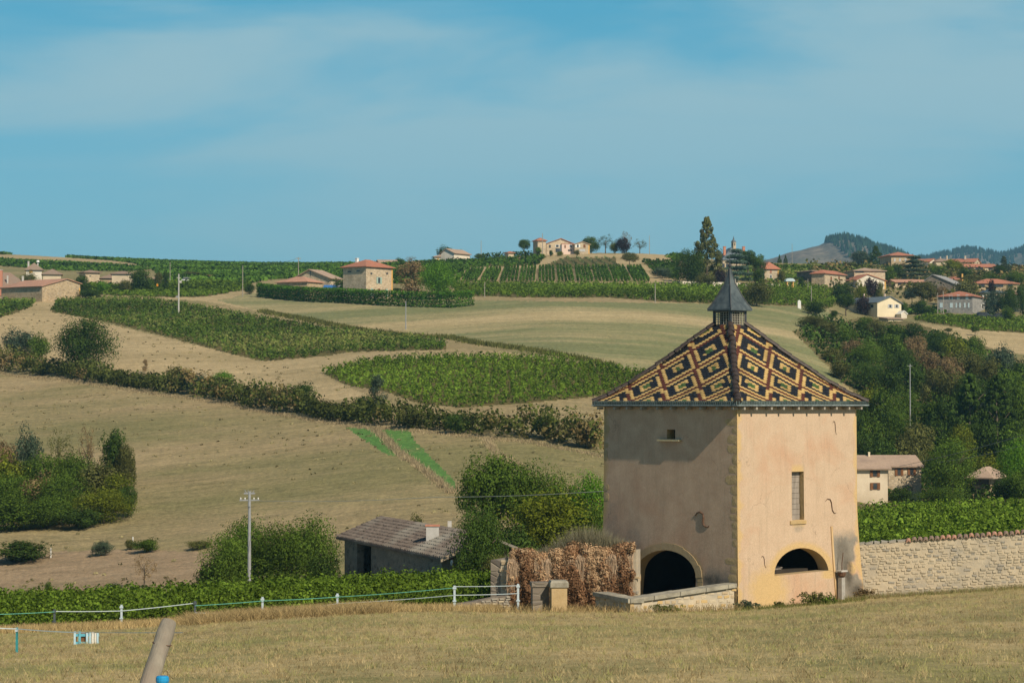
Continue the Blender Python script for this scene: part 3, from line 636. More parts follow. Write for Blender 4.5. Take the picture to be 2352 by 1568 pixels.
# ------------------------------------------------------------------ building materials
def stonemat(name, c1, c2, c3, scale=2.2, mortar=(0.42, 0.36, 0.27), bs=0.6):
    m, nt, b = newmat(name); v = texco(nt, 'Object', (1, 1, 1.7))
    vo = nt.nodes.new('ShaderNodeTexVoronoi'); nt.links.new(v, vo.inputs['Vector']); vo.inputs['Scale'].default_value = scale
    sep = nt.nodes.new('ShaderNodeSeparateColor'); nt.links.new(vo.outputs['Color'], sep.inputs[0])
    col = mixrgb(nt, sep.outputs[0], c1, c2); col = mixrgb(nt, maprange(nt, sep.outputs[1], 0.6, 0.9), col, c3)
    vd = nt.nodes.new('ShaderNodeTexVoronoi'); vd.feature = 'DISTANCE_TO_EDGE'; nt.links.new(v, vd.inputs['Vector']); vd.inputs['Scale'].default_value = scale
    e = maprange(nt, vd.outputs['Distance'], 0.0, 0.12)
    col = mixrgb(nt, e, mortar, col)
    col = mixrgb(nt, 1.0, col, mixrgb(nt, maprange(nt, noise(nt, texco(nt), 0.5, 4), 0.3, 0.7), (0.8, 0.8, 0.8), (1.15, 1.13, 1.1)), 'MULTIPLY')
    nt.links.new(col, b.inputs['Base Color']); bump(nt, b, e, bs, 0.04); return m
def tilemat(name, c1, c2, c3, scale=3.0):
    m, nt, b = newmat(name); v = texco(nt, 'Object')
    n1 = noise(nt, v, scale, 5, 0.8); n2 = noise(nt, v, 0.35, 4, 0.6)
    col = mixrgb(nt, maprange(nt, n1, 0.35, 0.65), c1, c2); col = mixrgb(nt, maprange(nt, n2, 0.45, 0.7), col, c3)
    nt.links.new(col, b.inputs['Base Color']); b.inputs['Roughness'].default_value = 0.85
    bump(nt, b, n1, 0.5, 0.06); return m
W_stone = stonemat('golden_stone', (0.42, 0.31, 0.18), (0.55, 0.42, 0.26), (0.34, 0.25, 0.15))
W_stone2 = stonemat('pale_stone', (0.52, 0.42, 0.29), (0.62, 0.51, 0.37), (0.42, 0.33, 0.22))
W_dark = stonemat('grey_stone', (0.20, 0.17, 0.14), (0.28, 0.24, 0.19), (0.15, 0.13, 0.11), mortar=(0.24, 0.21, 0.17))
W_white = surf('white_render', (0.66, 0.60, 0.50), (0.74, 0.68, 0.58), 1.5, c3=(0.60, 0.54, 0.44), bs=0.2)
W_cream = surf('cream_render', (0.70, 0.60, 0.42), (0.76, 0.66, 0.47), 1.5, c3=(0.64, 0.55, 0.38), bs=0.2)
W_lcream = surf('light_cream_render', (0.60, 0.50, 0.37), (0.68, 0.58, 0.44), 1.0, c3=(0.52, 0.43, 0.31), s3=0.4, bs=0.3)
W_tan = surf('tan_render', (0.55, 0.45, 0.32), (0.62, 0.51, 0.37), 1.2, c3=(0.48, 0.40, 0.29), bs=0.2)
W_pink = surf('pink_render', (0.66, 0.50, 0.42), (0.70, 0.54, 0.46), 1.2, bs=0.2)
W_blueg = stonemat('blue_grey_stone', (0.26, 0.26, 0.26), (0.34, 0.33, 0.31), (0.22, 0.22, 0.23), mortar=(0.33, 0.32, 0.3))
W_orange = surf('orange_quoin', (0.62, 0.36, 0.10), (0.70, 0.42, 0.14), 2, bs=0.2)
T_red = tilemat('red_tile', (0.36, 0.14, 0.085), (0.47, 0.20, 0.125), (0.30, 0.16, 0.11))
T_pink = tilemat('pink_tile', (0.42, 0.22, 0.15), (0.54, 0.31, 0.21), (0.33, 0.20, 0.14))
T_brown = tilemat('brown_tile', (0.22, 0.15, 0.115), (0.31, 0.22, 0.165), (0.26, 0.21, 0.16))
T_tan = tilemat('tan_tile', (0.36, 0.26, 0.19), (0.46, 0.34, 0.25), (0.30, 0.22, 0.17))
T_grey = tilemat('grey_sheet', (0.27, 0.27, 0.27), (0.36, 0.36, 0.35), (0.22, 0.22, 0.22))
T_slate = surf('slate', (0.10, 0.13, 0.15), (0.16, 0.19, 0.21), 2.0, rough=0.5, bs=0.2)
G_dark = surf('dark_glass', (0.03, 0.035, 0.04), (0.06, 0.065, 0.07), 1.0, rough=0.25, bs=0, spec=0.5)
S_brown = surf('brown_wood', (0.17, 0.075, 0.035), (0.23, 0.11, 0.05), 3, bs=0.2)
S_blue = surf('pale_blue_paint', (0.45, 0.58, 0.62), (0.55, 0.66, 0.70), 3, bs=0.1)
S_white = surf('white_paint', (0.72, 0.72, 0.70), (0.8, 0.8, 0.77), 3, bs=0.1)
S_green = surf('grey_green_paint', (0.30, 0.42, 0.36), (0.36, 0.48, 0.42), 3, bs=0.1)
S_grey = surf('grey_paint', (0.40, 0.41, 0.42), (0.48, 0.49, 0.50), 3, bs=0.1)
M_fascia = surf('eave_timber', (0.10, 0.07, 0.05), (0.16, 0.12, 0.09), 3, bs=0.2)
M_brick = surf('brick_red', (0.46, 0.19, 0.12), (0.56, 0.26, 0.17), 6, bs=0.3)
M_conc = surf('concrete', (0.42, 0.41, 0.38), (0.52, 0.50, 0.47), 3, bs=0.2)

def plane_hit(O, dirn, u, v):
    """ray through picture point against the vertical plane O + s*dirn + z; returns s, z"""
    tx, tz = uv2t(u, v)       # ray (tx,1,tz)*t
    # tx*t = Ox + s*dx ; t = Oy + s*dy
    den = tx * dirn.y - dirn.x; s = (O.x - tx * O.y) / den; t = O.y + s * dirn.y
    return s, tz * t - O.z
def roof_slab(m, quad, th):
    """quad of 4 points -> slab of thickness th below it"""
    q = [Vector(p) for p in quad]; n = (q[1] - q[0]).cross(q[3] - q[0]).normalized()
    if n.z < 0: n = -n
    m.hexa([p - n * th for p in q] + [p for p in q])
def house(name, label, uL, uC, uR, vE, Y, rise, roof, th_, wall, tile, L=None, R=None, wins=(), chim=(), group=None, vb=None, apex=0.5, vE2=None, quoin=None, oh=0.45, cat='house', wallR=None, tcol=None, ridge=None, down=1.5, zauto=True):
    t = R_(th_); ax = Vector((-math.cos(t), math.sin(t), 0)); bx = Vector((math.sin(t), math.cos(t), 0))
    O = P(uC, vE, Y); k = F / Y
    if vb is not None and zauto:
        Yn = gY((uC + uR) / 2, vb, 220); 
        if abs(Yn / Y - 1) < 0.16: Y = Yn; O = P(uC, vE, Y); k = F / Y
    if L is None: L = abs(plane_hit(O, ax, uL, vE)[0])
    if R is None: R = abs(plane_hit(O, bx, uR, vE)[0])
    pts = [O, O + ax * L, O + bx * R, O + ax * L + bx * R]
    zb = min(float(gz(p.x, p.y)) for p in pts) - down
    if vb is not None: zb = min(zb, P(uC, vb, Y).z)
    e = empty(name, (O.x, O.y, zb), math.atan2(bx.y, bx.x), label, cat, group)
    H = O.z - zb; Hr = rise / k; O0 = Vector((O.x, O.y, zb))
    m = MB()
    if roof in ('gableR', 'gableL'):
        ax_ = 'y' if roof == 'gableR' else 'x'; W_ = R if roof == 'gableR' else L; D = L if roof == 'gableR' else R
        H2 = H if vE2 is None else H + (vE - vE2) / k
        prof = [(0, 0), (W_, 0), (W_, H2), (W_ * apex, H + Hr - 0.12), (0, H)]
        m.prism(prof, ax_, 0, D); w_ = m.build('wall', wall, e)
        rf = MB(); A = (W_ * apex, H + Hr)
        mk = (lambda a, z, d: (a, d, z)) if roof == 'gableR' else (lambda a, z, d: (d, a, z))
        s1 = Hr / (W_ * apex); s2 = (H + Hr - H2) / (W_ * (1 - apex))
        roof_slab(rf, [mk(-oh, H - oh * s1 + .05, -oh * .7), mk(A[0], A[1] + .05, -oh * .7), mk(A[0], A[1] + .05, D + oh * .7), mk(-oh, H - oh * s1 + .05, D + oh * .7)], 0.16)
        roof_slab(rf, [mk(A[0], A[1] + .05, -oh * .7), mk(W_ + oh, H2 - oh * s2 + .05, -oh * .7), mk(W_ + oh, H2 - oh * s2 + .05, D + oh * .7), mk(A[0], A[1] + .05, D + oh * .7)], 0.16)
        rf.build('roof', tile, e)
    else:
        m.box(0, R, 0, L, 0, H); w_ = m.build('wall', wall, e)
        rf = MB(); z0 = H; z1 = H + Hr; a = -oh; x1 = R + oh; y1 = L + oh
        if roof == 'hip':
            ins = min(R, L) / 2 + oh
            if R >= L: r0, r1 = (a + ins, L / 2, z1), (x1 - ins, L / 2, z1)
            else: r0, r1 = (R / 2, a + ins, z1), (R / 2, y1 - ins, z1)
            c = [(a, a, z0), (x1, a, z0), (x1, y1, z0), (a, y1, z0)]; b = [(p[0], p[1], p[2] - 0.14) for p in c]
            vs = b + c + [r0, r1]
            fs = [(3, 2, 1, 0), (0, 1, 5, 4), (1, 2, 6, 5), (2, 3, 7, 6), (3, 0, 4, 7)]
            fs += [(4, 5, 9, 8), (5, 6, 9), (6, 7, 8, 9), (7, 4, 8)] if R >= L else [(4, 5, 8), (5, 6, 9, 8), (6, 7, 9), (7, 4, 8, 9)]
            rf.add(vs, fs)
        elif roof == 'monoB':      # rises away from the right-hand face
            roof_slab(rf, [(a, a, z0), (x1, a, z0), (x1, y1, z1), (a, y1, z1)], 0.15)
            m2 = MB(); m2.prism([(0, 0), (L, z1 - z0 - .1), (L, 0)], 'x', 0.02, R - 0.02); o = m2.build('gable_wall', wall, e); o.location.z = H
        elif roof == 'monoA':      # rises away from the left-hand face
            roof_slab(rf, [(a, a, z0), (x1, a, z1), (x1, y1, z1), (a, y1, z0)], 0.15)
            m2 = MB(); m2.prism([(0, 0), (R, z1 - z0 - .1), (R, 0)], 'y', 0.02, L - 0.02); o = m2.build('gable_wall', wall, e); o.location.z = H
        rf.build('roof', tile, e)
    if quoin:
        q = MB(); q.box(R - 0.35, R + 0.03, -0.03, 0.3, 0, H - 0.05 if vE2 is None else H - .1); q.build('quoin', quoin, e)
    for wv in wins:
        face, u, v, wp, hp = wv[:5]; kind = wv[5] if len(wv) > 5 else 'win'; sh = wv[6] if len(wv) > 6 else None
        dr = ax if face == 'L' else bx; s, z = plane_hit(O0, dr, u, v)
        fs = abs(dr.x); ww = wp / k / max(fs, 0.25) / 2; hh_ = hp / k / 2
        def fb(a0, a1, d0, d1, z0, z1, nm, mt, par):
            q = MB()
            if face == 'L': q.box(-d1, -d0, a0, a1, z0, z1)
            else: q.box(a0, a1, -d1, -d0, z0, z1)
            return q.build(nm, mt, par)
        if kind == 'door': fb(s - ww, s + ww, -.02, .05, z - hh_, z + hh_, 'door', sh or S_brown, e)
        elif kind == 'dark': fb(s - ww, s + ww, -.02, .03, z - hh_, z + hh_, 'opening', G_dark, e)
        elif kind == 'shut': fb(s - ww, s + ww, -.02, .07, z - hh_, z + hh_, 'shutter', sh or S_white, e)
        else:
            wo = fb(s - ww, s + ww, -.02, .04, z - hh_, z + hh_, 'window', S_white if sh is None else sh, e)
            fb(s - ww * .72, s + ww * .72, .045, .055, z - hh_ * .85, z + hh_ * .85, 'pane', G_dark, wo)
            if sh is not None:
                fb(s - ww * 1.9, s - ww * 1.02, .045, .09, z - hh_, z + hh_, 'shutter', sh, e); fb(s + ww * 1.02, s + ww * 1.9, .045, .09, z - hh_, z + hh_, 'shutter', sh, e)
    for ch in chim:
        face_u, v0, v1, wp, dep = ch[:5]; mt = ch[5] if len(ch) > 5 else M_conc
        p = O0 + bx * 0 + ax * 0; 
        # foot of the chimney at depth dep behind the near corner
        tx, tz = uv2t(face_u, v1); Yc = Y + dep; pt = Vector((tx * Yc, Yc, tz * Yc)); zt = P(face_u, v0, Yc).z
        rel = pt - O0; lx = rel.dot(bx); ly = rel.dot(ax); hw = wp / k / 2
        q = MB(); q.box(lx - hw, lx + hw, ly - hw, ly + hw, pt.z - zb - 0.6, zt - zb); q.box(lx - hw * 1.2, lx + hw * 1.2, ly - hw * 1.2, ly + hw * 1.2, zt - zb - .02, zt - zb + 0.12)
        q.build('chimney', mt, e)
    return e, O0, ax, bx

# ------------------------------------------------------------------ left hamlet
house('stone_barn', 'golden stone barn with wide gable and pink tiled roof at the left', 47, 97, 184, 656, 548, 19, 'gableR', 38, W_stone, T_pink, L=14, apex=0.64, vE2=646, vb=694, cat='barn', quoin=W_orange)
house('farmhouse', 'long farmhouse with brown hipped roof and two small chimneys at the left edge', -110, -60, 68, 660, 560, 37, 'hip', 84, W_stone, T_brown, L=10, vb=685, wins=[('R', 6, 671, 8, 14, 'dark'), ('R', 33, 679, 4, 5, 'dark')], chim=[(17.5, 634, 648, 3.5, 2), (52.5, 635, 646, 4.5, 3)])
q = MB(); p0 = P(2, 640, 563); e = empty('chimney_stack', (p0.x, p0.y, p0.z - 4), 0, 'red brick chimney stack cut off by the left picture edge', 'chimney'); q.box(-.35, .35, -.35, .35, 0, 6.0); q.build('shaft', M_brick, e); q = MB(); q.box(-.42, .42, -.42, .42, 6.0, 6.15); q.build('cap', M_conc, e)
h4, _, _, _ = house('village_house', 'small pale house with pointed brown roof and orange panel above the barn', 57, 60, 96, 619, 610, 17, 'hip', 80, W_white, T_brown, L=4, wins=[('R', 71, 623, 8, 7, 'shut', W_orange)], chim=[(65.5, 601, 610, 4, 1.5)])
dome = MB(); c = P(87, 602, 612)
for i in range(5):
    for j in range(10):
        def sp(a, b): return (math.cos(b) * math.cos(a) * .42, math.sin(b) * math.cos(a) * .42, math.sin(a) * .5)
        a0, a1 = i * math.pi / 10, (i + 1) * math.pi / 10; b0, b1 = j * math.pi / 5, (j + 1) * math.pi / 5
        dome.add([sp(a0, b0), sp(a0, b1), sp(a1, b1), sp(a1, b0)], [(0, 1, 2, 3)])
dome.tube([(0, 0, -0.9), (0, 0, 0.0)], 0.12, 6)
tag(dome.build('roof_cowl', S_white), 'rounded white cowl standing on the small brown roof at the left', 'roof vent').location = c
house('village_house', 'brown hipped roof just right of the small house with the orange panel', 97, 99, 140, 629, 600, 13, 'hip', 80, W_tan, T_brown, L=6)
house('village_house', 'small cubic stone house with flat brown roof right of the stone barn', 182, 196, 229, 624.5, 590, 6, 'hip', 62, W_stone2, T_brown, vb=651, wins=[('R', 207, 634, 3, 3, 'dark')], oh=0.6)
house('cottage', 'low cottage with brown roof and small dark door among garden trees', 226, 232, 283, 638, 600, 11, 'hip', 80, W_stone, T_brown, L=6, vb=656, wins=[('R', 259.5, 652, 6, 7, 'dark')])
house('cottage', 'brown roof behind the low cottage half hidden by a round tree', 255, 257, 305, 628, 625, 7, 'hip', 82, W_tan, T_brown, L=5)
house('hut', 'tiny stone hut right of the round garden tree', 343, 346, 361, 640, 600, 3, 'hip', 80, W_stone2, T_tan, L=3, vb=652)
house('shed', 'long low brown shed roof on the left skyline', 562, 566, 644, 606, 930, 3.5, 'hip', 80, T_brown, T_brown, L=10, cat='shed', down=0.3)
# ------------------------------------------------------------------ farm behind the clipped hedge
house('tall_farmhouse', 'tall square golden stone farmhouse with red hipped roof behind the clipped hedge', 788, 841, 901.5, 611, 575, 18, 'hip', 40, W_stone2, T_red, vb=690, quoin=W_orange, oh=0.5,
      wins=[('R', 870.5, 644, 6, 15, 'win', S_green), ('R', 871, 672, 4, 19, 'door'), ('R', 854, 671, 5, 18, 'shut', S_green), ('R', 888, 672, 5, 17, 'shut', S_green), ('L', 803, 624, 9, 3, 'dark'), ('L', 823, 622, 8, 3, 'dark'), ('R', 853, 628, 4, 4, 'dark'), ('R', 889, 628, 4, 4, 'dark')], chim=[(820, 594, 600, 6, 5, S_white)])
house('barn', 'low golden stone outbuilding with long pink tiled roof left of the tall farmhouse', 636, 706, 741, 646, 560, 13, 'hip', 30, W_stone, T_pink, vb=676, cat='barn', oh=0.4, wins=[('R', 723, 664, 3, 6, 'dark')])
house('gabled_barn', 'gabled stone barn with tan roof and white gable behind the low outbuilding', 684, 757, 783, 637, 585, 20, 'gableL', 28, W_stone2, T_tan, zauto=False, vb=680, cat='barn', apex=0.62, vE2=632, oh=0.7, wins=[('L', 713, 627, 1.5, 15, 'dark')])
house('village_house', 'pale roofed house peeping up right behind the tall farmhouse', 868, 872, 914, 603, 780, 8, 'gableL', 78, W_tan, T_tan, L=8)
# ------------------------------------------------------------------ ridge
house('white_house', 'white two storey house with brown roof on the skyline ridge', 1013, 1043, 1052, 580, 735, 10, 'gableL', 32, W_white, T_tan, vb=600, apex=0.6, oh=0.5, R=9)
house('annex', 'low white annex with tan lean-to roof in front of the ridge house', 995, 998, 1045, 589, 722, 5, 'hip', 80, W_white, T_tan, L=4, vb=600, wins=[('R', 1021, 594, 9, 8, 'dark'), ('R', 1006, 595, 3, 6, 'shut', W_orange)])
house('tower_house', 'slim square tower with red pointed roof on the hilltop farm', 1229, 1235, 1254, 552, 742, 7, 'hip', 72, W_stone2, T_red, vb=586, L=4.5, cat='tower')
house('hill_farm', 'wide gabled stone and pink farmhouse on the hilltop', 1252, 1255, 1319, 559, 752, 12, 'gableR', 80, W_stone2, T_red, L=14, apex=0.52, vb=584,
      wins=[('R', 1263, 566, 4, 7, 'dark'), ('R', 1280, 565, 9, 6, 'win', None), ('R', 1281, 575, 10, 9, 'dark'), ('R', 1297, 565, 3, 7, 'shut', S_brown), ('R', 1303, 566, 3, 7, 'win'), ('R', 1309, 564, 6, 7, 'win'), ('R', 1306, 575, 7, 3, 'dark'), ('R', 1288.5, 570, 4, 14, 'shut', S_blue)])
pk = house('pink_wing', 'pink rendered front bay of the hilltop farmhouse under its right roof slope', 1290, 1290.5, 1318, 559.5, 749.5, 0.6, 'monoB', 80, W_pink, T_red, L=1.5, vb=584, oh=0.05, wins=[('R', 1298, 566, 3, 7, 'shut', S_brown), ('R', 1311, 565, 7, 7, 'win'), ('R', 1312, 575, 3, 4, 'dark'), ('R', 1306, 575, 3, 4, 'dark')])
house('hill_farm_wing', 'lower gabled wing with white shuttered window at the right of the hilltop farm', 1318, 1320, 1354, 560, 752, 6, 'gableR', 80, W_stone2, T_tan, L=9, apex=0.5, vb=584, wins=[('R', 1327, 565, 6, 7, 'win', S_white), ('R', 1342.5, 565, 5, 7, 'shut', S_brown), ('R', 1337, 575, 14, 5, 'shut', S_grey)], quoin=W_orange)
house('hut', 'small red roofed hut at the end of the dark hedge on the ridge', 1164, 1168, 1180, 580, 735, 3.5, 'hip', 70, W_tan, T_red, L=3)
# ------------------------------------------------------------------ chateau
e, O0, ax, bx = house('chateau', 'chateau with steep slate roof and brick chimneys rising behind the cedars', 1655, 1660, 1714, 596, 700, 30, 'hip', 82, W_stone2, T_slate, L=12, chim=[(1664, 567, 582, 5.5, 2, M_brick), (1708, 567, 580, 5.5, 2, M_brick)], oh=0.3, wins=[('R', 1662, 610, 5, 9, 'dark'), ('R', 1670, 610, 5, 9, 'dark')])
e = empty('bell_turret', P(1685, 566, 706), 0.6, 'thin pointed bell turret standing on the slate chateau roof', 'spire'); e.scale = (.42, .42, .39)
q = MB(); q.box(-1.15, 1.15, -1.15, 1.15, -2, 3.3); q.build('turret_wall', W_stone2, e)
q = MB(); q.box(-.35, .35, -1.22, -1.1, 0.5, 2.4); q.box(-1.22, -1.1, -.35, .35, 0.5, 2.4); q.build('louvre', G_dark, e)
q = MB(); q.add([(-1.45, -1.45, 3.3), (1.45, -1.45, 3.3), (1.45, 1.45, 3.3), (-1.45, 1.45, 3.3), (-.5, -.5, 5.0), (.5, -.5, 5.0), (.5, .5, 5.0), (-.5, .5, 5.0), (0, 0, 8.0)], [(3, 2, 1, 0), (0, 1, 5, 4), (1, 2, 6, 5), (2, 3, 7, 6), (3, 0, 4, 7), (4, 5, 8), (5, 6, 8), (6, 7, 8), (7, 4, 8)]); q.build('spire_roof', T_slate, e)
house('red_roofed_house', 'tan house with bright red hipped roof right of the dark cypress', 1752, 1756, 1788.5, 617, 640, 17, 'hip', 76, W_stone2, T_red, L=8, vb=645, quoin=W_orange, wins=[('R', 1770.5, 623, 4, 8, 'shut', T_red), ('R', 1770.5, 635, 5, 8, 'win', None)])
def shelter():
    c = G(1814, Y=600); e = empty('shelter', c, 0.15, 'small open shelter with pale blue curved roof and yellow posts', 'shelter')
    k = F / 600
    for sx in (-0.75, 0.75):
        for sy in (-.6, .6): q = MB(); q.box(sx - .12, sx + .12, sy - .12, sy + .12, -0.5, 2.2); q.build('post', W_orange, e)
    q = MB(); pr = [(-1.2, 2.1), (1.2, 2.1), (1.1, 2.5), (.6, 2.85), (-.6, 2.85), (-1.1, 2.5)]; q.prism(pr, 'y', -.9, .9); q.build('canopy', S_blue, e)
shelter()
def lowwall(name, label, path, h, thick, mat_, Yl=None, cop=None):
    pts = [G(u, v) if Yl is None else G(u, Y=Yl[i]) for i, (u, v) in enumerate(path)]
    m = MB(); cpm = MB(); o0 = pts[0]
    for a, b in zip(pts[:-1], pts[1:]):
        d = (b - a); d.z = 0; n = Vector((-d.y, d.x, 0)).normalized() * thick / 2; a = a - o0; b = b - o0
        m.hexa([a - n - Vector((0, 0, .5)), b - n - Vector((0, 0, .5)), b + n - Vector((0, 0, .5)), a + n - Vector((0, 0, .5)), a - n + Vector((0, 0, h)), b - n + Vector((0, 0, h)), b + n + Vector((0, 0, h)), a + n + Vector((0, 0, h))])
        n2 = n * 1.15; z0 = Vector((0, 0, h + .002)); z1 = Vector((0, 0, h + .1)); cpm.hexa([a - n2 + z0, b - n2 + z0, b + n2 + z0, a + n2 + z0, a - n2 + z1, b - n2 + z1, b + n2 + z1, a + n2 + z1])
    e = empty(name, o0, 0, label, 'wall'); m.build('wall_body', mat_, e); cpm.build('coping', cop or mat_, e)
lowwall('garden_wall', 'long pale garden wall below the chateau trees', [(1562, 657.5), (1620, 658.5), (1700, 661)], 1.1, .4, W_white)
lowwall('garden_wall', 'pale roadside wall running right from the chateau to the dark barn', [(1700, 661), (1760, 659), (1830, 656), (1862, 657)], 0.55, .4, W_white)
# ------------------------------------------------------------------ village on the right
VG_ = 'village houses on the right hillside'
def vh(name, label, *a, **k): return house(name, label, *a, group=VG_, **k)
vh('village_house', 'tan house with dark shaded side wall and red roof, leftmost of the right village', 1864, 1894, 1942, 627, 640, 9, 'hip', 35, W_stone2, T_red, vb=664, wins=[('R', 1909, 639, 4, 8, 'shut', S_brown), ('R', 1927, 638, 4, 6, 'shut', S_brown), ('R', 1909, 629, 2.5, 3, 'dark'), ('R', 1927, 629, 2.5, 3, 'dark')])
vh('barn', 'dark stone barn joined to the left side of the leftmost village house', 1860, 1866, 1890, 622, 655, 3, 'hip', 60, W_dark, T_brown, cat='barn', L=7)
vh('village_house', 'white gabled house with red roof and orange corner stones', 1958, 1968, 2034, 641, 632, 12, 'gableR', 72, W_white, T_red, L=9, apex=0.36, vE2=643, vb=664, quoin=W_orange, wins=[('R', 2003, 656, 9, 8, 'dark')])
vh('village_house', 'pale house with broad brown hipped roof behind the white gable', 1960, 1962, 2033, 621, 670, 8.5, 'hip', 80, W_stone2, T_tan, L=9, wins=[('R', 1974, 624, 20, 5, 'dark')])
vh('manor_house', 'square tan manor house with red hipped roof against the far hills', 2043, 2047, 2094, 586, 850, 9, 'hip', 80, W_stone, T_red, L=12, vb=616, oh=0.8, wins=[('R', 2055, 597, 4, 7, 'shut', S_grey), ('R', 2067, 597, 4, 7, 'shut', S_grey), ('R', 2080, 597, 4, 7, 'shut', S_grey), ('R', 2055, 609, 4, 7, 'dark'), ('R', 2078, 609, 3, 9, 'dark')])
vh('village_house', 'small house with white gable and bright red roof on the crest', 2119, 2135.5, 2153, 600, 850, 7, 'gableR', 45, W_white, T_red, L=7, vb=612, apex=0.5)
vh('village_house', 'dark roofed house with two chimneys on the crest', 2148, 2150, 2184, 600, 870, 8.5, 'hip', 80, W_tan, T_brown, L=8, chim=[(2175, 588, 594, 2.5, 3, W_tan), (2160, 590, 594, 2, 3)])
vh('village_house', 'red roofed house with stone gable end at its right on the crest', 2203, 2238, 2252, 601, 850, 9, 'gableR', 25, W_stone2, T_red, L=12, vb=612, chim=[(2217, 588, 592, 3, 5, W_white)])
vh('long_house', 'long low terrace with straight red roof below the crest', 2214, 2217, 2289, 612, 800, 7, 'gableL', 82, W_tan, T_red, L=6, vb=626, wins=[('R', 2228, 617, 12, 6, 'dark'), ('R', 2250, 617, 20, 6, 'dark'), ('R', 2275, 617, 10, 6, 'dark')])
vh('long_house', 'low house with narrow pinkish roof in front of the big cedar', 2051, 2054, 2127, 647, 680, 6.5, 'gableL', 82, W_tan, T_pink, L=6, vb=660, wins=[('R', 2070, 652, 16, 6, 'dark'), ('R', 2105, 651, 18, 5, 'dark')])
vh('barn', 'big dark barn with sloping grey sheet roof in the middle of the village', 2126, 2192, 2209, 651, 645, 22, 'gableL', 25, W_dark, T_grey, apex=0.75, vE2=641, cat='barn', R=13, vb=672)
vh('village_house', 'red roof with brick chimney right behind the grey roofed barn', 2186, 2188, 2208, 641, 690, 7, 'hip', 78, W_tan, T_red, L=6, chim=[(2210, 630, 640, 3, 0, W_orange)])
vh('long_house', 'long house with bright red hipped roof near the right edge', 2238, 2243, 2340, 650, 650, 12, 'hip', 80, W_stone, T_red, L=9, vb=668, wins=[('R', 2255, 656, 14, 8, 'dark'), ('R', 2290, 656, 30, 7, 'dark'), ('R', 2320, 656, 10, 7, 'dark')])
vh('house', 'blue grey stone house with pale blue shutters and brown red hipped roof', 2155, 2233.5, 2266.5, 679, 596, 13, 'hip', 24, W_blueg, T_red, vb=722, quoin=W_orange,
   wins=[('L', 2184, 682.5, 4.5, 9, 'win', S_blue), ('L', 2201, 682, 6, 10, 'shut', S_blue), ('L', 2221, 682, 6, 10, 'shut', S_blue), ('L', 2162, 701, 6, 11, 'shut', S_blue), ('L', 2185, 701, 6, 11, 'shut', S_blue), ('L', 2196.5, 701, 3, 11, 'shut', S_blue), ('L', 2205, 701, 3, 11, 'shut', S_blue), ('L', 2216, 701, 3, 11, 'shut', S_blue), ('L', 2225, 701, 3, 11, 'shut', S_blue), ('R', 2258, 682.5, 6, 10, 'shut', S_white), ('R', 2257, 703, 11, 13, 'win', None)])
vh('house', 'cream house with grey roof and grey shutters above the thicket', 1991, 2015, 2070, 693, 588, 13.5, 'gableR', 60, W_cream, T_slate, L=13, apex=0.54, vE2=694, vb=731,
   wins=[('R', 2044.5, 703, 6, 8, 'win', S_grey), ('R', 2059.5, 703, 6, 8, 'win', S_grey), ('R', 2059, 722, 3, 5, 'dark'), ('L', 2003, 703, 5, 7, 'dark')], chim=[(1984.5, 676, 684, 2.5, 9, W_pink), (2032, 676, 683, 2.5, 4, W_pink)])
vh('shed', 'small white gabled shed right beside the cream house', 2068, 2070, 2083, 719, 582, 6, 'gableR', 75, W_white, S_white, L=4, vb=731, cat='shed', oh=0.25)
vh('shed', 'low shed with red tile roof in front of the cream house', 2026, 2040, 2074, 731, 572, 5, 'monoB', 66, W_cream, T_tan, L=4, vb=738, cat='shed')
vh('village_house', 'white house cut off by the right edge behind dark trees', 2336, 2340, 2375, 676, 600, 10, 'hip', 80, W_white, T_pink, L=8, vb=718, wins=[('R', 2346, 686, 5, 7, 'shut', S_grey), ('R', 2346, 702, 5, 7, 'dark')])
vh('village_house', 'dark solar roofed house between the long red house and the right edge', 2258, 2264, 2310, 671, 625, 9, 'hip', 76, W_tan, T_slate, L=7, vb=690)
# ------------------------------------------------------------------ farmhouse in the valley, right of the tower
house('farmhouse', 'cream farmhouse with brown shutters and long tiled roof seen right behind the tower', 1880, 1884, 2039, 1073.5, 300, 26, 'gableL', 86, W_lcream, T_tan, L=8, vb=1150, down=1.0, oh=0.5,
      wins=[('R', 2009.6, 1085.6, 12, 18, 'win', S_brown), ('R', 2010, 1116, 12, 16, 'win', S_brown)], chim=[(1996, 1040, 1050, 4, 4, W_cream)])
house('farmhouse', 'stone right half of the valley farmhouse with half closed shutters', 2039, 2040.5, 2116, 1069, 301, 22, 'gableL', 86, W_stone2, T_tan, L=8, vb=1150, down=1.0, oh=0.4,
      wins=[('R', 2065, 1083, 10, 18, 'win', S_brown), ('R', 2094, 1083, 10, 16, 'win', S_brown)])
house('lean_to', 'small porch with tiled lean-to roof against the cream farmhouse', 1950, 1952, 2001, 1107, 296.5, 6.5, 'monoB', 86, W_cream, T_pink, L=3, vb=1140, down=0.6, oh=0.2, cat='porch', wins=[('R', 1985, 1116, 26, 14, 'dark')])
house('cottage', 'small stone cottage with brown hipped roof half buried in trees at the right', 2234, 2272, 2300, 1096, 285, 24, 'hip', 33, W_stone, T_tan, vb=1143, down=0.6, oh=0.9, wins=[('L', 2252, 1106, 34, 16, 'dark'), ('L', 2249, 1130, 8, 20, 'dark'), ('R', 2286, 1118, 10, 12, 'dark')])
lowwall('farm_terrace_wall', 'low stone terrace wall in front of the cream farmhouse', [(1950, 0), (1985, 0), (2022, 0), (2045, 0)], 1.6, .4, W_stone, Yl=[286, 286, 286, 287])

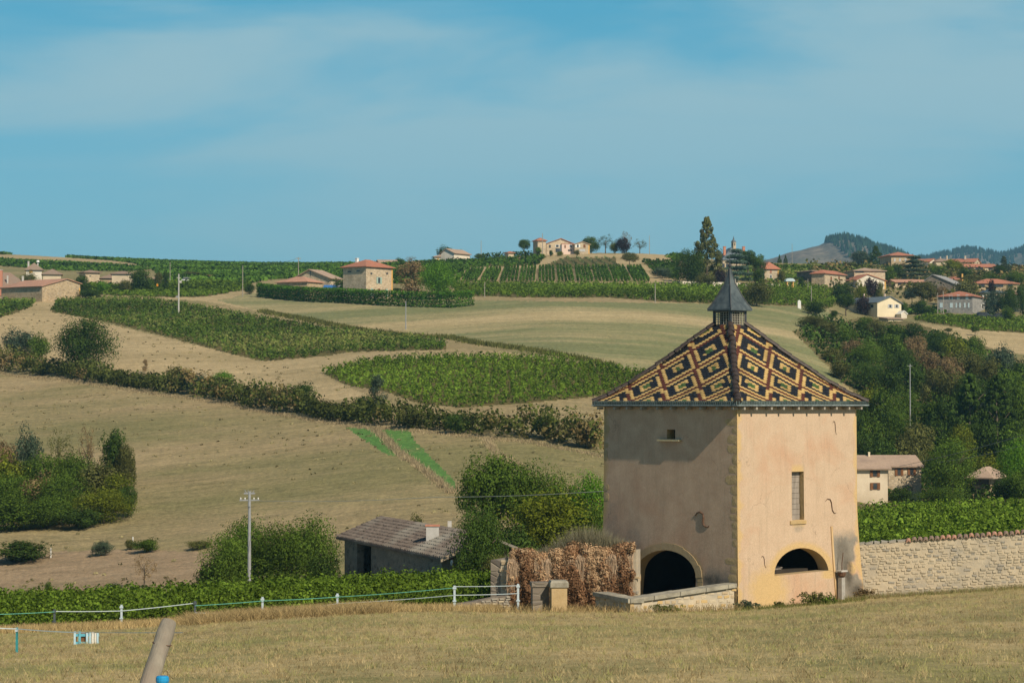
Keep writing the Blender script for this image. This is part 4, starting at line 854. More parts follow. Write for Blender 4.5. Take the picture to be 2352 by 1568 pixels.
# ------------------------------------------------------------------ dark barn in the valley
def dark_barn():
    A = P(770, 1233, 160); B = P(1012, 1283, 139)          # front eave line, left and right ends
    zb = -14.6
    e = empty('dark_stone_barn', (A.x, A.y, zb), 0, 'dark stone barn with weathered grey tile roof and one chimney behind the vines', 'barn')
    A = A - e.location; B = B - e.location; Cc = P(1060, 1250, 147) - e.location; D = P(862, 1190, 171) - e.location   # right end top and back ridge ends
    d = (B - A); d.z = 0; d.normalize(); n = Vector((-d.y, d.x, 0))
    if n.y < 0: n = -n
    w_ = Vector((D.x, D.y, 0)) - Vector((A.x, A.y, 0)); ridge_off = 3.05
    Lw = (Vector((B.x, B.y, 0)) - Vector((A.x, A.y, 0))).length
    A2 = A + n * ridge_off + Vector((0, 0, 1.28)) + d * 0.2; B2 = B + n * ridge_off + Vector((0, 0, 1.28)) 
    A3 = A + n * ridge_off * 2.0; B3 = B + n * ridge_off * 2.0
    m = MB(); a0 = A + d * .5 + n * .5; b0 = B - d * 1.3 + n * .5; a1 = A + d * .5 + n * 5.7; b1 = B - d * 1.3 + n * 5.7
    def zl(p, z): return Vector((p.x, p.y, z))
    am = (a0 + a1) / 2; bm_ = (b0 + b1) / 2
    # front wall in pieces around the tall black opening
    s0, s1 = 0.145, 0.30; pa, pb = a0.lerp(b0, s0), a0.lerp(b0, s1)
    t = n * .45
    def wallseg(p, q, zp, zq, z0=-1):
        m.hexa([zl(p, z0), zl(q, z0), zl(q + t, z0), zl(p + t, z0), zl(p, zp), zl(q, zq), zl(q + t, zq), zl(p + t, zp)])
    zt = lambda s: a0.z + (b0.z - a0.z) * s - 0.1
    wallseg(a0, pa, zt(0), zt(s0)); 
    # rest of the front with two small windows
    cuts = [(s1, 0.50, None), (0.50, 0.535, (2.4, 3.4)), (0.535, 0.565, None), (0.565, 0.60, (2.4, 3.4)), (0.60, 0.80, None), (0.80, 0.86, (1.5, 3.3)), (0.86, 1.0, None)]
    for c0, c1, hole in cuts:
        p, q = a0.lerp(b0, c0), a0.lerp(b0, c1)
        if hole is None: wallseg(p, q, zt(c0), zt(c1))
        else:
            wallseg(p, q, hole[0], hole[0]); m.hexa([zl(p, hole[1]), zl(q, hole[1]), zl(q + t, hole[1]), zl(p + t, hole[1]), zl(p, zt(c0)), zl(q, zt(c1)), zl(q + t, zt(c1)), zl(p + t, zt(c0))])
    def endwall(p, q, tt):
        r = (p + q) / 2; m.add([zl(p, -1), zl(q, -1), zl(q, p.z - .2), zl(r, p.z + 1.0), zl(p, p.z - .2), zl(p + tt, -1), zl(q + tt, -1), zl(q + tt, p.z - .2), zl(r + tt, p.z + 1.0), zl(p + tt, p.z - .2)],
                [(0, 1, 2, 3, 4), (9, 8, 7, 6, 5), (0, 5, 6, 1), (1, 6, 7, 2), (2, 7, 8, 3), (3, 8, 9, 4), (4, 9, 5, 0)])
    endwall(a0 + t, a1, d * .4); endwall(b0 + t, b1, -d * .4)
    m.hexa([zl(a1, -1), zl(b1, -1), zl(b1 + t, -1), zl(a1 + t, -1), zl(a1, a1.z - .3), zl(b1, b1.z - .3), zl(b1 + t, b1.z - .3), zl(a1 + t, a1.z - .3)])
    m.build('wall', W_dark, e)
    # roof slab with rows of tiles
    r = MB(); roof_slab(r, [A, B, B2, A2], .14); roof_slab(r, [A2, B2, B3, A3], .14); rf = r.build('roof', surf('weathered_tile', (0.10, 0.078, 0.064), (0.185, 0.152, 0.127), 2.5, c3=(0.25, 0.235, 0.20), s3=0.25, bs=0.6, bd=0.05), e)
    tm = MB(); ncol = 62; nrow = 9
    for i in range(ncol):
        s = (i + .5) / ncol; p = A.lerp(B, s); q = A2.lerp(B2, s)
        for j in range(nrow):
            a = p.lerp(q, j / nrow + .0); b = p.lerp(q, (j + 1.12) / nrow); jz = random.uniform(-.01, .02); lift = Vector((0, 0, .045 + jz)); w2 = d * (Lw / ncol * .36)
            a = a + lift * 1.5; b = b + lift * .4; dn = Vector((0, 0, .07))
            tm.add([a - w2, a - w2 * .4 + dn, a + w2 * .4 + dn, a + w2, b + w2, b + w2 * .4 + dn, b - w2 * .4 + dn, b - w2], [(0, 1, 6, 7), (1, 2, 5, 6), (2, 3, 4, 5), (0, 3, 2, 1)])
    tl = linkmesh('roof_tile', tm.mesh('roof_tile', fix=False), MATS['weathered_tile'], e); tl['kind'] = 'stuff'
    # verge board, rafters, chimney
    v = MB(); up = Vector((0, 0, .05)); out_ = d * .06
    v.hexa([B + Vector((0, 0, -.2)), B2 + Vector((0, 0, -.2)), B2 + out_ + Vector((0, 0, -.2)), B + out_ + Vector((0, 0, -.2)), B + up, B2 + up, B2 + out_ + up, B + out_ + up]); v.build('verge_board', surf('pale_timber', (0.38, 0.30, 0.21), (0.48, 0.39, 0.28), 4), e)
    for k in (.25, .5, .75):
        q = MB(); c = B.lerp(B2, k) - d * 1.2 + Vector((0, 0, -.32)); q.tube([c, c + d * 1.2], .08, 6); q.build('rafter', M_fascia, e)
    c = A.lerp(B, .70).lerp(A2.lerp(B2, .70), .55)
    q = MB(); q.box(c.x - .38, c.x + .38, c.y - .26, c.y + .26, c.z - .5, c.z + .8); ch = q.build('chimney', M_conc, e)
    q = MB(); q.box(c.x - .43, c.x + .43, c.y - .31, c.y + .31, c.z + .8, c.z + .89); q.build('chimney_cap', M_brick, ch)
    q = MB(); c2 = b0.lerp(b1, .35) + d * .3; 
    for k in range(6):
        pass
    lp = MB(); c3 = B.lerp(B2, .22) + Vector((0, 0, -.35)); lp.tube([c3, c3 + Vector((0, 0, -.12)), c3 + Vector((0, 0, -.3))], [.03, .09, .05], 8); lp.build('lamp', S_white, e)
dark_barn()
# ------------------------------------------------------------------ the pigeon tower
TY = 96.0
KT = P(1693, 925, TY); HZ = P(1690, 1398, TY).z; S_ = 7.446; H_ = KT.z + (925 - 928) / F * TY - HZ
T0 = Vector((KT.x, KT.y, HZ))
tower = empty('pigeon_tower', T0, math.atan2(BX.y, BX.x), 'square pink plastered pigeon tower with patterned glazed tile roof', 'tower')
def flare(t): return 0.42 * max(0, 1 - t / 0.50) ** 1.5 + 0.05 * (1 - t)
def plaster(name, c1, c2, yel, gry, warm):
    m, nt, b = newmat(name); v = texco(nt)
    col = mixrgb(nt, maprange(nt, noise(nt, v, 1.3, 6, 0.65), 0.3, 0.7), c1, c2)
    col = mixrgb(nt, maprange(nt, noise(nt, v, 0.45, 4, 0.6, 0.6), 0.50, 0.72, 0, 0.7), col, warm)
    # vertical rain stains
    vs = texco(nt, 'Object', (3.0, 3.0, 0.25)); st = maprange(nt, noise(nt, vs, 1.6, 5, 0.7), 0.52, 0.75, 0, 0.45); col = mixrgb(nt, st, col, (0.30, 0.235, 0.17))
    n = noise(nt, v, 3.0, 5, 0.7)
    def mask(a, k):
        q = nt.nodes.new('ShaderNodeMath'); q.operation = 'MULTIPLY_ADD'; nt.links.new(n, q.inputs[0]); q.inputs[1].default_value = k; nt.links.new(attr(nt, a), q.inputs[2])
        return maprange(nt, q.outputs[0], 0.5 + k / 2 - 0.22, 0.5 + k / 2 + 0.34)
    col = mixrgb(nt, mask('wash', 0.9), col, yel); col = mixrgb(nt, mask('grey', 0.8), col, mixrgb(nt, n, (0.14, 0.13, 0.11), gry))
    col = mixrgb(nt, mask('dirt', 1.0), col, (0.09, 0.08, 0.065))
    g1 = noise(nt, v, 45, 3, 0.8); g2 = noise(nt, v, 14, 4, 0.7)
    col = mixrgb(nt, 1.0, col, mixrgb(nt, maprange(nt, g1, 0.3, 0.7), (0.80, 0.79, 0.78), (1.18, 1.18, 1.18)), 'MULTIPLY'); col = mixrgb(nt, 1.0, col, mixrgb(nt, maprange(nt, g2, 0.3, 0.7), (0.90, 0.89, 0.88), (1.09, 1.09, 1.09)), 'MULTIPLY')
    vc = nt.nodes.new('ShaderNodeTexVoronoi'); vc.feature = 'DISTANCE_TO_EDGE'; vc.inputs['Scale'].default_value = 0.42
    vm = nt.nodes.new('ShaderNodeVectorMath'); vm.operation = 'ADD'; nd = nt.nodes.new('ShaderNodeTexNoise'); nd.inputs['Scale'].default_value = 1.6; nd.inputs['Detail'].default_value = 6; nt.links.new(v, nd.inputs['Vector']); nt.links.new(v, vm.inputs[0]); nt.links.new(nd.outputs['Color'], vm.inputs[1]); nt.links.new(vm.outputs[0], vc.inputs['Vector'])
    ck = nt.nodes.new('ShaderNodeMath'); ck.operation = 'MULTIPLY'; nt.links.new(maprange(nt, vc.outputs['Distance'], 0.0, 0.007, 0.5, 0.0), ck.inputs[0]); nt.links.new(maprange(nt, noise(nt, v, 0.6, 2), 0.5, 0.6), ck.inputs[1]); col = mixrgb(nt, ck.outputs[0], col, (0.12, 0.09, 0.07))
    nt.links.new(col, b.inputs['Base Color'])
    h = nt.nodes.new('ShaderNodeMath'); h.operation = 'ADD'; nt.links.new(noise(nt, v, 9, 6, 0.75), h.inputs[0]); nt.links.new(noise(nt, v, 1.2, 3, 0.5), h.inputs[1])
    bump(nt, b, h.outputs[0], 0.35, 0.012); return m
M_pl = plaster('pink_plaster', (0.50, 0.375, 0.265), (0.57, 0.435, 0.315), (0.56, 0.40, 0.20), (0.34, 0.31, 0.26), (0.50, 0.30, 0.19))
M_quoin = surf('quoin_stone', (0.40, 0.29, 0.145), (0.50, 0.37, 0.20), 2.5, c3=(0.34, 0.26, 0.15), bs=0.6, bd=0.03)
M_arch = surf('arch_stone', (0.42, 0.29, 0.13), (0.52, 0.37, 0.18), 2.2, c3=(0.36, 0.28, 0.17), bs=0.6, bd=0.03)
M_void = surf('dark_interior', (0.035, 0.03, 0.025), (0.05, 0.04, 0.03), 1)  # near-black colour puts the shade inside the openings into the material
M_old = surf('old_plank', (0.22, 0.19, 0.16), (0.34, 0.30, 0.26), 5, bs=0.5, stretch=(1, 1, 0.2))
M_iron = surf('rusty_iron', (0.09, 0.05, 0.035), (0.15, 0.085, 0.05), 8, rough=0.7)

M_pl2 = plaster('shaded_weathered_plaster', (0.43, 0.30, 0.21), (0.55, 0.405, 0.29), (0.40, 0.29, 0.145), (0.28, 0.25, 0.21), (0.44, 0.27, 0.18))  # worn left-face copy, also darkened in colour to stand in for its shade
def L3(y, z):   # left face (local plane x=0) -> local 3d
    t = z / H_; f = flare(t); return Vector((-0.06 * f, y * (S_ + f) / S_, z))
def R3(x, z):
    t = z / H_; f = flare(t); return Vector((x * (S_ + f) / S_, -0.06 * f, z))
def onL(u, v): s, z = plane_hit(T0, AX, u, v); return s, z
def onR(u, v): s, z = plane_hit(T0, BX, u, v); return s, z
def arch_pts(xl, xr, z0l, z0r, zt, n=18):
    """closed outline: flat bottom, elliptical top"""
    cx = (xl + xr) / 2; hw = (xr - xl) / 2; zs = max(z0l, z0r)
    pts = [(xl, z0l)] if z0l < zs - 0.02 else []
    for i in range(n + 1):
        a = math.pi * (1 - i / n); pts.append((cx + hw * math.cos(a), zs + (zt - zs) * math.sin(a)))
    if z0r < zs - 0.02: pts.append((xr, z0r))
    return pts
# left arch: doorway down to the ground, right arch: half round over a plastered sill
la, _ = onL(1603, 1320); lb, _ = onL(1469, 1320); _, lzt = onL(1536, 1263); _, lzs = onL(1536, 1322)
LARCH = arch_pts(min(la, lb), max(la, lb), -0.0 + 0.02, 0.02, lzt) 
LARCH = [(min(la, lb), 0.0)] + [((la + lb) / 2 + abs(lb - la) / 2 * math.cos(math.pi * (1 - i / 20)), lzs + (lzt - lzs) * math.sin(math.pi * i / 20)) for i in range(21)] + [(max(la, lb), 0.0)]
ra, _ = onR(1775, 1320); rb, _ = onR(1895, 1310); _, rzt = onR(1836, 1258); _, rz0 = onR(1776, 1322); _, rz1 = onR(1894, 1310)
RARCH = [(ra, rz0)] + [((ra + rb) / 2 + (rb - ra) / 2 * math.cos(math.pi * (1 - i / 20)), (rz0 + rz1) / 2 + (rzt - (rz0 + rz1) / 2) * math.sin(math.pi * i / 20)) for i in range(1, 20)] + [(rb, rz1)]
def rect(f, u0, v0, u1, v1):
    a, z1 = f(u0, v0); b, z0 = f(u1, v1); a, b = min(a, b), max(a, b); z0, z1 = min(z0, z1), max(z0, z1)
    return [(a, z0), (a, z1), (b, z1), (b, z0)]
LWIN = rect(onL, 1532, 986, 1551, 1008); RSLOT = rect(onR, 1818, 1083, 1846, 1193)
def pin(pt, poly):
    return bool(inpoly(np.array([pt[0]]), pt[1], poly)[0])
def wall_face(fn3, holes, maskf, flip):
    W_ = S_; pts = []; edges = []
    def loop(P_, sub=0.16):
        st = len(pts); out_ = []
        for i in range(len(P_)):
            a, b = P_[i], P_[(i + 1) % len(P_)]; n = max(1, int(math.hypot(b[0] - a[0], b[1] - a[1]) / sub)); out_ += [(a[0] + (b[0] - a[0]) * k / n, a[1] + (b[1] - a[1]) * k / n) for k in range(n)]
        pts.extend(out_); edges.extend([(st + i, st + (i + 1) % len(out_)) for i in range(len(out_))])
    loop([(0, -0.8), (0, H_), (W_, H_), (W_, -0.8)])
    for h in holes: loop(h, 0.3)
    xs = np.arange(0.12, W_ - 0.05, 0.13); zs = np.arange(-0.7, H_ - 0.05, 0.13)
    for x in xs:
        for z in zs:
            ok = True
            for h in holes:
                hx = [p[0] for p in h]; hz = [p[1] for p in h]
                if min(hx) - .05 < x < max(hx) + .05 and min(hz) - .05 < z < max(hz) + .05:
                    if pin((x, z), h) or min(math.hypot(x - p[0], z - p[1]) for p in h) < 0.05: ok = False; break
            if ok: pts.append((x, z))
    vs, es, fs, *_r = delaunay_2d_cdt([Vector(p) for p in pts], edges, [], 0, 1e-5)
    F_ = []
    for f in fs:
        c = sum((vs[i] for i in f), Vector((0, 0))) / len(f)
        if not any(pin((c.x, c.y), h) for h in holes): F_.append(tuple(f))
    V3 = [fn3(p.x, p.y) for p in vs]; me = bpy.data.meshes.new('plaster_wall'); me.from_pydata(V3, [], F_)
    for nm in ('wash', 'grey', 'dirt'):
        at = me.attributes.new(nm, 'FLOAT', 'POINT'); at.data.foreach_set('value', [maskf(nm, p.x, p.y) for p in vs])
    return me
def blob(x, z, cx, cz, rx, rz): 
    d = math.hypot((x - cx) / rx, (z - cz) / rz); return max(0, min(1, 1.5 - d))
GP, GZ = onR(1909, 1208); BL = [(onR(u, v), r) for u, v, r in [(1967, 1264, .3), (1966, 1293, .3), (1947, 1305, .24), (1974, 1308, .36), (1985, 1330, .3)]]
def maskR(nm, x, z):
    if nm == 'wash':
        w = max(0, 1.0 - x / (0.34 + 0.12 * math.sin(z * 5) + 0.1 * math.sin(z * 11 + 1))) * 1.3
        w = max(w, max(0, 1 - (S_ - x) / (0.26 + 0.13 * math.sin(z * 4.3 + 2))) * 1.2)
        dx = (x - (ra + rb) / 2) / ((rb - ra) / 2); dz = (z - rz0) / (rzt - rz0)
        if z > rz0 - .3: w = max(w, max(0, 1.3 - abs(math.hypot(dx, dz) - 1) / 0.30))
        w = max(w, blob(x, z, ra - .4, 0.6, 1.2, 1.0) * .9)
        sx = (RSLOT[0][0] + RSLOT[2][0]) / 2; sz = (RSLOT[0][1] + RSLOT[1][1]) / 2
        w = max(w, max(0, 1.2 - max(max(0, abs(x - sx) - .22) / .22, max(0, abs(z - sz) - 1.0) / .35)) if abs(x - sx) < .7 and abs(z - sz) < 1.7 else 0)
        for (c, r) in BL: w = max(w, blob(x, z, c[0], c[1], r, r) * 1.2)
        return min(w, 1)
    if nm == 'grey':
        g = 0
        if x > GP: g = max(0, min(1, (GZ - z) / 0.9 + 0.15)) * (1 if z < GZ + .1 else 0)
        for (c, r) in BL: g *= 1 - min(1, blob(x, z, c[0], c[1], r, r) * 1.5)
        if x > S_ - .22 - 0.1 * math.sin(z * 7): g *= .3
        g = max(g, blob(x, z, (RSLOT[0][0] + RSLOT[2][0]) / 2, RSLOT[0][1] - .35, .38, .22) * .55)
        return g
    d = 0
    if x > GP: d = max(blob(x, z, GP + .8, 1.1, .35, .8) * .75, blob(x, z, GP + 1.3, .3, .6, .4) * .8, blob(x, z, GP + .55, 2.0, .5, .7) * .55)
    return max(d, blob(x, z, 3.2, -0.1, 3.5, .35) * .35)
def maskL(nm, y, z):
    if nm == 'wash':
        w = max(0, 1 - y / (0.30 + 0.15 * math.sin(z * 4.1 + 1) + .1 * math.sin(z * 9))) * .9
        w = max(w, max(0, 1 - (S_ - y) / (0.34 + 0.16 * math.sin(z * 3.7))) * 1.0)
        dx = (y - (la + lb) / 2) / (abs(lb - la) / 2); dz = (z - lzs) / (lzt - lzs)
        if z > lzs - .2: w = max(w, max(0, 1.2 - abs(math.hypot(dx, dz) - 1.15) / 0.2) * .8)
        return min(w, 1)
    if nm == 'grey': return max(blob(y, z, 5.8, 1.2, 1.0, 1.8) * .6, blob(y, z, 1.0, .9, 1.0, .7) * .75, blob(y, z, 6.9, 3, .5, 1.5) * .4)
    return max(blob(y, z, 1.3, 1.05, .8, .25) * .7, blob(y, z, 3.5, H_ - .1, 5, .35) * .35)
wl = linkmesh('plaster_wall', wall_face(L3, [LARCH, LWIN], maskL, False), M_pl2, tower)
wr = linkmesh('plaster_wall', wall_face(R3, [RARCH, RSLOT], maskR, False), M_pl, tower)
bk_ = MB()
def c3(x, y, z): t = z / H_; f = flare(t); return Vector((S_ + f if x else -.06 * f, S_ + f if y else -.06 * f, z))
for (xa, ya), (xb, yb) in (((1, 0), (1, 1)), ((1, 1), (0, 1))):
    zz = [-.8, 0, .6, 1.2, 1.8, 2.5, 3.2, 3.8, H_]
    for z0, z1 in zip(zz[:-1], zz[1:]): bk_.add([c3(xa, ya, z0), c3(xb, yb, z0), c3(xb, yb, z1), c3(xa, ya, z1)], [(0, 1, 2, 3)])
bk_.build('rear_wall', M_pl, tower)
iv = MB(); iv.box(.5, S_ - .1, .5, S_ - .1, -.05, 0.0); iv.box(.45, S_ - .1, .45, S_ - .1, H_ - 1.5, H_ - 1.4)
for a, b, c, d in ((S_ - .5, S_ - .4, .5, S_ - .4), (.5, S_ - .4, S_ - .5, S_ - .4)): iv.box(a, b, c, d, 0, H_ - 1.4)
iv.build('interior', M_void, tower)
def reveal(fn3, hole, inward, dep, name, mt, closed=True):
    m = MB(); n = len(hole); rngs = range(n) if closed else range(n - 1)
    for i in rngs:
        a, b = hole[i], hole[(i + 1) % n]; A, B = fn3(*a), fn3(*b); I = inward * dep
        m.add([A, B, B + I, A + I], [(0, 1, 2, 3)])
    return m.build(name, mt, tower)
XI, YI = Vector((1, 0, 0)), Vector((0, 1, 0))
reveal(L3, LARCH, XI, .55, 'arch_reveal', M_arch); reveal(L3, LWIN, XI, .45, 'window_reveal', M_arch)
reveal(R3, RARCH, YI, .55, 'arch_reveal', M_arch); reveal(R3, RSLOT, YI, .32, 'window_reveal', M_quoin)
# blocks standing in the openings
q = MB(); a, b = RSLOT[0][0], RSLOT[2][0]; z0, z1 = RSLOT[0][1], RSLOT[1][1]
sh = empty('slot_shutter', (0, 0, 0)); sh.parent = tower
nb = 9
for i in range(nb):
    zz0 = z0 + (z1 - z0) * i / nb; zz1 = z0 + (z1 - z0) * (i + 1) / nb - .012
    q = MB(); q.box(a + .01, b - .06 + .03, .20 + random.uniform(-.012, .012), .24, zz0, zz1); q.build('plank', M_old, sh)
q = MB(); zc = z0 - .02; q.box(a - .12, b + .12, -.05, .0, zc - .14, zc); q.build('window_sill', M_arch, tower)
q = MB(); c = (la + lb) / 2
w0, wz0 = onL(1540, 1010); q.box(-.17, .02, w0 - .62, w0 + .62, wz0 - .05, wz0 + .02); q.build('landing_ledge', surf('pale_ledge', (0.46, 0.38, 0.22), (0.52, 0.44, 0.27), 5), tower)
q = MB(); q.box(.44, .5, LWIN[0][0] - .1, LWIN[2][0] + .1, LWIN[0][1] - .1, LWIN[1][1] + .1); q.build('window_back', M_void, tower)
# arch stones
def voussoirs(fn3, hole_top, outx, width, n, depth):
    for i in range(n):
        k0 = i / n * (len(hole_top) - 1); k1 = (i + 1) / n * (len(hole_top) - 1) - .06
        def at(k):
            j = min(int(k), len(hole_top) - 2); t = k - j; a, b = hole_top[j], hole_top[j + 1]
            p = Vector((a[0] + (b[0] - a[0]) * t, a[1] + (b[1] - a[1]) * t)); d = Vector((b[0] - a[0], b[1] - a[1])).normalized(); return p, Vector((-d.y, d.x))
        m = MB(); o = outx * depth; wd = width * random.uniform(.85, 1.12); q_ = []
        ks = [k0 + (k1 - k0) * s for s in (0, .5, 1)]
        inn = []; oo = []
        for k in ks:
            p, nn = at(k); inn.append(fn3(*p)); pp = p + nn * wd; oo.append(fn3(*pp))
        base = inn + oo[::-1]; top = [v + o for v in base]; n_ = len(base)
        m.add([v - o * .5 for v in base] + top, [tuple(range(n_ - 1, -1, -1)), tuple(range(n_, 2 * n_))] + [(j, (j + 1) % n_, n_ + (j + 1) % n_, n_ + j) for j in range(n_)])
        m.build('arch_stone', M_arch, tower)
voussoirs(L3, LARCH[1:-1], Vector((-1, 0, 0)), .30, 9, .025)
for (y0, y1) in ((LARCH[0][0] - .28, LARCH[0][0]), (LARCH[-1][0], LARCH[-1][0] + .28)):
    z = 0.0
    while z < lzs - .1:
        h = min(random.uniform(.35, .5), lzs - z); q = MB(); a = L3(y0, z); q.box(-.03, .05, y0 + random.uniform(-.04, .04) if y0 > c else y0, y1, z + .01, z + h - .015); o = q.build('jamb_stone', M_arch, tower); z += h
# quoins at the near corner and the far left corner
def irregular(m, pts2, fn3, outx, dep, rough=.02):
    n = len(pts2); top = [fn3(*p) + outx * dep for p in pts2]; bot = [fn3(*p) - outx * .02 for p in pts2]
    cx = sum(p[0] for p in pts2) / n; cz = sum(p[1] for p in pts2) / n; mid = fn3(cx, cz) + outx * (dep + .008)
    m.add(bot + top + [mid], [(i, (i + 1) % n, n + (i + 1) % n, n + i) for i in range(n)] + [(n + i, n + (i + 1) % n, 2 * n) for i in range(n)])
def stone_outline(x0, x1, z0, z1, rd):
    cx, cz = (x0 + x1) / 2, (z0 + z1) / 2; hx, hz = (x1 - x0) / 2, (z1 - z0) / 2; out_ = []
    for i in range(10):
        a = 2 * math.pi * i / 10 + .3; ca, sa = math.cos(a), math.sin(a); s = 1 / max(abs(ca) ** 5 + abs(sa) ** 5, .01) ** (1 / 5); j = rd.uniform(.80, 1.06)
        out_.append((cx + hx * ca * s * j, cz + hz * sa * s * j))
    return out_
rd = random.Random(4); z = 0.35; k = 0
while z < H_ - .3:
    h = rd.uniform(.28, .46); w_ = rd.choice([.30, .52, .38, .62]) * rd.uniform(.85, 1.1)
    if rd.random() < .85:
        m = MB(); irregular(m, stone_outline(-.0, w_, z + .02, z + h - .03, rd), L3, Vector((-1, 0, 0)), .004); m.build('quoin_stone', M_quoin, tower)
    z += h
z = 1.9
while z < H_ - .4:
    h = rd.uniform(.3, .5); w_ = rd.choice([.25, .45, .35]) * rd.uniform(.85, 1.1)
    if rd.random() < .55:
        m = MB(); irregular(m, stone_outline(S_ - w_, S_ + .02, z + .02, z + h - .05, rd), L3, Vector((-1, 0, 0)), .010); m.build('quoin_stone', M_quoin, tower)
    z += h
# iron wall anchors
def anchor(fn3, outx, cx, cz, hh_, flip=1, lean=.25, r=.02):
    P_ = []
    for i in range(17):
        t = i / 16; a = (t - .5) * 2; x = math.sin(a * math.pi * .95) * .16 * hh_ / .6 * -flip + a * lean * hh_ * .5 * -1; z = -a * hh_ * .5 * (1 - .12 * abs(a) ** 3) + 0
        P_.append(fn3(cx + x, cz + z) + outx * (.05))
    m = MB(); m.tube(P_, [r * (.6 + .8 * math.sin(math.pi * i / 16)) for i in range(17)], 7); m.build('wall_anchor', M_iron, tower)
def anchor_px(fn, plane, outx, pts, r):
    pp = []
    for k in range(len(pts) - 1):
        for q_ in range(3):
            t = q_ / 3; a, b = pts[k], pts[k + 1]; s, z = plane(a[0] + (b[0] - a[0]) * t, a[1] + (b[1] - a[1]) * t); pp.append(fn(s, z) + outx * .022)
    m = MB(); m.tube(pp, [r * (.5 + .7 * math.sin(math.pi * i / (len(pp) - 1))) for i in range(len(pp))], 7); m.build('wall_anchor', M_iron, tower)
SH = [(-15, -8), (-11, -15), (-4, -17), (2, -13), (4, -5), (3, 3), (3, 10), (7, 16), (14, 18), (19, 14)]
anchor_px(L3, onL, Vector((-1, 0, 0)), [(1613 + x, 1192 + y) for x, y in SH], .034)
SR_ = [(-12, -12), (-8, -17), (-2, -16), (1, -9), (2, 0), (3, 9), (7, 16), (13, 15)]
anchor_px(R3, onR, Vector((0, -1, 0)), [(1907 + x, 1162 + y) for x, y in SR_], .018)
anchor_px(R3, onR, Vector((0, -1, 0)), [(1752 + x * .5, 1290 + y * .8) for x, y in SR_], .009)
anchor_px(R3, onR, Vector((0, -1, 0)), [(1917 + x * .4, 982 + y * .9) for x, y in SR_], .009)
# proud orange strip by the grey patch, standing in for a sunlit recess jamb
q = MB(); x0, _ = onR(1905, 1300)
for zz in range(6):
    za = GZ * zz / 6; zb_ = GZ * (zz + 1) / 6; a = R3(x0, za); b = R3(x0, zb_)
    q.add([a, a + Vector((.16, 0, 0)), b + Vector((.16, 0, 0)), b, a + Vector((0, -.05, 0)), a + Vector((.09, -.05, 0)), b + Vector((.09, -.05, 0)), b + Vector((0, -.05, 0))], [(0, 4, 7, 3), (4, 5, 6, 7), (5, 1, 2, 6)])
q.build('jamb_strip', surf('sunlit_jamb_orange', (0.55, 0.38, 0.20), (0.60, 0.43, 0.24), 3), tower)
# shallow plaster patches / hollow stone at the left face
s, z = onL(1440, 1253); q = MB(); q.box(-.16, .02, s - .28, s + .28, z - .18, z - .02); q.build('corbel_stone', M_arch, tower)
# sill fill under the right arch, slightly recessed look
q = MB(); q.box(ra, rb, -.012, 0.0, 0.0, .02)

# ------------------------------------------------------------------ roof
RC = Vector((S_ / 2, S_ / 2, 0)); E_ = S_ / 2 + .34; ZE = H_ + .04
PROF = [(a * (E_ - .5) / 3.375, b) for a, b in [(0, 0), (.45, .30), (.95, .70), (1.6, 1.33), (2.3, 2.05), (3.375, 3.22)]]
seg = [0]
for (a, b), (c_, d_) in zip(PROF[:-1], PROF[1:]): seg.append(seg[-1] + math.hypot(c_ - a, d_ - b))
SL = seg[-1]
def prof(s):
    s = max(-.05, min(s, SL)); i = 0
    while i < len(seg) - 2 and s > seg[i + 1]: i += 1
    t = (s - seg[i]) / (seg[i + 1] - seg[i]); a, b = PROF[i], PROF[i + 1]
    return a[0] + (b[0] - a[0]) * t, a[1] + (b[1] - a[1]) * t, math.atan2(b[1] - a[1], b[0] - a[0])
# four faces: frame = origin at eave corner, dir along the eave, inward dir
FACES = [('L', Vector((-.34, -.34, 0)), Vector((0, 1, 0)), Vector((1, 0, 0))), ('R', Vector((-.34, -.34, 0)), Vector((1, 0, 0)), Vector((0, 1, 0))),
         ('B', Vector((S_ + .34, S_ + .34, 0)), Vector((-1, 0, 0)), Vector((0, -1, 0))), ('C', Vector((S_ + .34, S_ + .34, 0)), Vector((0, -1, 0)), Vector((-1, 0, 0)))]
core = MB()
for nm, o, dx, dy in FACES:
    for i in range(len(PROF) - 1):
        (r0, z0), (r1, z1) = PROF[i], PROF[i + 1]
        core.add([o + dx * r0 + dy * r0 + Vector((0, 0, ZE + z0 - .03)), o + dx * (2 * E_ - r0) + dy * r0 + Vector((0, 0, ZE + z0 - .03)), o + dx * (2 * E_ - r1) + dy * r1 + Vector((0, 0, ZE + z1 - .03)), o + dx * r1 + dy * r1 + Vector((0, 0, ZE + z1 - .03))], [(0, 1, 2, 3)])
M_under = surf('roof_boarding', (0.10, 0.075, 0.055), (0.14, 0.11, 0.08), 3)
core.box(-.34 + .02, S_ + .32, -.32, S_ + .32, ZE - .15, ZE - .05)
core.build('roof_deck', M_under, tower)
def glaze(name, c, c2, rough=.28):
    m = surf(name, c, c2, 9.0, rough=rough, bs=0.15, bd=.01, spec=.5, c3=(c[0] * .78 + .01, c[1] * .78 + .01, c[2] * .78 + .008), s3=1.1); return m
TM = dict(y=glaze('glazed_yellow', (0.50, 0.335, 0.115), (0.64, 0.455, 0.19), .4), n=glaze('glazed_navy', (0.012, 0.013, 0.016), (0.028, 0.029, 0.034), .4), r=glaze('glazed_red', (0.085, 0.026, 0.017), (0.13, 0.042, 0.026), .5), g=glaze('glazed_green', (0.06, 0.11, 0.03), (0.11, 0.17, 0.05)))
TK = ['y', 'n', 'r', 'g']
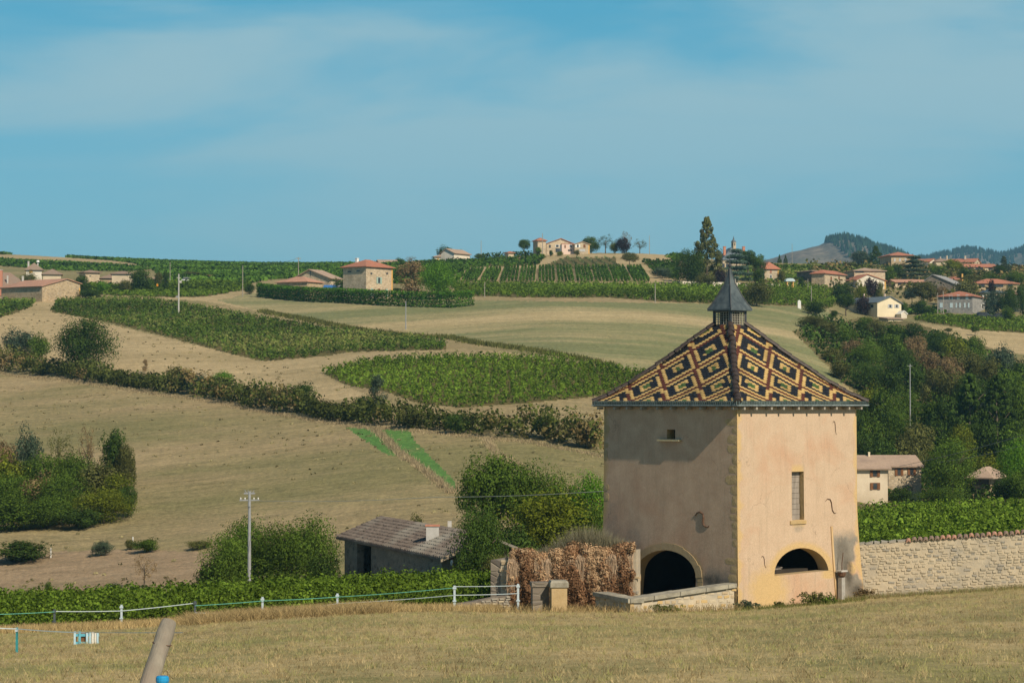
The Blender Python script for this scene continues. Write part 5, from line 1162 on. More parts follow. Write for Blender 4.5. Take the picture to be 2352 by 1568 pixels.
def tcolor(x, s):
    U = (x - .84 * s) / 2.0; Wv = (x + .98 * s) / 2.0
    p = U - math.floor(U); q_ = Wv - math.floor(Wv); m_ = min(p, 1 - p, q_, 1 - q_) * 2.0
    if m_ < .095: return 'r'
    if m_ < .26: return 'y'
    d = max(abs(p - .5), abs(q_ - .5)) * 2.0
    if d < .17: return 'g'
    if d < .355: return 'y'
    return 'n'
TWD, TEX = .2222 / 1.0, .1115
def tile_local():
    m = MB(); w2 = TWD * .455; L = .17; t = .016
    bot = [(-w2, 0.035), (-w2 * .62, .008), (0, -.004), (w2 * .62, .008), (w2, .035)]
    P_ = bot + [(w2, L), (-w2, L)]
    crown_ = lambda x: .012 * (1 - (x / w2) ** 2)
    top = [(x, y, t + crown_(x) + (.016 if y < .1 else 0)) for x, y in P_]; bt = [(x, y, (.016 if y < .1 else 0)) for x, y in P_]
    n = 7; vs = top + bt
    fs = [(0, 1, 2, 3, 4, 5, 6)] + [(i, n + i, n + (i + 1) % n, (i + 1) % n) for i in range(n)]
    m.add(vs, fs); return m
tl0 = tile_local(); tile_mesh = tl0.mesh('roof_tile'); tile_mesh.materials.append(TM['n'])
TVs = [v.co.copy() for v in tile_mesh.vertices]; TFs = [tuple(p.vertices) for p in tile_mesh.polygons]
tiles = []
nrows = int(SL / TEX)
for fi, (nm, o, dx, dy) in enumerate(FACES):
    for j in range(nrows):
        s = j * TEX + .01; r, zz, an = prof(s); r2, z2, _ = prof(s + TEX)
        off = .5 if j % 2 else 0.0; nt_ = int(2 * E_ / TWD) + 1
        for i in range(nt_):
            x = (i + off) * TWD + .02
            if x < r + .02 or x > 2 * E_ - r - .02: continue
            col = tcolor(x - 0.02, s)
            pos = o + dx * x + dy * r + Vector((0, 0, ZE + zz + .004)); up = (dy * math.cos(an) + Vector((0, 0, math.sin(an)))); nn = dx.cross(up)
            if nn.z < 0: nn = -nn
            M = Matrix((dx, up, nn)).transposed().to_4x4(); M.translation = pos
            if fi != 0 and dx.cross(up).z < 0:
                M = Matrix((-dx, up, -(dx.cross(up)))).transposed().to_4x4() if False else M
            tiles.append((fi, j, i, col, M, x))
front = sorted([t for t in tiles if t[0] < 2], key=lambda t: (t[1] // 4, t[5]))[:300]
fset = set(id(t) for t in front)
for t in front:
    ob = bpy.data.objects.new('roof_tile', tile_mesh); COL.objects.link(ob); ob.parent = tower; ob.matrix_local = t[4] @ Matrix.Rotation(random.gauss(0, .02), 4, 'Z')
    ob.material_slots[0].link = 'OBJECT'; ob.material_slots[0].material = TM[t[3]]
rest = MB()
for t in tiles:
    if id(t) in fset: continue
    Mx = t[4] @ Matrix.Rotation(random.gauss(0, .02), 4, 'Z') @ Matrix.Rotation(random.gauss(0, .015), 4, 'Y') @ Matrix.Translation((0, random.gauss(0, .004), random.uniform(0, .010)))
    rest.add([Mx @ v for v in TVs], TFs, TK.index(t[3]))
o = linkmesh('roof_tile', rest.mesh('roof_tile', fix=False), [TM[k] for k in TK], tower); o['kind'] = 'stuff'
# hip tiles
hipm = MB(); n_ = 10; Lh = .40
for i, (y, r0, r1) in enumerate([(0, .125, .155)]):
    vs = []
    for yy, rr in ((0, r1), (Lh, r0)):
        for k in range(n_ + 1):
            a = math.pi * k / n_; vs.append((math.cos(a) * rr, yy, math.sin(a) * rr * .95 - .03))
    fs = [(k, k + 1, n_ + 2 + k, n_ + 1 + k) for k in range(n_)] + [tuple(range(n_ + 1))]
    hipm.add(vs, fs)
hip_mesh = hipm.mesh('hip_tile'); hip_mesh.materials.append(glaze('glazed_brown', (0.022, 0.016, 0.014), (0.06, 0.042, 0.034), .6))
for (cx, cy, sx, sy) in ((-.34, -.34, 1, 1), (S_ + .34, -.34, -1, 1), (-.34, S_ + .34, 1, -1), (S_ + .34, S_ + .34, -1, -1)):
    d = 0.0
    while d < SL - .1:
        r, zz, an = prof(d); r2, z2, _ = prof(min(d + .3, SL)); a = Vector((cx + sx * r, cy + sy * r, ZE + zz + .06)); b = Vector((cx + sx * r2, cy + sy * r2, ZE + z2 + .06)); up = (b - a).normalized()
        side = up.cross(Vector((0, 0, 1))).normalized(); nn = side.cross(up); nn = nn if nn.z > 0 else -nn; side = up.cross(nn)
        M = Matrix((side, up, nn)).transposed().to_4x4(); M.translation = a
        ob = bpy.data.objects.new('hip_tile', hip_mesh); COL.objects.link(ob); ob.parent = tower; ob.matrix_local = M @ Matrix.Rotation(random.gauss(0, .06), 4, 'Z') @ Matrix.Translation((random.gauss(0, .012), 0, random.uniform(-.01, .025))); d += .27
# glazed eave edge with upright ribs
M_edge = glaze('glazed_eave', (0.05, 0.07, 0.065), (0.14, 0.18, 0.17), .45); M_edge2 = surf('gutter_metal', (0.16, 0.20, 0.21), (0.30, 0.36, 0.37), 6, rough=.45)
for fi, (nm, o, dx, dy) in enumerate(FACES):
    m = MB(); n = int(2 * E_ / .098)
    for i in range(n):
        x = (i + .5) * 2 * E_ / n; c = o + dx * x - dy * .02 + Vector((0, 0, ZE + .02)); h = .075
        a = c - dx * .038 - Vector((0, 0, h)); b = c + dx * .038 - Vector((0, 0, h)); out_ = -dy * .035
        m.add([a, a + out_ + dx * .015, b + out_ - dx * .015, b, a + Vector((0, 0, 2 * h)), a + out_ + dx * .015 + Vector((0, 0, 2 * h)), b + out_ - dx * .015 + Vector((0, 0, 2 * h)), b + Vector((0, 0, 2 * h))],
              [(0, 1, 5, 4), (1, 2, 6, 5), (2, 3, 7, 6), (4, 5, 6, 7), (3, 2, 1, 0)])
    ob = m.build('eave_tile', M_edge, tower); ob['kind'] = 'stuff'
    m = MB(); a = o - dy * .03 + Vector((0, 0, ZE - .09)); m.tube([a - dx * .02, a + dx * (2 * E_ + .02)], .028, 6); m.build('eave_lip', M_edge2, tower)
    for i in range(10):
        x = .35 + i * (2 * E_ - .7) / 9; m = MB(); c = o + dx * (x + random.uniform(-.08, .08)) + Vector((0, 0, ZE - .26))
        e1 = dx * .045; m.hexa([c - e1, c + e1, c + e1 + dy * .3, c - e1 + dy * .3, c - e1 + Vector((0, 0, .1)), c + e1 + Vector((0, 0, .1)), c + e1 + dy * .3 + Vector((0, 0, .1)), c - e1 + dy * .3 + Vector((0, 0, .1))])
        m.build('rafter_end', surf('rafter_wood', (0.30, 0.27, 0.22), (0.38, 0.34, 0.28), 5) if 'rafter_wood' not in MATS else MATS['rafter_wood'], tower)
# glass hooks that glint on the hips
for (r, sx) in ((2.4, 1), (1.5, 1), (.85, 1), (.3, 1)):
    pass

# ------------------------------------------------------------------ lantern
lan = empty('lantern', (S_ / 2, S_ / 2, ZE + 3.18)); lan.parent = tower
M_lead = surf('lead_sheet', (0.045, 0.062, 0.072), (0.085, 0.108, 0.118), 5, rough=.6, bs=.3, c3=(0.12, 0.145, 0.15), s3=1.2)
M_leadd = surf('dark_lead', (0.045, 0.05, 0.055), (0.08, 0.085, 0.09), 5, rough=.5)
M_lat = surf('lattice_wood', (0.24, 0.23, 0.19), (0.34, 0.32, 0.27), 5)
q = MB(); q.add([(-.60, -.60, -.10), (.60, -.60, -.10), (.60, .60, -.10), (-.60, .60, -.10), (-.5, -.5, .07), (.5, -.5, .07), (.5, .5, .07), (-.5, .5, .07)], [(0, 1, 5, 4), (1, 2, 6, 5), (2, 3, 7, 6), (3, 0, 4, 7), (4, 5, 6, 7)]); q.build('lantern_base', surf('lead_flashing', (0.22, 0.24, 0.23), (0.32, 0.34, 0.32), 4), lan)
for sx in (-1, 1):
    for sy in (-1, 1): q = MB(); q.box(sx * .5 - (.09 if sx > 0 else 0), sx * .5 + (.09 if sx < 0 else 0), sy * .5 - (.09 if sy > 0 else 0), sy * .5 + (.09 if sy < 0 else 0), .07, .72); q.build('corner_post', M_leadd, lan)
for sx, sy in ((-1, 0), (0, -1), (1, 0), (0, 1)):
    q = MB(); rails = MB()
    for i in range(6):
        t = -.36 + i * .144
        if sx: q.box(sx * .47 - .012, sx * .47 + .012, t - .013, t + .013, .09, .66)
        else: q.box(t - .013, t + .013, sy * .47 - .012, sy * .47 + .012, .09, .66)
    for j in range(6):
        zz = .12 + j * .10
        if sx: q.box(sx * .455 - .012, sx * .455 + .012, -.41, .41, zz - .012, zz + .012)
        else: q.box(-.41, .41, sy * .455 - .012, sy * .455 + .012, zz - .012, zz + .012)
    q.build('lattice', M_lat, lan)
    if sx: rails.box(sx * .5 - (.05 if sx > 0 else 0), sx * .5 + (.05 if sx < 0 else 0), -.41, .41, .64, .72)
    else: rails.box(-.41, .41, sy * .5 - (.05 if sy > 0 else 0), sy * .5 + (.05 if sy < 0 else 0), .64, .72)
    rails.build('top_rail', M_leadd, lan)
q = MB(); q.box(-.30, .30, -.30, .30, .05, .7); q.build('inner_shaft', M_void, lan)
q = MB(); lv = [(.665, .68), (.665, .74), (.52, .98), (.36, 1.32), (.20, 1.74), (.165, 1.80), (.10, 2.10), (.035, 2.44)]
for (r0, z0), (r1, z1) in zip(lv[:-1], lv[1:]):
    q.add([(-r0, -r0, z0), (r0, -r0, z0), (r0, r0, z0), (-r0, r0, z0), (-r1, -r1, z1), (r1, -r1, z1), (r1, r1, z1), (-r1, r1, z1)], [(0, 1, 5, 4), (1, 2, 6, 5), (2, 3, 7, 6), (3, 0, 4, 7)])
q.add([(-.665, -.665, .68), (.665, -.665, .68), (.665, .665, .68), (-.665, .665, .68)], [(3, 2, 1, 0)])
q.build('lantern_roof', M_lead, lan)
for sx, sy in ((-1, -1), (1, -1), (-1, 1), (1, 1)):
    q = MB(); q.tube([(sx * r, sy * r, z + .01) for r, z in lv[1:]], [.028] * 4 + [.02] * 3, 6); q.build('hip_roll', M_leadd, lan)
q = MB(); q.tube([(0, 0, 2.40), (0, 0, 2.52), (0, 0, 2.54), (0, 0, 2.60), (0, 0, 2.64), (0, 0, 2.66), (0, 0, 3.0)], [.03, .03, .075, .085, .06, .018, .008], 8); q.build('finial', M_leadd, lan)
# ------------------------------------------------------------------ rubble wall right of the tower
def stone_mesh(seed):
    r = random.Random(seed); m = MB(); v = []
    for x, y, z in [(-1, -1, -1), (1, -1, -1), (1, 1, -1), (-1, 1, -1), (-1, -1, 1), (1, -1, 1), (1, 1, 1), (-1, 1, 1)]:
        f = .72 if y < 0 else 1.0
        v.append((x * .5 * (f * r.uniform(.85, 1.1)), y * .5, z * .5 * (f * r.uniform(.82, 1.1))))
    m.hexa(v); return m.mesh('stone')
SM = [stone_mesh(i) for i in range(7)]
M_st = [surf('wall_stone_' + n, a, b, 5, bs=.6, bd=.03) for n, a, b in (('cream', (0.50, 0.42, 0.30), (0.60, 0.52, 0.38)), ('tan', (0.44, 0.34, 0.21), (0.54, 0.43, 0.28)), ('grey', (0.30, 0.28, 0.24), (0.40, 0.37, 0.31)), ('ochre', (0.52, 0.36, 0.16), (0.60, 0.44, 0.22)), ('pale', (0.50, 0.43, 0.32), (0.58, 0.50, 0.37)), ('dull', (0.42, 0.37, 0.28), (0.50, 0.44, 0.33)))]
M_mort = surf('lime_mortar', (0.50, 0.42, 0.30), (0.58, 0.50, 0.37), 3, bs=.6, bd=.03, c3=(0.40, 0.36, 0.29), s3=.8)
for me in SM: me.materials.append(M_st[0])
def stone_wall(name, label, A, B, hA, hB, thick, sw, sh_, matw, limit=300, cover=.8, proud=.02, top=None, cat='wall', down=.4, mort=None, skip=None):
    """A,B ground ends; stones on the camera side face"""
    e = empty(name, A, math.atan2(B.y - A.y, B.x - A.x), label, cat); Lx = math.hypot(B.x - A.x, B.y - A.y); dz = B.z - A.z
    m = MB(); n = max(2, int(Lx / .5)); 
    for i in range(n):
        s0, s1 = i / n, (i + 1) / n
        def q(s, y, k): return (Lx * s, y, dz * s + (-down if k == 0 else hA + (hB - hA) * s))
        m.add([q(s0, 0, 0), q(s1, 0, 0), q(s1, 0, 1), q(s0, 0, 1), q(s0, thick, 0), q(s1, thick, 0), q(s1, thick, 1), q(s0, thick, 1)], [(0, 1, 2, 3), (7, 6, 5, 4), (3, 2, 6, 7)] + ([(0, 3, 7, 4)] if i == 0 else []) + ([(1, 5, 6, 2)] if i == n - 1 else []))
    m.build('mortar_core', mort or M_mort, e)
    rd = random.Random(len(label)); pieces = []; z = -.05
    while z < max(hA, hB):
        h = sh_ * rd.uniform(.7, 1.3); x = rd.uniform(-.1, .05)
        while x < Lx:
            w_ = sw * rd.uniform(.55, 1.5); s = (x + w_ / 2) / Lx
            if rd.random() < cover and 0 <= s <= 1 and z + h * .8 < hA + (hB - hA) * s and not (skip and skip(x, z)):
                pieces.append((x + w_ / 2, z + h / 2 + dz * s, w_ * .93, h * .9, rd.choice(range(7)), rd.choice(matw), rd.uniform(.4, 1.4)))
            x += w_
        z += h
    rd2 = random.Random(3); order = sorted(pieces, key=lambda p: -p[2] * p[3]); one = order[:limit]; rest = order[limit:]
    for p in one:
        o = bpy.data.objects.new('stone', SM[p[4]]); COL.objects.link(o); o.parent = e; o.location = (p[0], -proud * p[6] + .06, p[1]); o.scale = (p[2], .12, p[3]); o.rotation_euler = (0, rd2.uniform(-.16, .16), 0)
        o.material_slots[0].link = 'OBJECT'; o.material_slots[0].material = M_st[p[5]]
    if rest:
        m = MB()
        for p in rest:
            vs = [(p[0] + v.co.x * p[2], -proud * p[6] + .06 + v.co.y * .12, p[1] + v.co.z * p[3]) for v in SM[p[4]].vertices]
            m.add(vs, [tuple(f.vertices) for f in SM[p[4]].polygons], p[5])
        o = linkmesh('stone', m.mesh('stone', fix=False), M_st, e); o['kind'] = 'stuff'
    return e, Lx, dz
wA = T0 + BX * (S_ + .2) + AX * .3; wA.z = float(gz(wA.x, wA.y)) ; uR_ = 2620
wB = G(uR_, Y=99.5)
topA = P(1985, 1252, wA.y).z; Yw = 99.5; topB = P(2352, 1227, 100.0).z
tB = topA + (topB - topA) * (uR_ - 1985) / (2352 - 1985)
gA = P(1985, 1374, wA.y).z; wA.z = gA - .25; wB.z = P(2352, 1352, 100).z + (P(2352, 1352, 100).z - gA) * .4 - .25
we, wL, wdz = stone_wall('rubble_wall', 'long pale rubble wall with tile coping running right from the tower', wA, wB, topA - wA.z, tB - wB.z, .5, .27, .115, [0, 0, 4, 4, 5, 5, 2], cover=.80, proud=.026)
# ragged dark stones near the tower, tile coping further on
rd = random.Random(9); x = 0.1
H_w = lambda s: (topA - wA.z) + ((tB - wB.z) - (topA - wA.z)) * s + wdz * s
while x < wL:
    s = x / wL
    if s < .16:
        o = bpy.data.objects.new('top_stone', SM[rd.randrange(7)]); COL.objects.link(o); o.parent = we; w_ = rd.uniform(.2, .4); o.location = (x + w_ / 2, .25, H_w(s) + .04); o.scale = (w_, .5, .14); o.rotation_euler = (0, rd.uniform(-.3, .3), 0)
        o.material_slots[0].link = 'OBJECT'; o.material_slots[0].material = M_st[2]; x += w_
    else:
        m = MB(); hw = .105; pts = [(-hw, 0), (-hw * .7, .07), (0, .095), (hw * .7, .07), (hw, 0), (hw * .75, -.0), (0, .06), (-hw * .75, 0)]
        m.prism(pts, 'y', -.08, .55); o = m.build('coping_tile', MATS['pink_tile'] if rd.random() < .5 else MATS['brown_tile'], we); o.location = (x + .11, 0, H_w(s) + rd.uniform(-.01, .03)); o.rotation_euler = (.10, rd.uniform(-.12, .12), 0); x += .235

# ------------------------------------------------------------------ parapet in front of the left arch
P1 = P(1448, 1412, 93.2); P0 = P(1686, 1385, 95.6); P2 = P(1368, 1396, 97.2)
P1.z = float(gz(P1.x, P1.y)); 
hp1 = P(1448, 1384, 93.2).z - P1.z; P0.z = float(gz(P0.x, P0.y)); hp0 = P(1686, 1348, 95.6).z - P0.z; P2.z = float(gz(P2.x, P2.y)); hp2 = P(1368, 1368, 97.2).z - P2.z
def parapet(A, B, hA, hB, label, first):
    e, Lx, dz = stone_wall('parapet_wall', label, A, B, hA, hB, .42, .34, .14, [0, 0, 1, 3], cover=.9, proud=.02)
    x = -.06; rd = random.Random(5)
    while x < Lx + .05:
        w_ = min(rd.uniform(.8, 1.25), Lx + .08 - x); s0, s1 = max(x / Lx, 0), min((x + w_) / Lx, 1); z0 = hA + (hB - hA) * s0 + dz * s0; z1 = hA + (hB - hA) * s1 + dz * s1; m = MB(); y0, y1 = -.11, .53
        j = [rd.uniform(-.015, .015) for _ in range(4)]
        m.hexa([(x + .008, y0 + j[0], z0), (x + w_ - .008, y0 + j[1], z1), (x + w_ - .008, y1, z1), (x + .008, y1, z0), (x + .008, y0 + j[0], z0 + .16), (x + w_ - .008, y0 + j[1], z1 + .16), (x + w_ - .008, y1, z1 + .16 + j[2]), (x + .008, y1, z0 + .16 + j[3])])
        m.build('coping_stone', M_cop, e); x += w_
        if w_ < .1: break
    return e
M_cop = surf('lichened_coping', (0.22, 0.20, 0.155), (0.34, 0.32, 0.26), 4, bs=.7, bd=.03, c3=(0.40, 0.37, 0.29), s3=1.5)
parapet(P1, P0, hp1, hp0, 'low stone parapet with slab coping standing before the left arch of the tower', True)
parapet(P2, P1, hp2, hp1, 'short shaded return of the parapet at its left end', False)
q = MB(); q.box(-.03, .36, -.035, .3, -.3, hp1 - .01); e = empty('parapet_pier', P1, math.atan2(P0.y - P1.y, P0.x - P1.x), 'smooth yellow corner block at the left end of the parapet', 'stone block'); q.build('block', M_quoin, e)

# ------------------------------------------------------------------ ivy covered wall left of the tower
I0 = P(1150, 1398, 100.6); I1 = P(1462, 1398, 98.6); I0.z = float(gz(I0.x, I0.y)); I1.z = float(gz(I1.x, I1.y))
hi0 = P(1150, 1285, 100.6).z - I0.z; hi1 = P(1455, 1262, 98.6).z - I1.z
ie, iL, idz = stone_wall('ivy_wall', 'stone wall draped in dry brown creeper left of the tower', I0, I1, hi0, hi1, .55, .34, .15, [0, 1, 1, 2], limit=120, cover=.85, proud=.03)
q = MB(); q.box(-.45, .0, .02, 3.2, -.6, hi0 - .02); q.build('return_wall', W_dark, ie)
cen = []; rad = []; tin = []; n_iv = 1350
for i in range(n_iv):
    x = random.uniform(.45, iL - .05) if random.random() < .93 else random.uniform(.1, iL); s = x / iL; htop = hi0 + (hi1 - hi0) * s; z = random.random() ** .8 * (htop + .1)
    edge = min(1, max(0, (x - .3) * 1.2)) * min(1, max(.35, (iL - .05 - x) * 2.2))
    if random.random() > edge: continue
    if random.random() < .22: z = htop + random.uniform(0, .16) + .14 * math.sin(x * 2.3) + .06 * math.sin(x * 6.1)
    fold = .05 * math.sin(x * 4.2 + z) + .05 * math.sin(x * 9 + z * 2)
    cen.append((x, -.14 - .22 * max(0, 1 - z / htop) - fold - .10 * math.sin(z / htop * 3), z + idz * s)); r = random.uniform(.09, .2); rad.append((r, .14, r * 1.6)); tin.append(min(1, max(0, .5 + .5 * math.sin(x * 3.1 + 1) * .5 + random.gauss(0, .2) + (z / htop - .5) * .5)))
linkmesh('creeper', leafmass('creeper', cen, rad, 60, .042, tint=tin, shell=.9, aspect=2.2), L_ivy, ie)
sm = MB()
for i in range(800):
    x = random.uniform(.4, iL - .1); s = x / iL; ht = hi0 + (hi1 - hi0) * s; y = -.24 - .05 * math.sin(x * 4.2); z = ht + .1; p = [(x, y + .15, z)]
    for k in range(4): z -= ht * random.uniform(.12, .28); x += random.uniform(-.07, .07); p.append((x, y - random.uniform(.02, .12), max(z, .02) + idz * s))
    sm.tube(p, [.012, .011, .010, .009, .006], 3, caps=False)
sm_o = sm.build('creeper_stem', surf('dry_stem', (0.34, 0.24, 0.16), (0.50, 0.38, 0.26), 6), ie); sm_o['kind'] = 'stuff'
# dry weeds on top of the wall
b = []
for i in range(4200):
    u = random.gauss(1345, 62) if random.random() < .8 else random.uniform(1160, 1440)
    if not 1158 < u < 1445: continue
    s = (u - 1150) / 312; y = 100.6 - 2 * s + random.uniform(0, .5); tx, _ = uv2t(u, 1300); b.append((tx * y, y, float(I0.z + (I1.z - I0.z) * s + hi0 + (hi1 - hi0) * s - .08)))
b = np.array(b); hv = .30 + .75 * np.exp(-((b[:, 0] - (uv2t(1345, 0)[0] * 99.5)) / 1.3) ** 2)
blades('wall_weeds', b, hv, .028, L_weed, 'pale dry weeds sprouting on top of the creeper wall', 'weeds', .3)
# low ruined wall further left
R0 = P(1052, 1399, 99.5); R1 = P(1172, 1394, 100.0); R0.z = float(gz(R0.x, R0.y)); R1.z = float(gz(R1.x, R1.y))
stone_wall('ruined_wall', 'low ruined dry stone wall behind the last fence posts', R0, R1, P(1052, 1388, 99.5).z - R0.z, P(1172, 1366, 100).z - R1.z, .6, .30, .09, [2, 2, 0], cover=.95, proud=.05, mort=W_dark)
# gate pillar
def pillar(u0, u1, vt, vb, Y, label, rot, depth):
    c = P((u0 + u1) / 2, vb, Y); c.z = float(gz(c.x, c.y)); k = F / Y; w_ = (u1 - u0) / k; h = P(u0, vt, Y).z - c.z
    e = empty('gate_pillar', c, rot, label, 'pillar'); q = MB(); q.box(-w_ / 2, w_ / 2, 0, depth, -.3, h - .27); q.build('shaft', M_quoin, e)
    q = MB(); a, b_ = w_ / 2 + .05, w_ / 2 + .02; q.add([(-a, -.05, h - .26), (a, -.05, h - .26), (a, depth + .1, h - .26), (-a, depth + .1, h - .26), (-a, -.05, h - .08), (a, -.05, h - .08), (a, depth + .1, h - .08), (-a, depth + .1, h - .08), (-a * .86, .02, h), (a * .86, .02, h), (a * .86, depth + .02, h), (-a * .86, depth + .02, h)],
          [(3, 2, 1, 0), (0, 1, 5, 4), (1, 2, 6, 5), (2, 3, 7, 6), (3, 0, 4, 7), (4, 5, 9, 8), (5, 6, 10, 9), (6, 7, 11, 10), (7, 4, 8, 11), (8, 9, 10, 11)]); q.build('cap', M_cop, e)
    return e, h
pe, ph = pillar(1267, 1303, 1333, 1418, 94.5, 'square yellow stone gate pillar with sloped cap before the creeper wall', .12, .62)
q = MB(); q.box(-.98, -.33, .55, 1.1, -.3, ph - .28); q.build('side_wall', W_dark, pe); q = MB(); q.box(-1.02, -.32, .5, 1.2, ph - .27, ph - .10); q.build('side_cap', W_dark, pe)

# ------------------------------------------------------------------ pump and plants at the tower foot
for i, (x_, y_, z_, l_, a_) in enumerate([(ra + 1.1, 1.0, rz0 + .18, 1.2, .15), (ra + 1.25, 1.15, rz0 + .26, 1.0, -.2)]):
    q = MB(); q.box(-l_ / 2, l_ / 2, -.08, .08, -.02, .02); o = q.build('old_plank', M_old); c_p = T0 + BX * x_ + AX * y_ + Vector((0, 0, z_)); o.location = c_p; o.rotation_euler = (.25, .06 * i, math.atan2(BX.y, BX.x) + a_); tag(o, ['lower grey plank lying inside the right arch of the tower', 'upper grey plank lying inside the right arch of the tower'][i], 'plank', 'grey planks inside the right arch')
q = MB(); q.box(ra + .3, rb - .2, .75, 1.6, 0, rz0 + .14); q.build('inner_ledge', M_void, tower)
s, z = onR(1921, 1378); b0 = T0 + BX * s - AX * .28; b0.z = float(gz(b0.x, b0.y)); e = empty('water_pump', b0, math.atan2(BX.y, BX.x), 'old grey water pump standing against the stained corner of the tower', 'pump')
q = MB(); q.box(-.11, .11, -.1, .1, -.1, .92); q.build('post', surf('zinc_grey', (0.30, 0.29, 0.27), (0.40, 0.39, 0.36), 5), e)
q = MB(); q.tube([(0, -.02, .90), (0, -.02, 1.0), (0, -.02, 1.16)], [.05, .15, .17], 10); q.build('bowl', M_iron, e)
q = MB(); q.box(-.20, .20, -.16, .14, 1.16, 1.22); q.build('lid', M_conc, e); q = MB(); q.tube([(0, -.02, 1.2), (0, -.02, 1.5), (.06, -.04, 1.95)], [.025, .02, .02], 6); q.build('pipe', M_iron, e)
def weedbush(u, v, Y, w_, h, mat_, label, n=60, leaf=.05, cat='bush', name='weed_bush'):
    c = P(u, v, Y); c.z = float(gz(c.x, c.y)); e = empty(name, c, 0, label, cat); cc = [(random.gauss(0, w_ * .24), random.gauss(0, w_ * .15), random.uniform(.1, .85) * h * (1 - .3 * random.random())) for _ in range(n)]
    linkmesh('foliage', leafmass('foliage', cc, [(w_ * .12, w_ * .12, h * .16)] * n, 22, leaf), mat_, e)
    m = MB()
    for i in range(8): a = random.uniform(0, 6.28); m.tube([(0, 0, -.03), (math.cos(a) * w_ * .15, math.sin(a) * w_ * .15, h * .5), (math.cos(a) * w_ * .3, math.sin(a) * w_ * .3, h * .9)], [.012, .009, .004], 4)
    m.build('stem', M_bark, e)
weedbush(1872, 1384, 94.8, 1.2, .6, L_olive, 'grey green weed bush under the right arch of the tower', 70)
weedbush(1905, 1392, 94.0, .75, .32, L_mid, 'low bright green weed patch right of the grey green bush', 40)
weedbush(1712, 1398, 94.6, .8, .42, L_grey, 'grey thistle clump at the front corner of the tower', 40)
weedbush(1790, 1392, 95.5, .45, .28, L_olive, 'small olive weed at the wall between the tower corner and right arch', 26)
weedbush(1530, 1408, 92.6, 1.1, .35, L_olive, 'sprawling weed at the foot of the parapet', 40)
weedbush(1985, 1382, 98.6, .9, .5, L_brown, 'dry brown weed where the tower meets the rubble wall', 40)

# ------------------------------------------------------------------ tape fence
P_w = surf('white_plastic', (0.42, 0.52, 0.58), (0.52, 0.60, 0.65), 4, rough=.5, bs=0); P_d = surf('dark_plastic', (0.05, 0.07, 0.08), (0.10, 0.12, 0.13), 4, rough=.6, bs=0); P_t = surf('teal_plastic', (0.03, 0.20, 0.22), (0.05, 0.30, 0.33), 4, rough=.5, bs=0)
P_tape = surf('fence_tape', (0.42, 0.52, 0.56), (0.60, 0.68, 0.70), 20, rough=.6, bs=0); P_green = surf('green_cord', (0.12, 0.42, 0.33), (0.18, 0.5, 0.4), 20, bs=0)
FG = 'plastic posts of the tape fence'
posts = [(125, 1398, 1450, P_d, 'dark plastic fence post second from the left above the grass edge'), (279, 1388, 1446, P_w, 'white plastic fence post straight above the blue rack'), (448, 1379, 1434, P_d, 'dark plastic fence post right of the leaning timber'), (603, 1370, 1424, P_w, 'white plastic fence post left of the golden hay heap'),
         (775, 1362, 1410, P_w, 'white plastic fence post on the golden hay in front of the dark barn'), (1044, 1344, 1396, P_w, 'tall white fence post left of the ruined low wall'), (1190, 1340, 1393, P_w, 'rightmost white fence post before the creeper wall')]
tops = []
for u, vt, vb, mt, lb in posts:
    Y = 100.0 if u < 1000 else 98.0; c = P(u, vb, Y); c.z = float(gz(c.x, c.y)) if u < 1000 else min(c.z, float(gz(c.x, c.y))); t_ = P(u, vt, Y); h = t_.z - c.z
    e = empty('fence_post', c, 0, lb, 'fence post', FG); q = MB(); q.box(-.042, .042, -.03, .03, -.2, h); q.build('shaft', mt, e)
    q = MB(); q.box(-.075, .075, -.06, -.031, h - .14, h - .06); q.build('clip', mt, e); q = MB(); q.box(-.075, .075, -.06, -.031, h * .35, h * .35 + .06); q.build('clip', mt, e); tops.append((u, Y, c, h))
def strand(name, pts, wid, mt, label, n=14, sag=.02, flat=True, cat='fence tape'):
    m = MB()
    for (a, b) in zip(pts[:-1], pts[1:]):
        pr = []
        for i in range(n + 1): t = i / n; p = a.lerp(b, t); p.z -= sag * 4 * t * (1 - t) * (b - a).length / 4; pr.append(p)
        for p, q_ in zip(pr[:-1], pr[1:]):
            if flat: m.add([p - Vector((0, 0, wid / 2)), q_ - Vector((0, 0, wid / 2)), q_ + Vector((0, .004, wid / 2)), p + Vector((0, .004, wid / 2))], [(0, 1, 2, 3)])
        if not flat: m.tube(pr, wid / 2, 5)
    o = m.build(name, mt); tag(o, label, cat); return o
strand('fence_tape', [P(125, 1403, 99.95), P(279, 1402, 99.95), P(448, 1384, 99.95)], .03, P_tape, 'white tape strung from the dark post past the white post above the rack')
strand('fence_tape', [P(448, 1406, 99.95), P(603, 1409, 99.95), P(775, 1385, 99.95), P(1044, 1366, 97.95), P(1190, 1362, 97.95)], .024, P_tape, 'long white tape running low from the second dark post to the last posts')
strand('fence_tape', [P(1044, 1346, 97.95), P(1190, 1344, 97.95)], .022, P_tape, 'upper white tape between the two rightmost posts')
strand('green_line', [P(-10, 1410, 99.9), P(125, 1404, 99.9)], .02, P_green, 'green cord from the left edge to the first dark post', cat='cord')
strand('green_line', [P(448, 1390, 99.9), P(603, 1379, 99.9), P(775, 1370, 99.9), P(1044, 1349, 98.4)], .02, P_green, 'thin green cord above the long white tape', cat='cord')
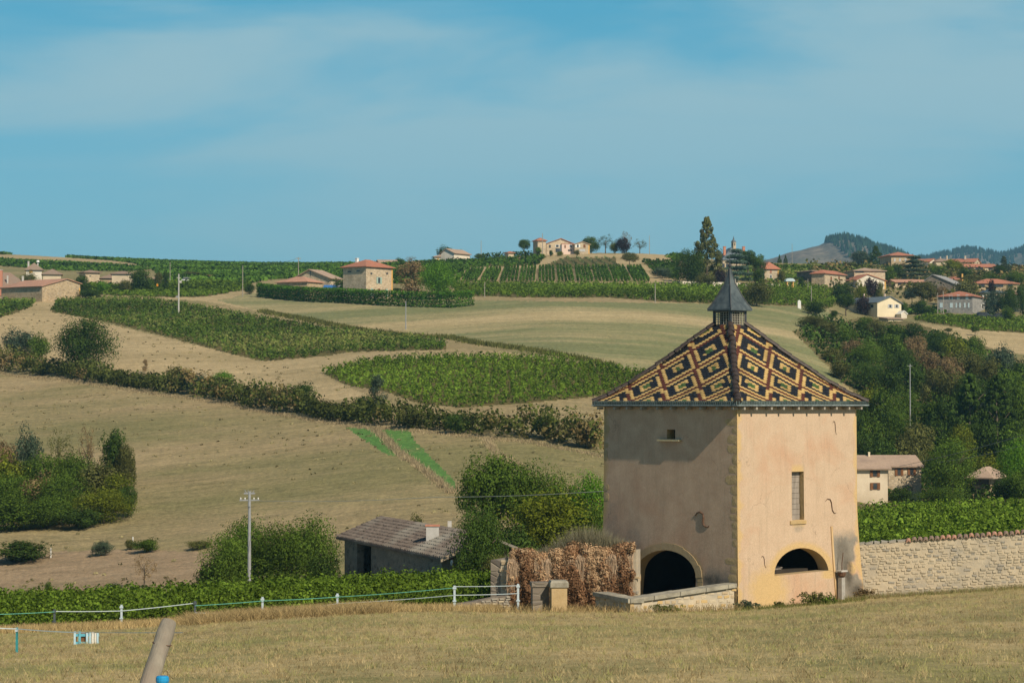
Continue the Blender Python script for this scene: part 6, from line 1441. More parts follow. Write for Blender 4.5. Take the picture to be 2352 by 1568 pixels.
# foreground strand on short teal post and leaning timber
YF = 58.0
e = empty('short_post', P(38.5, 1520, YF), 0, 'short teal plastic post in the grass at the far left', 'fence post', FG); hh0 = P(38, 1442, YF).z - P(38.5, 1520, YF).z
gzz = float(gz(e.location.x, YF)); e.location.z = gzz; hh0 = P(38, 1440, YF).z - gzz
q = MB(); q.box(-.028, .028, -.02, .02, -.1, hh0); q.build('shaft', P_t, e); q = MB(); q.box(-.034, .034, -.05, -.021, hh0 - .1, hh0 - .05); q.build('clip', P_w, e)
LPb = P(335, 1620, 17.0); LPt = P(392, 1424, 17.6); LPb.z = LPb.z
tb = G(300, Y=16.6); e = empty('leaning_timber_post', tb, 0, 'thick weathered round timber post leaning right in the foreground', 'post')
A_ = Vector((0, 0, -.4)); 
d1 = (P(322, 1568, 17.0) - P(388, 1428, 17.3)); bot = P(388, 1428, 17.3) + d1 * 7.0
bot = bot if bot.z < tb.z - .3 else bot; a_ = P(388, 1428, 17.3) - tb; b_ = P(342, 1568, 17.0) - tb; dirv = (b_ - a_).normalized(); L_ = (a_.z + .5) / -dirv.z; e_b = a_ + dirv * L_
M_post = surf('weathered_post', (0.19, 0.168, 0.135), (0.30, 0.268, 0.215), 9, bs=.6, bd=.01, stretch=(1, 1, .12), c3=(0.24, 0.20, 0.16), s3=4)
nseg = 20; pts_ = [e_b.lerp(a_, i / nseg) for i in range(nseg + 1)]; rr = [.063 + .0022 * math.sin(i * 1.7) + random.uniform(-.0012, .0012) for i in range(nseg + 1)]; rr[-1] = .054
q = MB(); q.tube(pts_, rr, 20); o = q.build('timber', M_post, e)
for (t0_, t1_, an) in ((.03, .30, -1.9), (.16, .42, -1.2), (.35, .62, -2.4), (.5, .8, -1.6)):
    q = MB(); ax_ = (a_ - e_b).normalized(); s1 = ax_.cross(Vector((0, 1, 0))).normalized(); s2 = ax_.cross(s1); rd_ = lambda g: s1 * math.cos(g) * .0635 + s2 * math.sin(g) * .0635
    q.tube([a_.lerp(e_b, t0_ + (t1_ - t0_) * k / 8) + rd_(an + .12 * math.sin(k * 1.3)) for k in range(9)], [.001, .002, .003, .0035, .003, .0035, .003, .002, .001], 4); q.build('crack', M_void, e)
q = MB(); up_ = (a_ - e_b).normalized(); 
c_ = a_.lerp(e_b, .095); q.tube([c_ + Vector((math.cos(t_ * .5) * .066, math.sin(t_ * .5) * .066, -.012 * math.cos(t_ * .5))) for t_ in range(14)], .004, 5); q.build('wire_loop', M_iron, e)
strand('fence_tape', [P(195, 1452, 56), P(420, 1452, 40), P(600, 1475, 30)][:2], .012, P_tape, 'thin strand running right from the slatted rack', sag=.0)
strand('fence_tape', [P(-20, 1441, YF), P(38, 1443, YF - .05), P(195, 1452, 56)], .022, P_tape, 'shiny foreground strand sagging from the short teal post to the leaning timber')
# blue cap with wire bail at the bottom edge
c0 = P(373, 1562, 15.5); e = empty('blue_bottle_cap', c0, 0, 'bright blue plastic cap with wire bail beside the leaning timber', 'bottle')
M_blue = surf('blue_plastic', (0.01, 0.22, 0.50), (0.02, 0.30, 0.60), 5, rough=.35, bs=0, spec=.5)
q = MB(); q.tube([(0, 0, -.35), (0, 0, -.02), (0, 0, -.012), (0, 0, .0), (0, 0, .02), (0, 0, .03)], [.030, .030, .040, .043, .042, .034], 16); q.build('cap', M_blue, e)
q = MB(); q.tube([(0.02 + .016 * math.cos(a), 0, .045 + .018 * math.sin(a)) for a in [i * math.pi / 6 - 1 for i in range(9)]], .002, 5); q.build('bail', M_iron, e)
q = MB(); q.tube([(0, 0, -1.6), (0, 0, -.33)], [.05, .05], 12); q.build('stake', M_post, e)
# rack of blue and white slats
YR = 66.0; c0 = P(198, 1487, YR); gzr = float(gz(c0.x, YR)); c0.z = gzr; e = empty('slatted_rack', c0, .05, 'small rack of blue and white upright slats standing in the grass', 'rack')
k = F / YR; zt = P(198, 1449, YR).z - gzr; zbb = P(198, 1486, YR).z - gzr
M_sb = surf('slat_blue', (0.10, 0.38, 0.50), (0.16, 0.46, 0.58), 12, rough=.6, bs=.1); M_sl = surf('slat_pale_blue', (0.36, 0.55, 0.66), (0.48, 0.64, 0.72), 12, rough=.6, bs=.1); M_sw = surf('slat_white', (0.62, 0.62, 0.58), (0.72, 0.70, 0.64), 12, rough=.6, bs=.1)
for i, (uu, mt, ww) in enumerate([(172, M_sl, 4.5), (183, M_sb, 5), (200, M_sl, 5), (207, M_sl, 4), (213, M_sw, 5), (219, M_sw, 4), (224, M_sl, 4)]):
    x = (uu - 198) / k; q = MB(); j = random.uniform(-.03, .03) - i * .006; q.box(x - ww / k / 2, x + ww / k / 2, -.02 + .01 * (i % 2), .02, zbb - .12 + abs(j), zt + j); q.build('slat', mt, e)
for zz in (zbb + .08, zt - .14):
    q = MB(); q.box(-.34, .34, .022, .06, zz, zz + .07); q.build('rail', M_sb, e)
q = MB(); q.box(-.15, .02, .065, .10, zbb + .05, zt - .05); q.build('back_board', S_brown, e)
for xx in (-.3, .3): q = MB(); q.box(xx - .03, xx + .03, .061, .12, -.15, zt - .1); q.build('leg', S_brown, e)

# ------------------------------------------------------------------ utility poles and wires
def pole(u, vt, vb, Y, r, mt, label, arms=(), group=None, name='utility_pole', extra=None):
    c = G(u, Y=Y); h = P(u, vt, Y).z - c.z; e = empty(name, c, 0, label, 'utility pole', group); q = MB(); q.tube([(0, 0, -.5), (0, 0, h)], [r * 1.25, r * .8], 8); q.build('shaft', mt, e)
    for (dz, w_, th2) in arms: q = MB(); q.box(-w_, w_, -th2, th2, h - dz - th2, h - dz + th2); q.build('crossarm', mt, e)
    return e, h
M_galv = surf('galvanised', (0.26, 0.27, 0.28), (0.34, 0.35, 0.36), 4, rough=.5, bs=.1); M_wp = surf('pole_wood', (0.26, 0.24, 0.20), (0.36, 0.33, 0.28), 4)
e, h = pole(574, 1128, 1335, 152, .10, M_galv, 'grey metal power pole with crossarm in front of the bushes left of the dark barn', [(.55, .62, .04), (.12, .35, .05)])
for sx in (-.55, -.28, .28, .55):
    q = MB(); q.tube([(sx, 0, h - .52), (sx, 0, h - .44), (sx, 0, h - .38)], [.02, .05, .02], 6); q.build('insulator', S_white, e)
q = MB()
for sx in (-.3, -.1, .1, .3): q.tube([(sx * .6, 0, h - .1), (sx, 0, h + .08)], .02, 5)
q.build('bracket', M_galv, e); q = MB(); q.tube([(0, -.1, h - .95), (0, -.1, h - .7)], [.09, .09], 8); q.build('switch_box', M_galv, e)
e, h = pole(410, 629, 702, 505, .15, M_conc, 'tall pale concrete pylon with equipment at the edge of the patchy vineyard', [(.8, .4, .06)])
q = MB(); q.box(.1, .6, -.2, .2, h - 1.9, h - 1.4); q.build('transformer', M_conc, e); q = MB(); q.box(-.5, -.1, -.2, .2, h - 5.0, h - 4.6); q.build('box', M_galv, e)
for a in [(685, 591, 652, 640, .10, M_wp, 'pole with crossbar on the skyline left of the gabled barn', [(.3, .7, .08)]), (390, 602, 655, 640, .09, M_wp, 'thin pole behind the conical shrub by the stone hut', []), (557, 610, 665, 560, .09, M_wp, 'thin pole at the right end of the upper left vineyard', []),
          (932, 691, 765, 445, .09, M_galv, 'slender pole at the lower edge of the mown field', []), (1113, 648, 684, 525, .08, M_wp, 'short thin pole below the striped hillside', []), (1505, 650, 706, 500, .09, M_wp, 'pole at the right part of the long vineyard strip', []),
          (1105, 552, 596, 745, .09, M_wp, 'thin mast on the ridge right of the white ridge house', []), (1246, 536, 585, 738, .12, M_wp, 'mast standing before the tower of the hilltop farm', []), (1492, 541, 584, 750, .08, M_wp, 'lone thin mast on the bare crest', []), (1820, 560, 604, 830, .08, M_wp, 'thin mast left of the far scrubby hill', []),
          (1864, 657, 700, 560, .09, M_wp, 'pole in the vineyard before the dark village barn', []), (2154, 672, 718, 585, .10, M_wp, 'left one of the two poles before the blue grey house', []), (2167, 668, 718, 585, .10, M_wp, 'right one of the two poles before the blue grey house', []),
          (2090, 836, 900, 352, .08, M_galv, 'pale metal pole standing out of the wooded valley', [(.25, .35, .03)]), (1689, 640, 662, 560, .16, M_wp, 'short dark post at the roadside wall', []), (1856, 640, 660, 620, .08, M_wp, 'thin pole at the dark corner of the leftmost village barn', [])]:
    pole(*a)
M_wire = surf('wire', (0.20, 0.21, 0.20), (0.26, 0.27, 0.26), 3, bs=0)
M_wirep = surf('bright_wire', (0.42, 0.42, 0.38), (0.5, 0.5, 0.45), 3, bs=0)
strand('power_line', [P(588, 1149, 152), P(1000, 1141, 130), P(1375, 1128, 118), P(1700, 1110, 112)], .025, M_wirep, 'power line from the grey metal pole across the walnut trees', n=16, sag=.02, flat=False, cat='cable')
strand('power_line', [P(2066, 1070, 240), P(2352, 998, 210), P(2420, 985, 200)], .04, M_wire, 'upper power line crossing the trees at the right edge', n=14, sag=.02, flat=False, cat='cable')
strand('power_line', [P(2150, 1062, 240), P(2352, 1022, 212), P(2420, 1008, 205)], .035, M_wire, 'lower power line crossing the trees at the right edge', n=14, sag=.02, flat=False, cat='cable')
strand('power_line', [P(604, 606, 700), P(645, 601, 680), P(685, 592, 640)], .07, M_wire, 'wires reaching the crossbar pole from the left', n=10, sag=.03, flat=False, cat='cable')
for (u, vt, Y, lb) in [(119, 1258, 215, 'small white stake beside the long low bush'), (307, 1232, 216, 'small white stake beside the twin bushes')]:
    c = G(u, Y=Y); h = P(u, vt, Y).z - c.z; q = MB(); q.tube([(0, 0, -.2), (0, 0, h)], .05, 6); o = q.build('stake', S_white); o.location = c; tag(o, lb, 'stake')
c = G(1836, Y=535); q = MB(); q.box(-.35, .35, -.35, .35, -.3, 1.55); q.add([(-.4, -.4, 1.55), (.4, -.4, 1.55), (.4, .4, 1.55), (-.4, .4, 1.55), (0, 0, 1.85)], [(0, 1, 4), (1, 2, 4), (2, 3, 4), (3, 0, 4), (3, 2, 1, 0)]); o = q.build('marker_post', S_white); o.location = c; tag(o, 'stubby white marker post at the edge of the straw field', 'marker')
# swimming pool cover and white car by the gabled barn
q = MB(); q.prism([(-1.8, 0), (1.8, 0), (1.5, .7), (-1.5, .7)], 'y', -1, 1); o = q.build('blue_tarpaulin', surf('tarpaulin_blue', (0.04, 0.14, 0.42), (0.06, 0.2, 0.5), 3)); o.location = G(760, Y=556) + Vector((0, 0, 1.5)); tag(o, 'blue tarpaulin heap at the foot of the gabled barn', 'tarpaulin')
def car(u, v, Y, mt, label, rot=0.0, lift=0.0):
    c = G(u, Y=Y); c.z += lift; e = empty('parked_car', c, rot, label, 'car'); q = MB()
    q.prism([(-2.1, .35), (2.1, .35), (2.15, .8), (1.2, .95), (-2.0, 1.0), (-2.15, .7)], 'y', -.85, .85); q.build('body', mt, e)
    q = MB(); q.prism([(-1.7, .98), (1.15, .95), (.45, 1.45), (-1.3, 1.47)], 'y', -.72, .72); q.build('cabin', G_dark, e)
    q = MB(); q.prism([(-1.25, 1.46), (.42, 1.44), (.35, 1.5), (-1.2, 1.52)], 'y', -.7, .7); q.build('roof', mt, e)
    for x in (-1.35, 1.35):
        for y in (-.85, .7): q = MB(); q.tube([(x, y, .33), (x, y + .15, .33)], .33, 12); q.build('wheel', M_leadd, e)
C_w = surf('car_white', (0.68, 0.70, 0.72), (0.74, 0.76, 0.78), 1, rough=.3, bs=0, spec=.5); C_d = surf('car_dark', (0.03, 0.035, 0.045), (0.05, 0.055, 0.065), 1, rough=.25, bs=0, spec=.5)
car(2064, 668, 612, C_w, 'small white car parked below the low pinkish roof in the village', 1.15, .3)
car(430, 648, 650, C_w, 'white car behind the upper left vineyard', 1.3, -.35)
car(2260, 712, 583, C_d, 'dark car parked at the right corner of the blue grey house', .4, .1)
car(2300, 716, 583, C_d, 'dark car further right among the garden shrubs', .1, .1)
car(795, 676, 556, C_w, 'white car roof just showing over the clipped hedge', .1, 1.0)
q = MB(); q.box(-.5, .5, -.4, .4, .5, 1.5); q.prism([(-.55, 1.5), (.55, 1.5), (.3, 1.8), (-.3, 1.8)], 'y', -.4, .4); q.tube([(-.35, -.45, .45), (-.35, .45, .45)], .45, 10); q.tube([(.35, -.45, .35), (.35, .45, .35)], .35, 10); o = q.build('tractor', surf('orange_paint', (0.75, 0.28, 0.03), (0.8, 0.33, 0.05), 2, bs=0)); o.location = G(361, Y=604) + Vector((0, 0, .6)); o.scale = (.45, .45, .45); tag(o, 'tiny orange tractor beside the stone hut', 'tractor')

# ------------------------------------------------------------------ trees and bushes
def T(*a, **k): return tree(*a, **k)
GW = 'trees of the wooded valley on the right'; GL = 'trees of the copse at the left edge'
for a in [
 ('tall', 147, 646, 30, None, 'grey', 'grey green columnar shrub in front of the stone barn gable', None, 690), ('bush', 64, 620, 40, 585, 'olive', 'olive tree between the long farmhouse and the pointed brown roof'), ('bush', 190, 632, 36, 580, 'dark', 'dark shrub between the stone barn and the cubic stone house'),
 ('bush', 237, 643, 30, 585, 'bright', 'small green shrub right of the cubic stone house'), ('bush', 206, 661, 52, 552, 'dark', 'wide dark shrub right of the stone barn above the vineyard'), ('bush', 321, 618, 58, 590, 'dark', 'big round dark tree in front of the low cottage'), ('bush', 288, 640, 28, 588, 'olive', 'olive shrub left of the big round garden tree'),
 ('tall', 380, 625, 22, 600, 'dark', 'small dark conical tree right of the stone hut'), ('bush', 362, 624, 22, 620, 'olive', 'olive shrub behind the stone hut'), ('bush', 478, 630, 26, 680, 'brown', 'rusty round bush in the upper left vineyard'), ('bush', 440, 622, 40, 700, 'olive', 'olive bushes beside the thin pole on the upper vineyard'),
 ('bush', 572, 651, 22, None, 'dark', 'dark bush at the right tip of the upper left vineyard', None, 676), ('bush', 42, 752, 74, None, 'grey', 'grey green bushy tree at the left end of the hedgerow', None, 832), ('bush', 90, 762, 46, None, 'mid', 'smaller green bush against the right of the leftmost bushy tree', None, 832),
 ('bigbush', 197, 724, 128, None, 'dark', 'big dense dark green tree rising from the left part of the hedgerow', None, 856), ('bush', 509, 850, 50, None, 'bright', 'small round green tree standing alone just above the hedgerow', None, 893), ('tall', 333, 826, 16, None, 'brown', 'thin rusty sapling poking out of the hedgerow', None, 858),
 ('bush', 408, 842, 60, None, 'olive', 'olive bush in the hedgerow left of the small round tree', None, 895), ('bush', 452, 858, 56, None, 'grey', 'greyish bush in the hedgerow below the small round tree', None, 905), ('bush', 692, 875, 66, None, 'dark', 'dark bush in the hedgerow above the bright green strip', None, 925),
 ('tall', 868, 864, 48, None, 'grey', 'blue grey tree in front of the dense vineyard', None, 950), ('bush', 836, 905, 40, None, 'dark', 'very dark bush left of the blue grey tree', None, 955), ('bush', 1252, 942, 54, None, 'mid', 'green bush standing up from the right part of the hedgerow', None, 1008), ('bush', 1350, 962, 64, None, 'olive', 'olive bush at the hedgerow end beside the tower', None, 1030),
 ('bush', 1050, 945, 50, None, 'dark', 'dark bush in the hedgerow above the dry ditch', None, 995), ('bush', 940, 930, 60, None, 'olive', 'olive bush in the middle of the hedgerow', None, 985),
 ('bush', 800, 636, 86, 540, 'dark', 'wide rounded dark tree between the gabled barn and the tall farmhouse'), ('tall', 945, 602, 74, 530, 'brown', 'brownish airy tree right of the tall farmhouse'), ('bigbush', 1007, 597, 84, 521, 'bright', 'bright green billowing tree at the right end of the clipped hedge'), ('bush', 1028, 668, 22, 528, 'bright', 'bright shrub drooping over the clipped hedge'),
 ('bush', 912, 660, 20, 556, 'dark', 'dark shrub at the right corner of the tall farmhouse'), ('bush', 918, 591, 22, 790, 'mid', 'small green tree on the skyline right of the red hipped roof'), ('sparse', 944, 588, 26, 790, 'brown', 'small pinkish brown tree on the skyline'),
 ('bush', 1021, 563, 36, 765, 'dark', 'dark tree behind the white ridge house'), ('bush', 1057, 573, 18, 760, 'dark', 'dark tree at the right gable of the white ridge house'), ('bush', 1101, 582, 24, 745, 'mid', 'small tree at the foot of the thin ridge mast'), ('round', 1204, 548, 31, 750, 'dark', 'round dark tree on the ridge left of the hilltop farm'),
 ('round', 1237, 566, 17, 728, 'mid', 'small tree before the tower of the hilltop farm'), ('bush', 1266, 574, 10, 735, 'dark', 'tiny dark shrub before the hilltop farm'), ('bush', 1286, 576, 14, 733, 'yellow', 'tiny olive shrub under the arch of the hilltop farm'), ('bush', 1325, 572, 14, 735, 'olive', 'tiny shrub before the right wing of the hilltop farm'),
 ('bush', 1358, 543, 38, 765, 'mid', 'dense green tree touching the right end of the hilltop farm'), ('sparse', 1391, 538, 40, 762, 'grey', 'airy grey green tree on the hilltop'), ('bush', 1411, 553, 20, 758, 'yellow', 'yellow green shrub left of the purple tree'), ('bush', 1431, 545, 34, 757, 'purple', 'dark purple leaved tree on the hilltop'),
 ('sparse', 1439, 531, 28, 764, 'brown', 'bare pinkish tree rising behind the purple tree'), ('sparse', 1470, 549, 34, 756, 'olive', 'small thin crowned tree alone on the crest'), ('round', 1446, 579, 46, None, 'olive', 'brownish round tree on the slope beside the grey green vineyard', None, 615), ('bush', 1521, 612, 44, 620, 'grey', 'grey green shrub right of the striped hillside'),
 ('conifer', 1624, 508, 74, 598, 'olive', 'tall giant conifer towering left of the chateau'), ('bigbush', 1580, 572, 72, 592, 'dark', 'broad dark tree at the left foot of the giant conifer'), ('bush', 1618, 628, 42, 585, 'olive', 'olive shrub at the foot of the giant conifer'), ('bush', 1655, 612, 26, 592, 'purple', 'dark purple bush between the conifer and the cedar'),
 ('cedar', 1693, 571, 68, 612, 'cedar', 'blue green layered cedar in front of the chateau'), ('round', 1718, 572, 50, 655, 'dark', 'dark green tree behind the blue cedar'), ('tall', 1745, 588, 42, 600, 'dark', 'dark ragged cypress between the cedar and the red roofed house'), ('tall', 1738, 594, 26, 606, 'olive', 'narrow brownish cypress behind the dark ragged one'),
 ('bush', 1738, 642, 62, None, 'olive', 'olive bushy tree standing in the long vineyard right of the lantern', None, 704), ('bush', 1796, 616, 20, 625, 'olive', 'small shrub right of the red roofed house'), ('bush', 1842, 636, 16, 610, 'dark', 'small round shrub at the roadside wall'), ('conifer', 1791, 586, 10, 880, 'dark', 'left one of two tiny conifers before the scrubby hill'), ('conifer', 1805, 587, 10, 880, 'dark', 'right one of two tiny conifers before the scrubby hill'),
 ('bush', 1979, 576, 44, 900, 'grey', 'grey green tree against the far forest left of the manor'), ('conifer', 2012, 567, 36, 880, 'dark', 'pointed conifer left of the manor house'), ('bush', 1955, 600, 26, 800, 'olive', 'olive shrub left of the pale hipped house'), ('bush', 2043, 610, 32, 690, 'mid', 'green tree right of the pale hipped house'), ('bush', 2064, 603, 28, 720, 'dark', 'dark oval tree below the manor house'),
 ('cedar', 2100, 587, 70, 705, 'grey', 'broad grey green cedar in the middle of the village'), ('round', 2188, 595, 46, 745, 'yellow', 'yellow green round tree in the village'), ('bush', 2218, 612, 34, 715, 'dark', 'dark clipped shrub below the long red terrace'), ('conifer', 2307, 591, 32, 775, 'grey', 'grey green conifer near the right edge of the crest'), ('bush', 2292, 609, 34, 760, 'dark', 'dark bush left of the grey green conifer'),
 ('bush', 2150, 607, 40, 740, 'mid', 'green shrub under the white gable on the crest'), ('bush', 2235, 627, 46, 700, 'olive', 'olive hedge bush below the long red terrace'), ('bush', 2272, 627, 46, 700, 'mid', 'green hedge bush above the long bright red roof'), ('bush', 2330, 622, 60, 700, 'mid', 'green bushes at the right edge above the long bright red roof'), ('bush', 2220, 635, 58, 628, 'olive', 'olive tree right of the grey roofed barn'),
 ('round', 2095, 660, 42, None, 'grey', 'pale grey green tree right of the cream house', None, 704), ('round', 2122, 643, 66, 612, 'olive', 'large olive green tree before the grey roofed barn'), ('bush', 2114, 684, 40, 600, 'dark', 'dark bush under the large olive green tree'), ('bush', 2166, 657, 30, 625, 'brown', 'rusty bush above the blue grey house'),
 ('bush', 2282, 659, 42, 588, 'grey', 'grey green tree right of the blue grey house'), ('bigbush', 2318, 652, 46, 586, 'dark', 'dark tree near the right edge before the white house'), ('bush', 2279, 641, 16, 640, 'purple', 'small purple tree before the long bright red roof'), ('bush', 2350, 642, 26, 592, 'dark', 'dark foliage at the right picture edge'), ('bush', 2314, 699, 26, 578, 'mid', 'garden shrub behind the parked dark cars'),
 ('bush', 1982, 680, 40, 584, 'purple', 'purple black tree left of the cream house'), ('round', 1943, 672, 50, None, 'dark', 'round dark tree left of the purple tree', None, 727), ('bush', 1935, 642, 54, 612, 'dark', 'wide dark bush before the leftmost village house'), ('round', 2001, 638, 44, 606, 'purple', 'purple umbrella shaped tree before the white gabled house'), ('bush', 1977, 647, 26, 604, 'yellow', 'yellow green shrub at the white gabled house'), ('round', 2021, 644, 22, 604, 'olive', 'small tree at the right corner of the white gabled house'),
 ('bush', 1915, 712, 18, None, 'dark', 'small dark shrub in the straw field', None, 730), ('bush', 2040, 612, 26, 720, 'mid', 'green tree left of the manor foot'), ('round', 2178, 752, 24, None, 'olive', 'small tree on the lower edge of the right vineyard', None, 768), ('round', 2240, 748, 26, None, 'mid', 'second small tree on the lower edge of the right vineyard', None, 772),
 ('bush', 2075, 690, 20, 600, 'mid', 'small green bush right of the cream house gable'), ('bush', 2130, 700, 40, 590, 'dark', 'dark low bushes left of the blue grey house'),
 ('bush', 55, 1241, 128, None, 'dark', 'long low dark bush at the left edge below the copse', None, 1290), ('bush', 235, 1239, 44, None, 'grey', 'small grey green bush between the long low bush and the twin bushes', None, 1276), ('bush', 338, 1233, 60, None, 'mid', 'right one of the twin low bushes on the dry slope', None, 1268), ('bush', 302, 1238, 26, None, 'olive', 'left one of the twin low bushes on the dry slope', None, 1262), ('bush', 460, 1243, 54, None, 'olive', 'flat olive bush left of the walnut bushes', None, 1262),
 ('sparse', 334, 1272, 56, None, 'brown', 'nearly bare brown shrub above the vine rows', None, 1352), ('bush', 115, 1334, 16, 185, 'mid', 'narrow green shrub above the vines at the left'), ('bush', 263, 1336, 38, 183, 'grey', 'grey shrub above the vines left of the bare brown shrub'),
]: T(*a[:7], group=a[7] if len(a) > 7 else None, vbase=a[8] if len(a) > 8 else None)
for i, (k, u, vt, w_, Y, mt, lb) in enumerate([
 ('bush', 1872, 688, 50, 525, 'dark', 'dark bush at the upper left tip of the wooded valley'), ('bigbush', 1864, 724, 66, 482, 'olive', 'olive tree at the left edge of the wooded valley'), ('bush', 1902, 734, 54, 470, 'olive', 'pale olive tree right of the left edge tree'), ('bush', 1945, 742, 50, 455, 'mid', 'green tree below the purple black tree'),
 ('bush', 1984, 726, 46, 505, 'mid', 'green tree under the left corner of the cream house'), ('bush', 2014, 730, 42, 500, 'olive', 'olive tree below the cream house'), ('bush', 2056, 736, 54, 490, 'mid', 'green tree below the low shed'), ('bush', 2096, 741, 50, 482, 'dark', 'dark tree left of the small field wall'), ('bigbush', 2154, 756, 72, 470, 'dark', 'big dark tree on the upper edge of the wood'),
 ('bush', 2192, 764, 54, 462, 'yellow', 'yellowish tree right of the big dark tree on the upper edge'), ('bush', 2240, 770, 48, 465, 'mid', 'green tree against the pale field at the right'), ('bush', 2298, 788, 62, 440, 'grey', 'grey green tree below the pale field at the right'), ('bush', 2346, 816, 54, 420, 'dark', 'dark tree at the right edge below the pale field'),
 ('bush', 1914, 798, 50, 425, 'olive', 'olive tree beside the shadowed field edge'), ('bush', 1957, 776, 48, 442, 'brown', 'pinkish dry tree in the left of the wood'), ('bigbush', 1992, 782, 76, 432, 'mid', 'large green tree in the left of the wood'), ('bush', 2050, 766, 64, 452, 'mid', 'mid green tree in the upper middle of the wood'), ('bush', 2105, 764, 48, 452, 'brown', 'sandy brown tree in the upper middle of the wood'),
 ('bigbush', 2070, 800, 88, 418, 'dark', 'broad dark tree in the middle of the wood'), ('bush', 2138, 806, 60, 422, 'brown', 'straw brown tree above the metal pole'), ('bush', 2182, 811, 56, 417, 'brown', 'dry beige tree in the right middle of the wood'), ('bush', 2226, 796, 70, 430, 'olive', 'olive tinted tree in the right of the wood'), ('bush', 2272, 820, 64, 412, 'olive', 'second olive tree closer to the right edge of the wood'), ('bush', 2314, 836, 62, 402, 'mid', 'green tree near the right edge in the middle of the wood'),
 ('bush', 1930, 822, 54, 402, 'olive', 'brownish olive tree above the right eave of the tower'), ('bigbush', 1985, 830, 76, 398, 'dark', 'dark tree over the right hip of the tower roof'), ('bush', 2038, 842, 66, 396, 'dark', 'dark tree left of the metal pole'), ('bush', 2096, 822, 62, 402, 'dark', 'dark tree behind the metal pole'), ('bush', 2146, 842, 64, 393, 'olive', 'olive tree right of the metal pole'),
 ('bush', 2194, 845, 64, 390, 'olive', 'yellow olive tree in the right middle'), ('bigbush', 2232, 855, 88, 386, 'dark', 'dark tree above the black conifers'), ('bush', 2290, 862, 76, 380, 'dark', 'dark round tree above the right black conifer'), ('bush', 2338, 854, 66, 385, 'mid', 'green tree at the right edge above the conifers'),
 ('bush', 1993, 876, 60, 366, 'yellow', 'yellow green tree just right of the tower eave'), ('bush', 2030, 888, 66, 362, 'mid', 'green tree right of the yellow green one by the eave'), ('bigbush', 2082, 890, 74, 358, 'mid', 'full green tree at the foot of the metal pole'), ('bush', 2134, 898, 72, 355, 'mid', 'green tree right of the pole foot'), ('bush', 2180, 905, 64, 352, 'dark', 'dark tree left of the black conifers'),
 ('conifer', 2226, 872, 120, 345, 'dark', 'left black conifer in the wood'), ('conifer', 2290, 878, 120, 344, 'dark', 'right black conifer in the wood'), ('bush', 2346, 898, 66, 346, 'mid', 'green tree right of the black conifers'),
 ('bush', 1981, 930, 56, 337, 'dark', 'dark tree beside the tower wall in the lower wood'), ('bush', 2008, 945, 60, 333, 'mid', 'green tree above the farmhouse ridge'), ('bigbush', 2054, 932, 78, 336, 'mid', 'broad green tree above the farmhouse'), ('bush', 2108, 958, 76, 332, 'olive', 'brown olive tree above the right half of the farmhouse'), ('bush', 2156, 942, 74, 335, 'dark', 'dark tree right above the farmhouse'),
 ('bush', 2203, 972, 62, 328, 'yellow', 'golden green tree below the left conifer'), ('bush', 2252, 950, 74, 330, 'dark', 'dark tree above the small cottage'), ('bush', 2328, 962, 70, 326, 'mid', 'green tree above the power lines at the right'),
 ('bush', 1972, 985, 54, 320, 'dark', 'dark bush behind the chimney of the farmhouse'), ('bush', 2022, 998, 66, 318, 'dark', 'dark bush right of the farmhouse chimney'), ('bush', 2082, 990, 68, 320, 'olive', 'olive bush behind the farmhouse roof'), ('bigbush', 2186, 1003, 112, 284, 'mid', 'large green tree covering the right end of the farmhouse'),
 ('bush', 2256, 1034, 76, 306, 'yellow', 'yellowish tree behind the small cottage'), ('bigbush', 2338, 1005, 90, 280, 'bright', 'bright green tree at the right edge beside the cottage'), ('round', 1993, 1108, 50, 277, 'dark', 'small ball shaped tree before the farmhouse'), ('bush', 2062, 1116, 56, 272, 'dark', 'dark shaded tree before the right half of the farmhouse'),
 ('bigbush', 2160, 1116, 110, 262, 'mid', 'wide green thicket left of the small cottage'), ('bush', 2312, 1098, 64, 268, 'dark', 'dark thicket right of the small cottage'), ('bush', 2350, 1072, 66, 266, 'mid', 'green thicket at the right edge above the vines'), ('bush', 2010, 1166, 44, 226, 'brown', 'rusty low bush at the left of the right vineyard'), ('bush', 2252, 1140, 60, 262, 'dark', 'low thicket below the small cottage'), ('bush', 2110, 1150, 80, 255, 'dark', 'low dark thicket above the right vineyard'),
]): T(k, u, vt, w_, Y, mt, lb, group=GW)
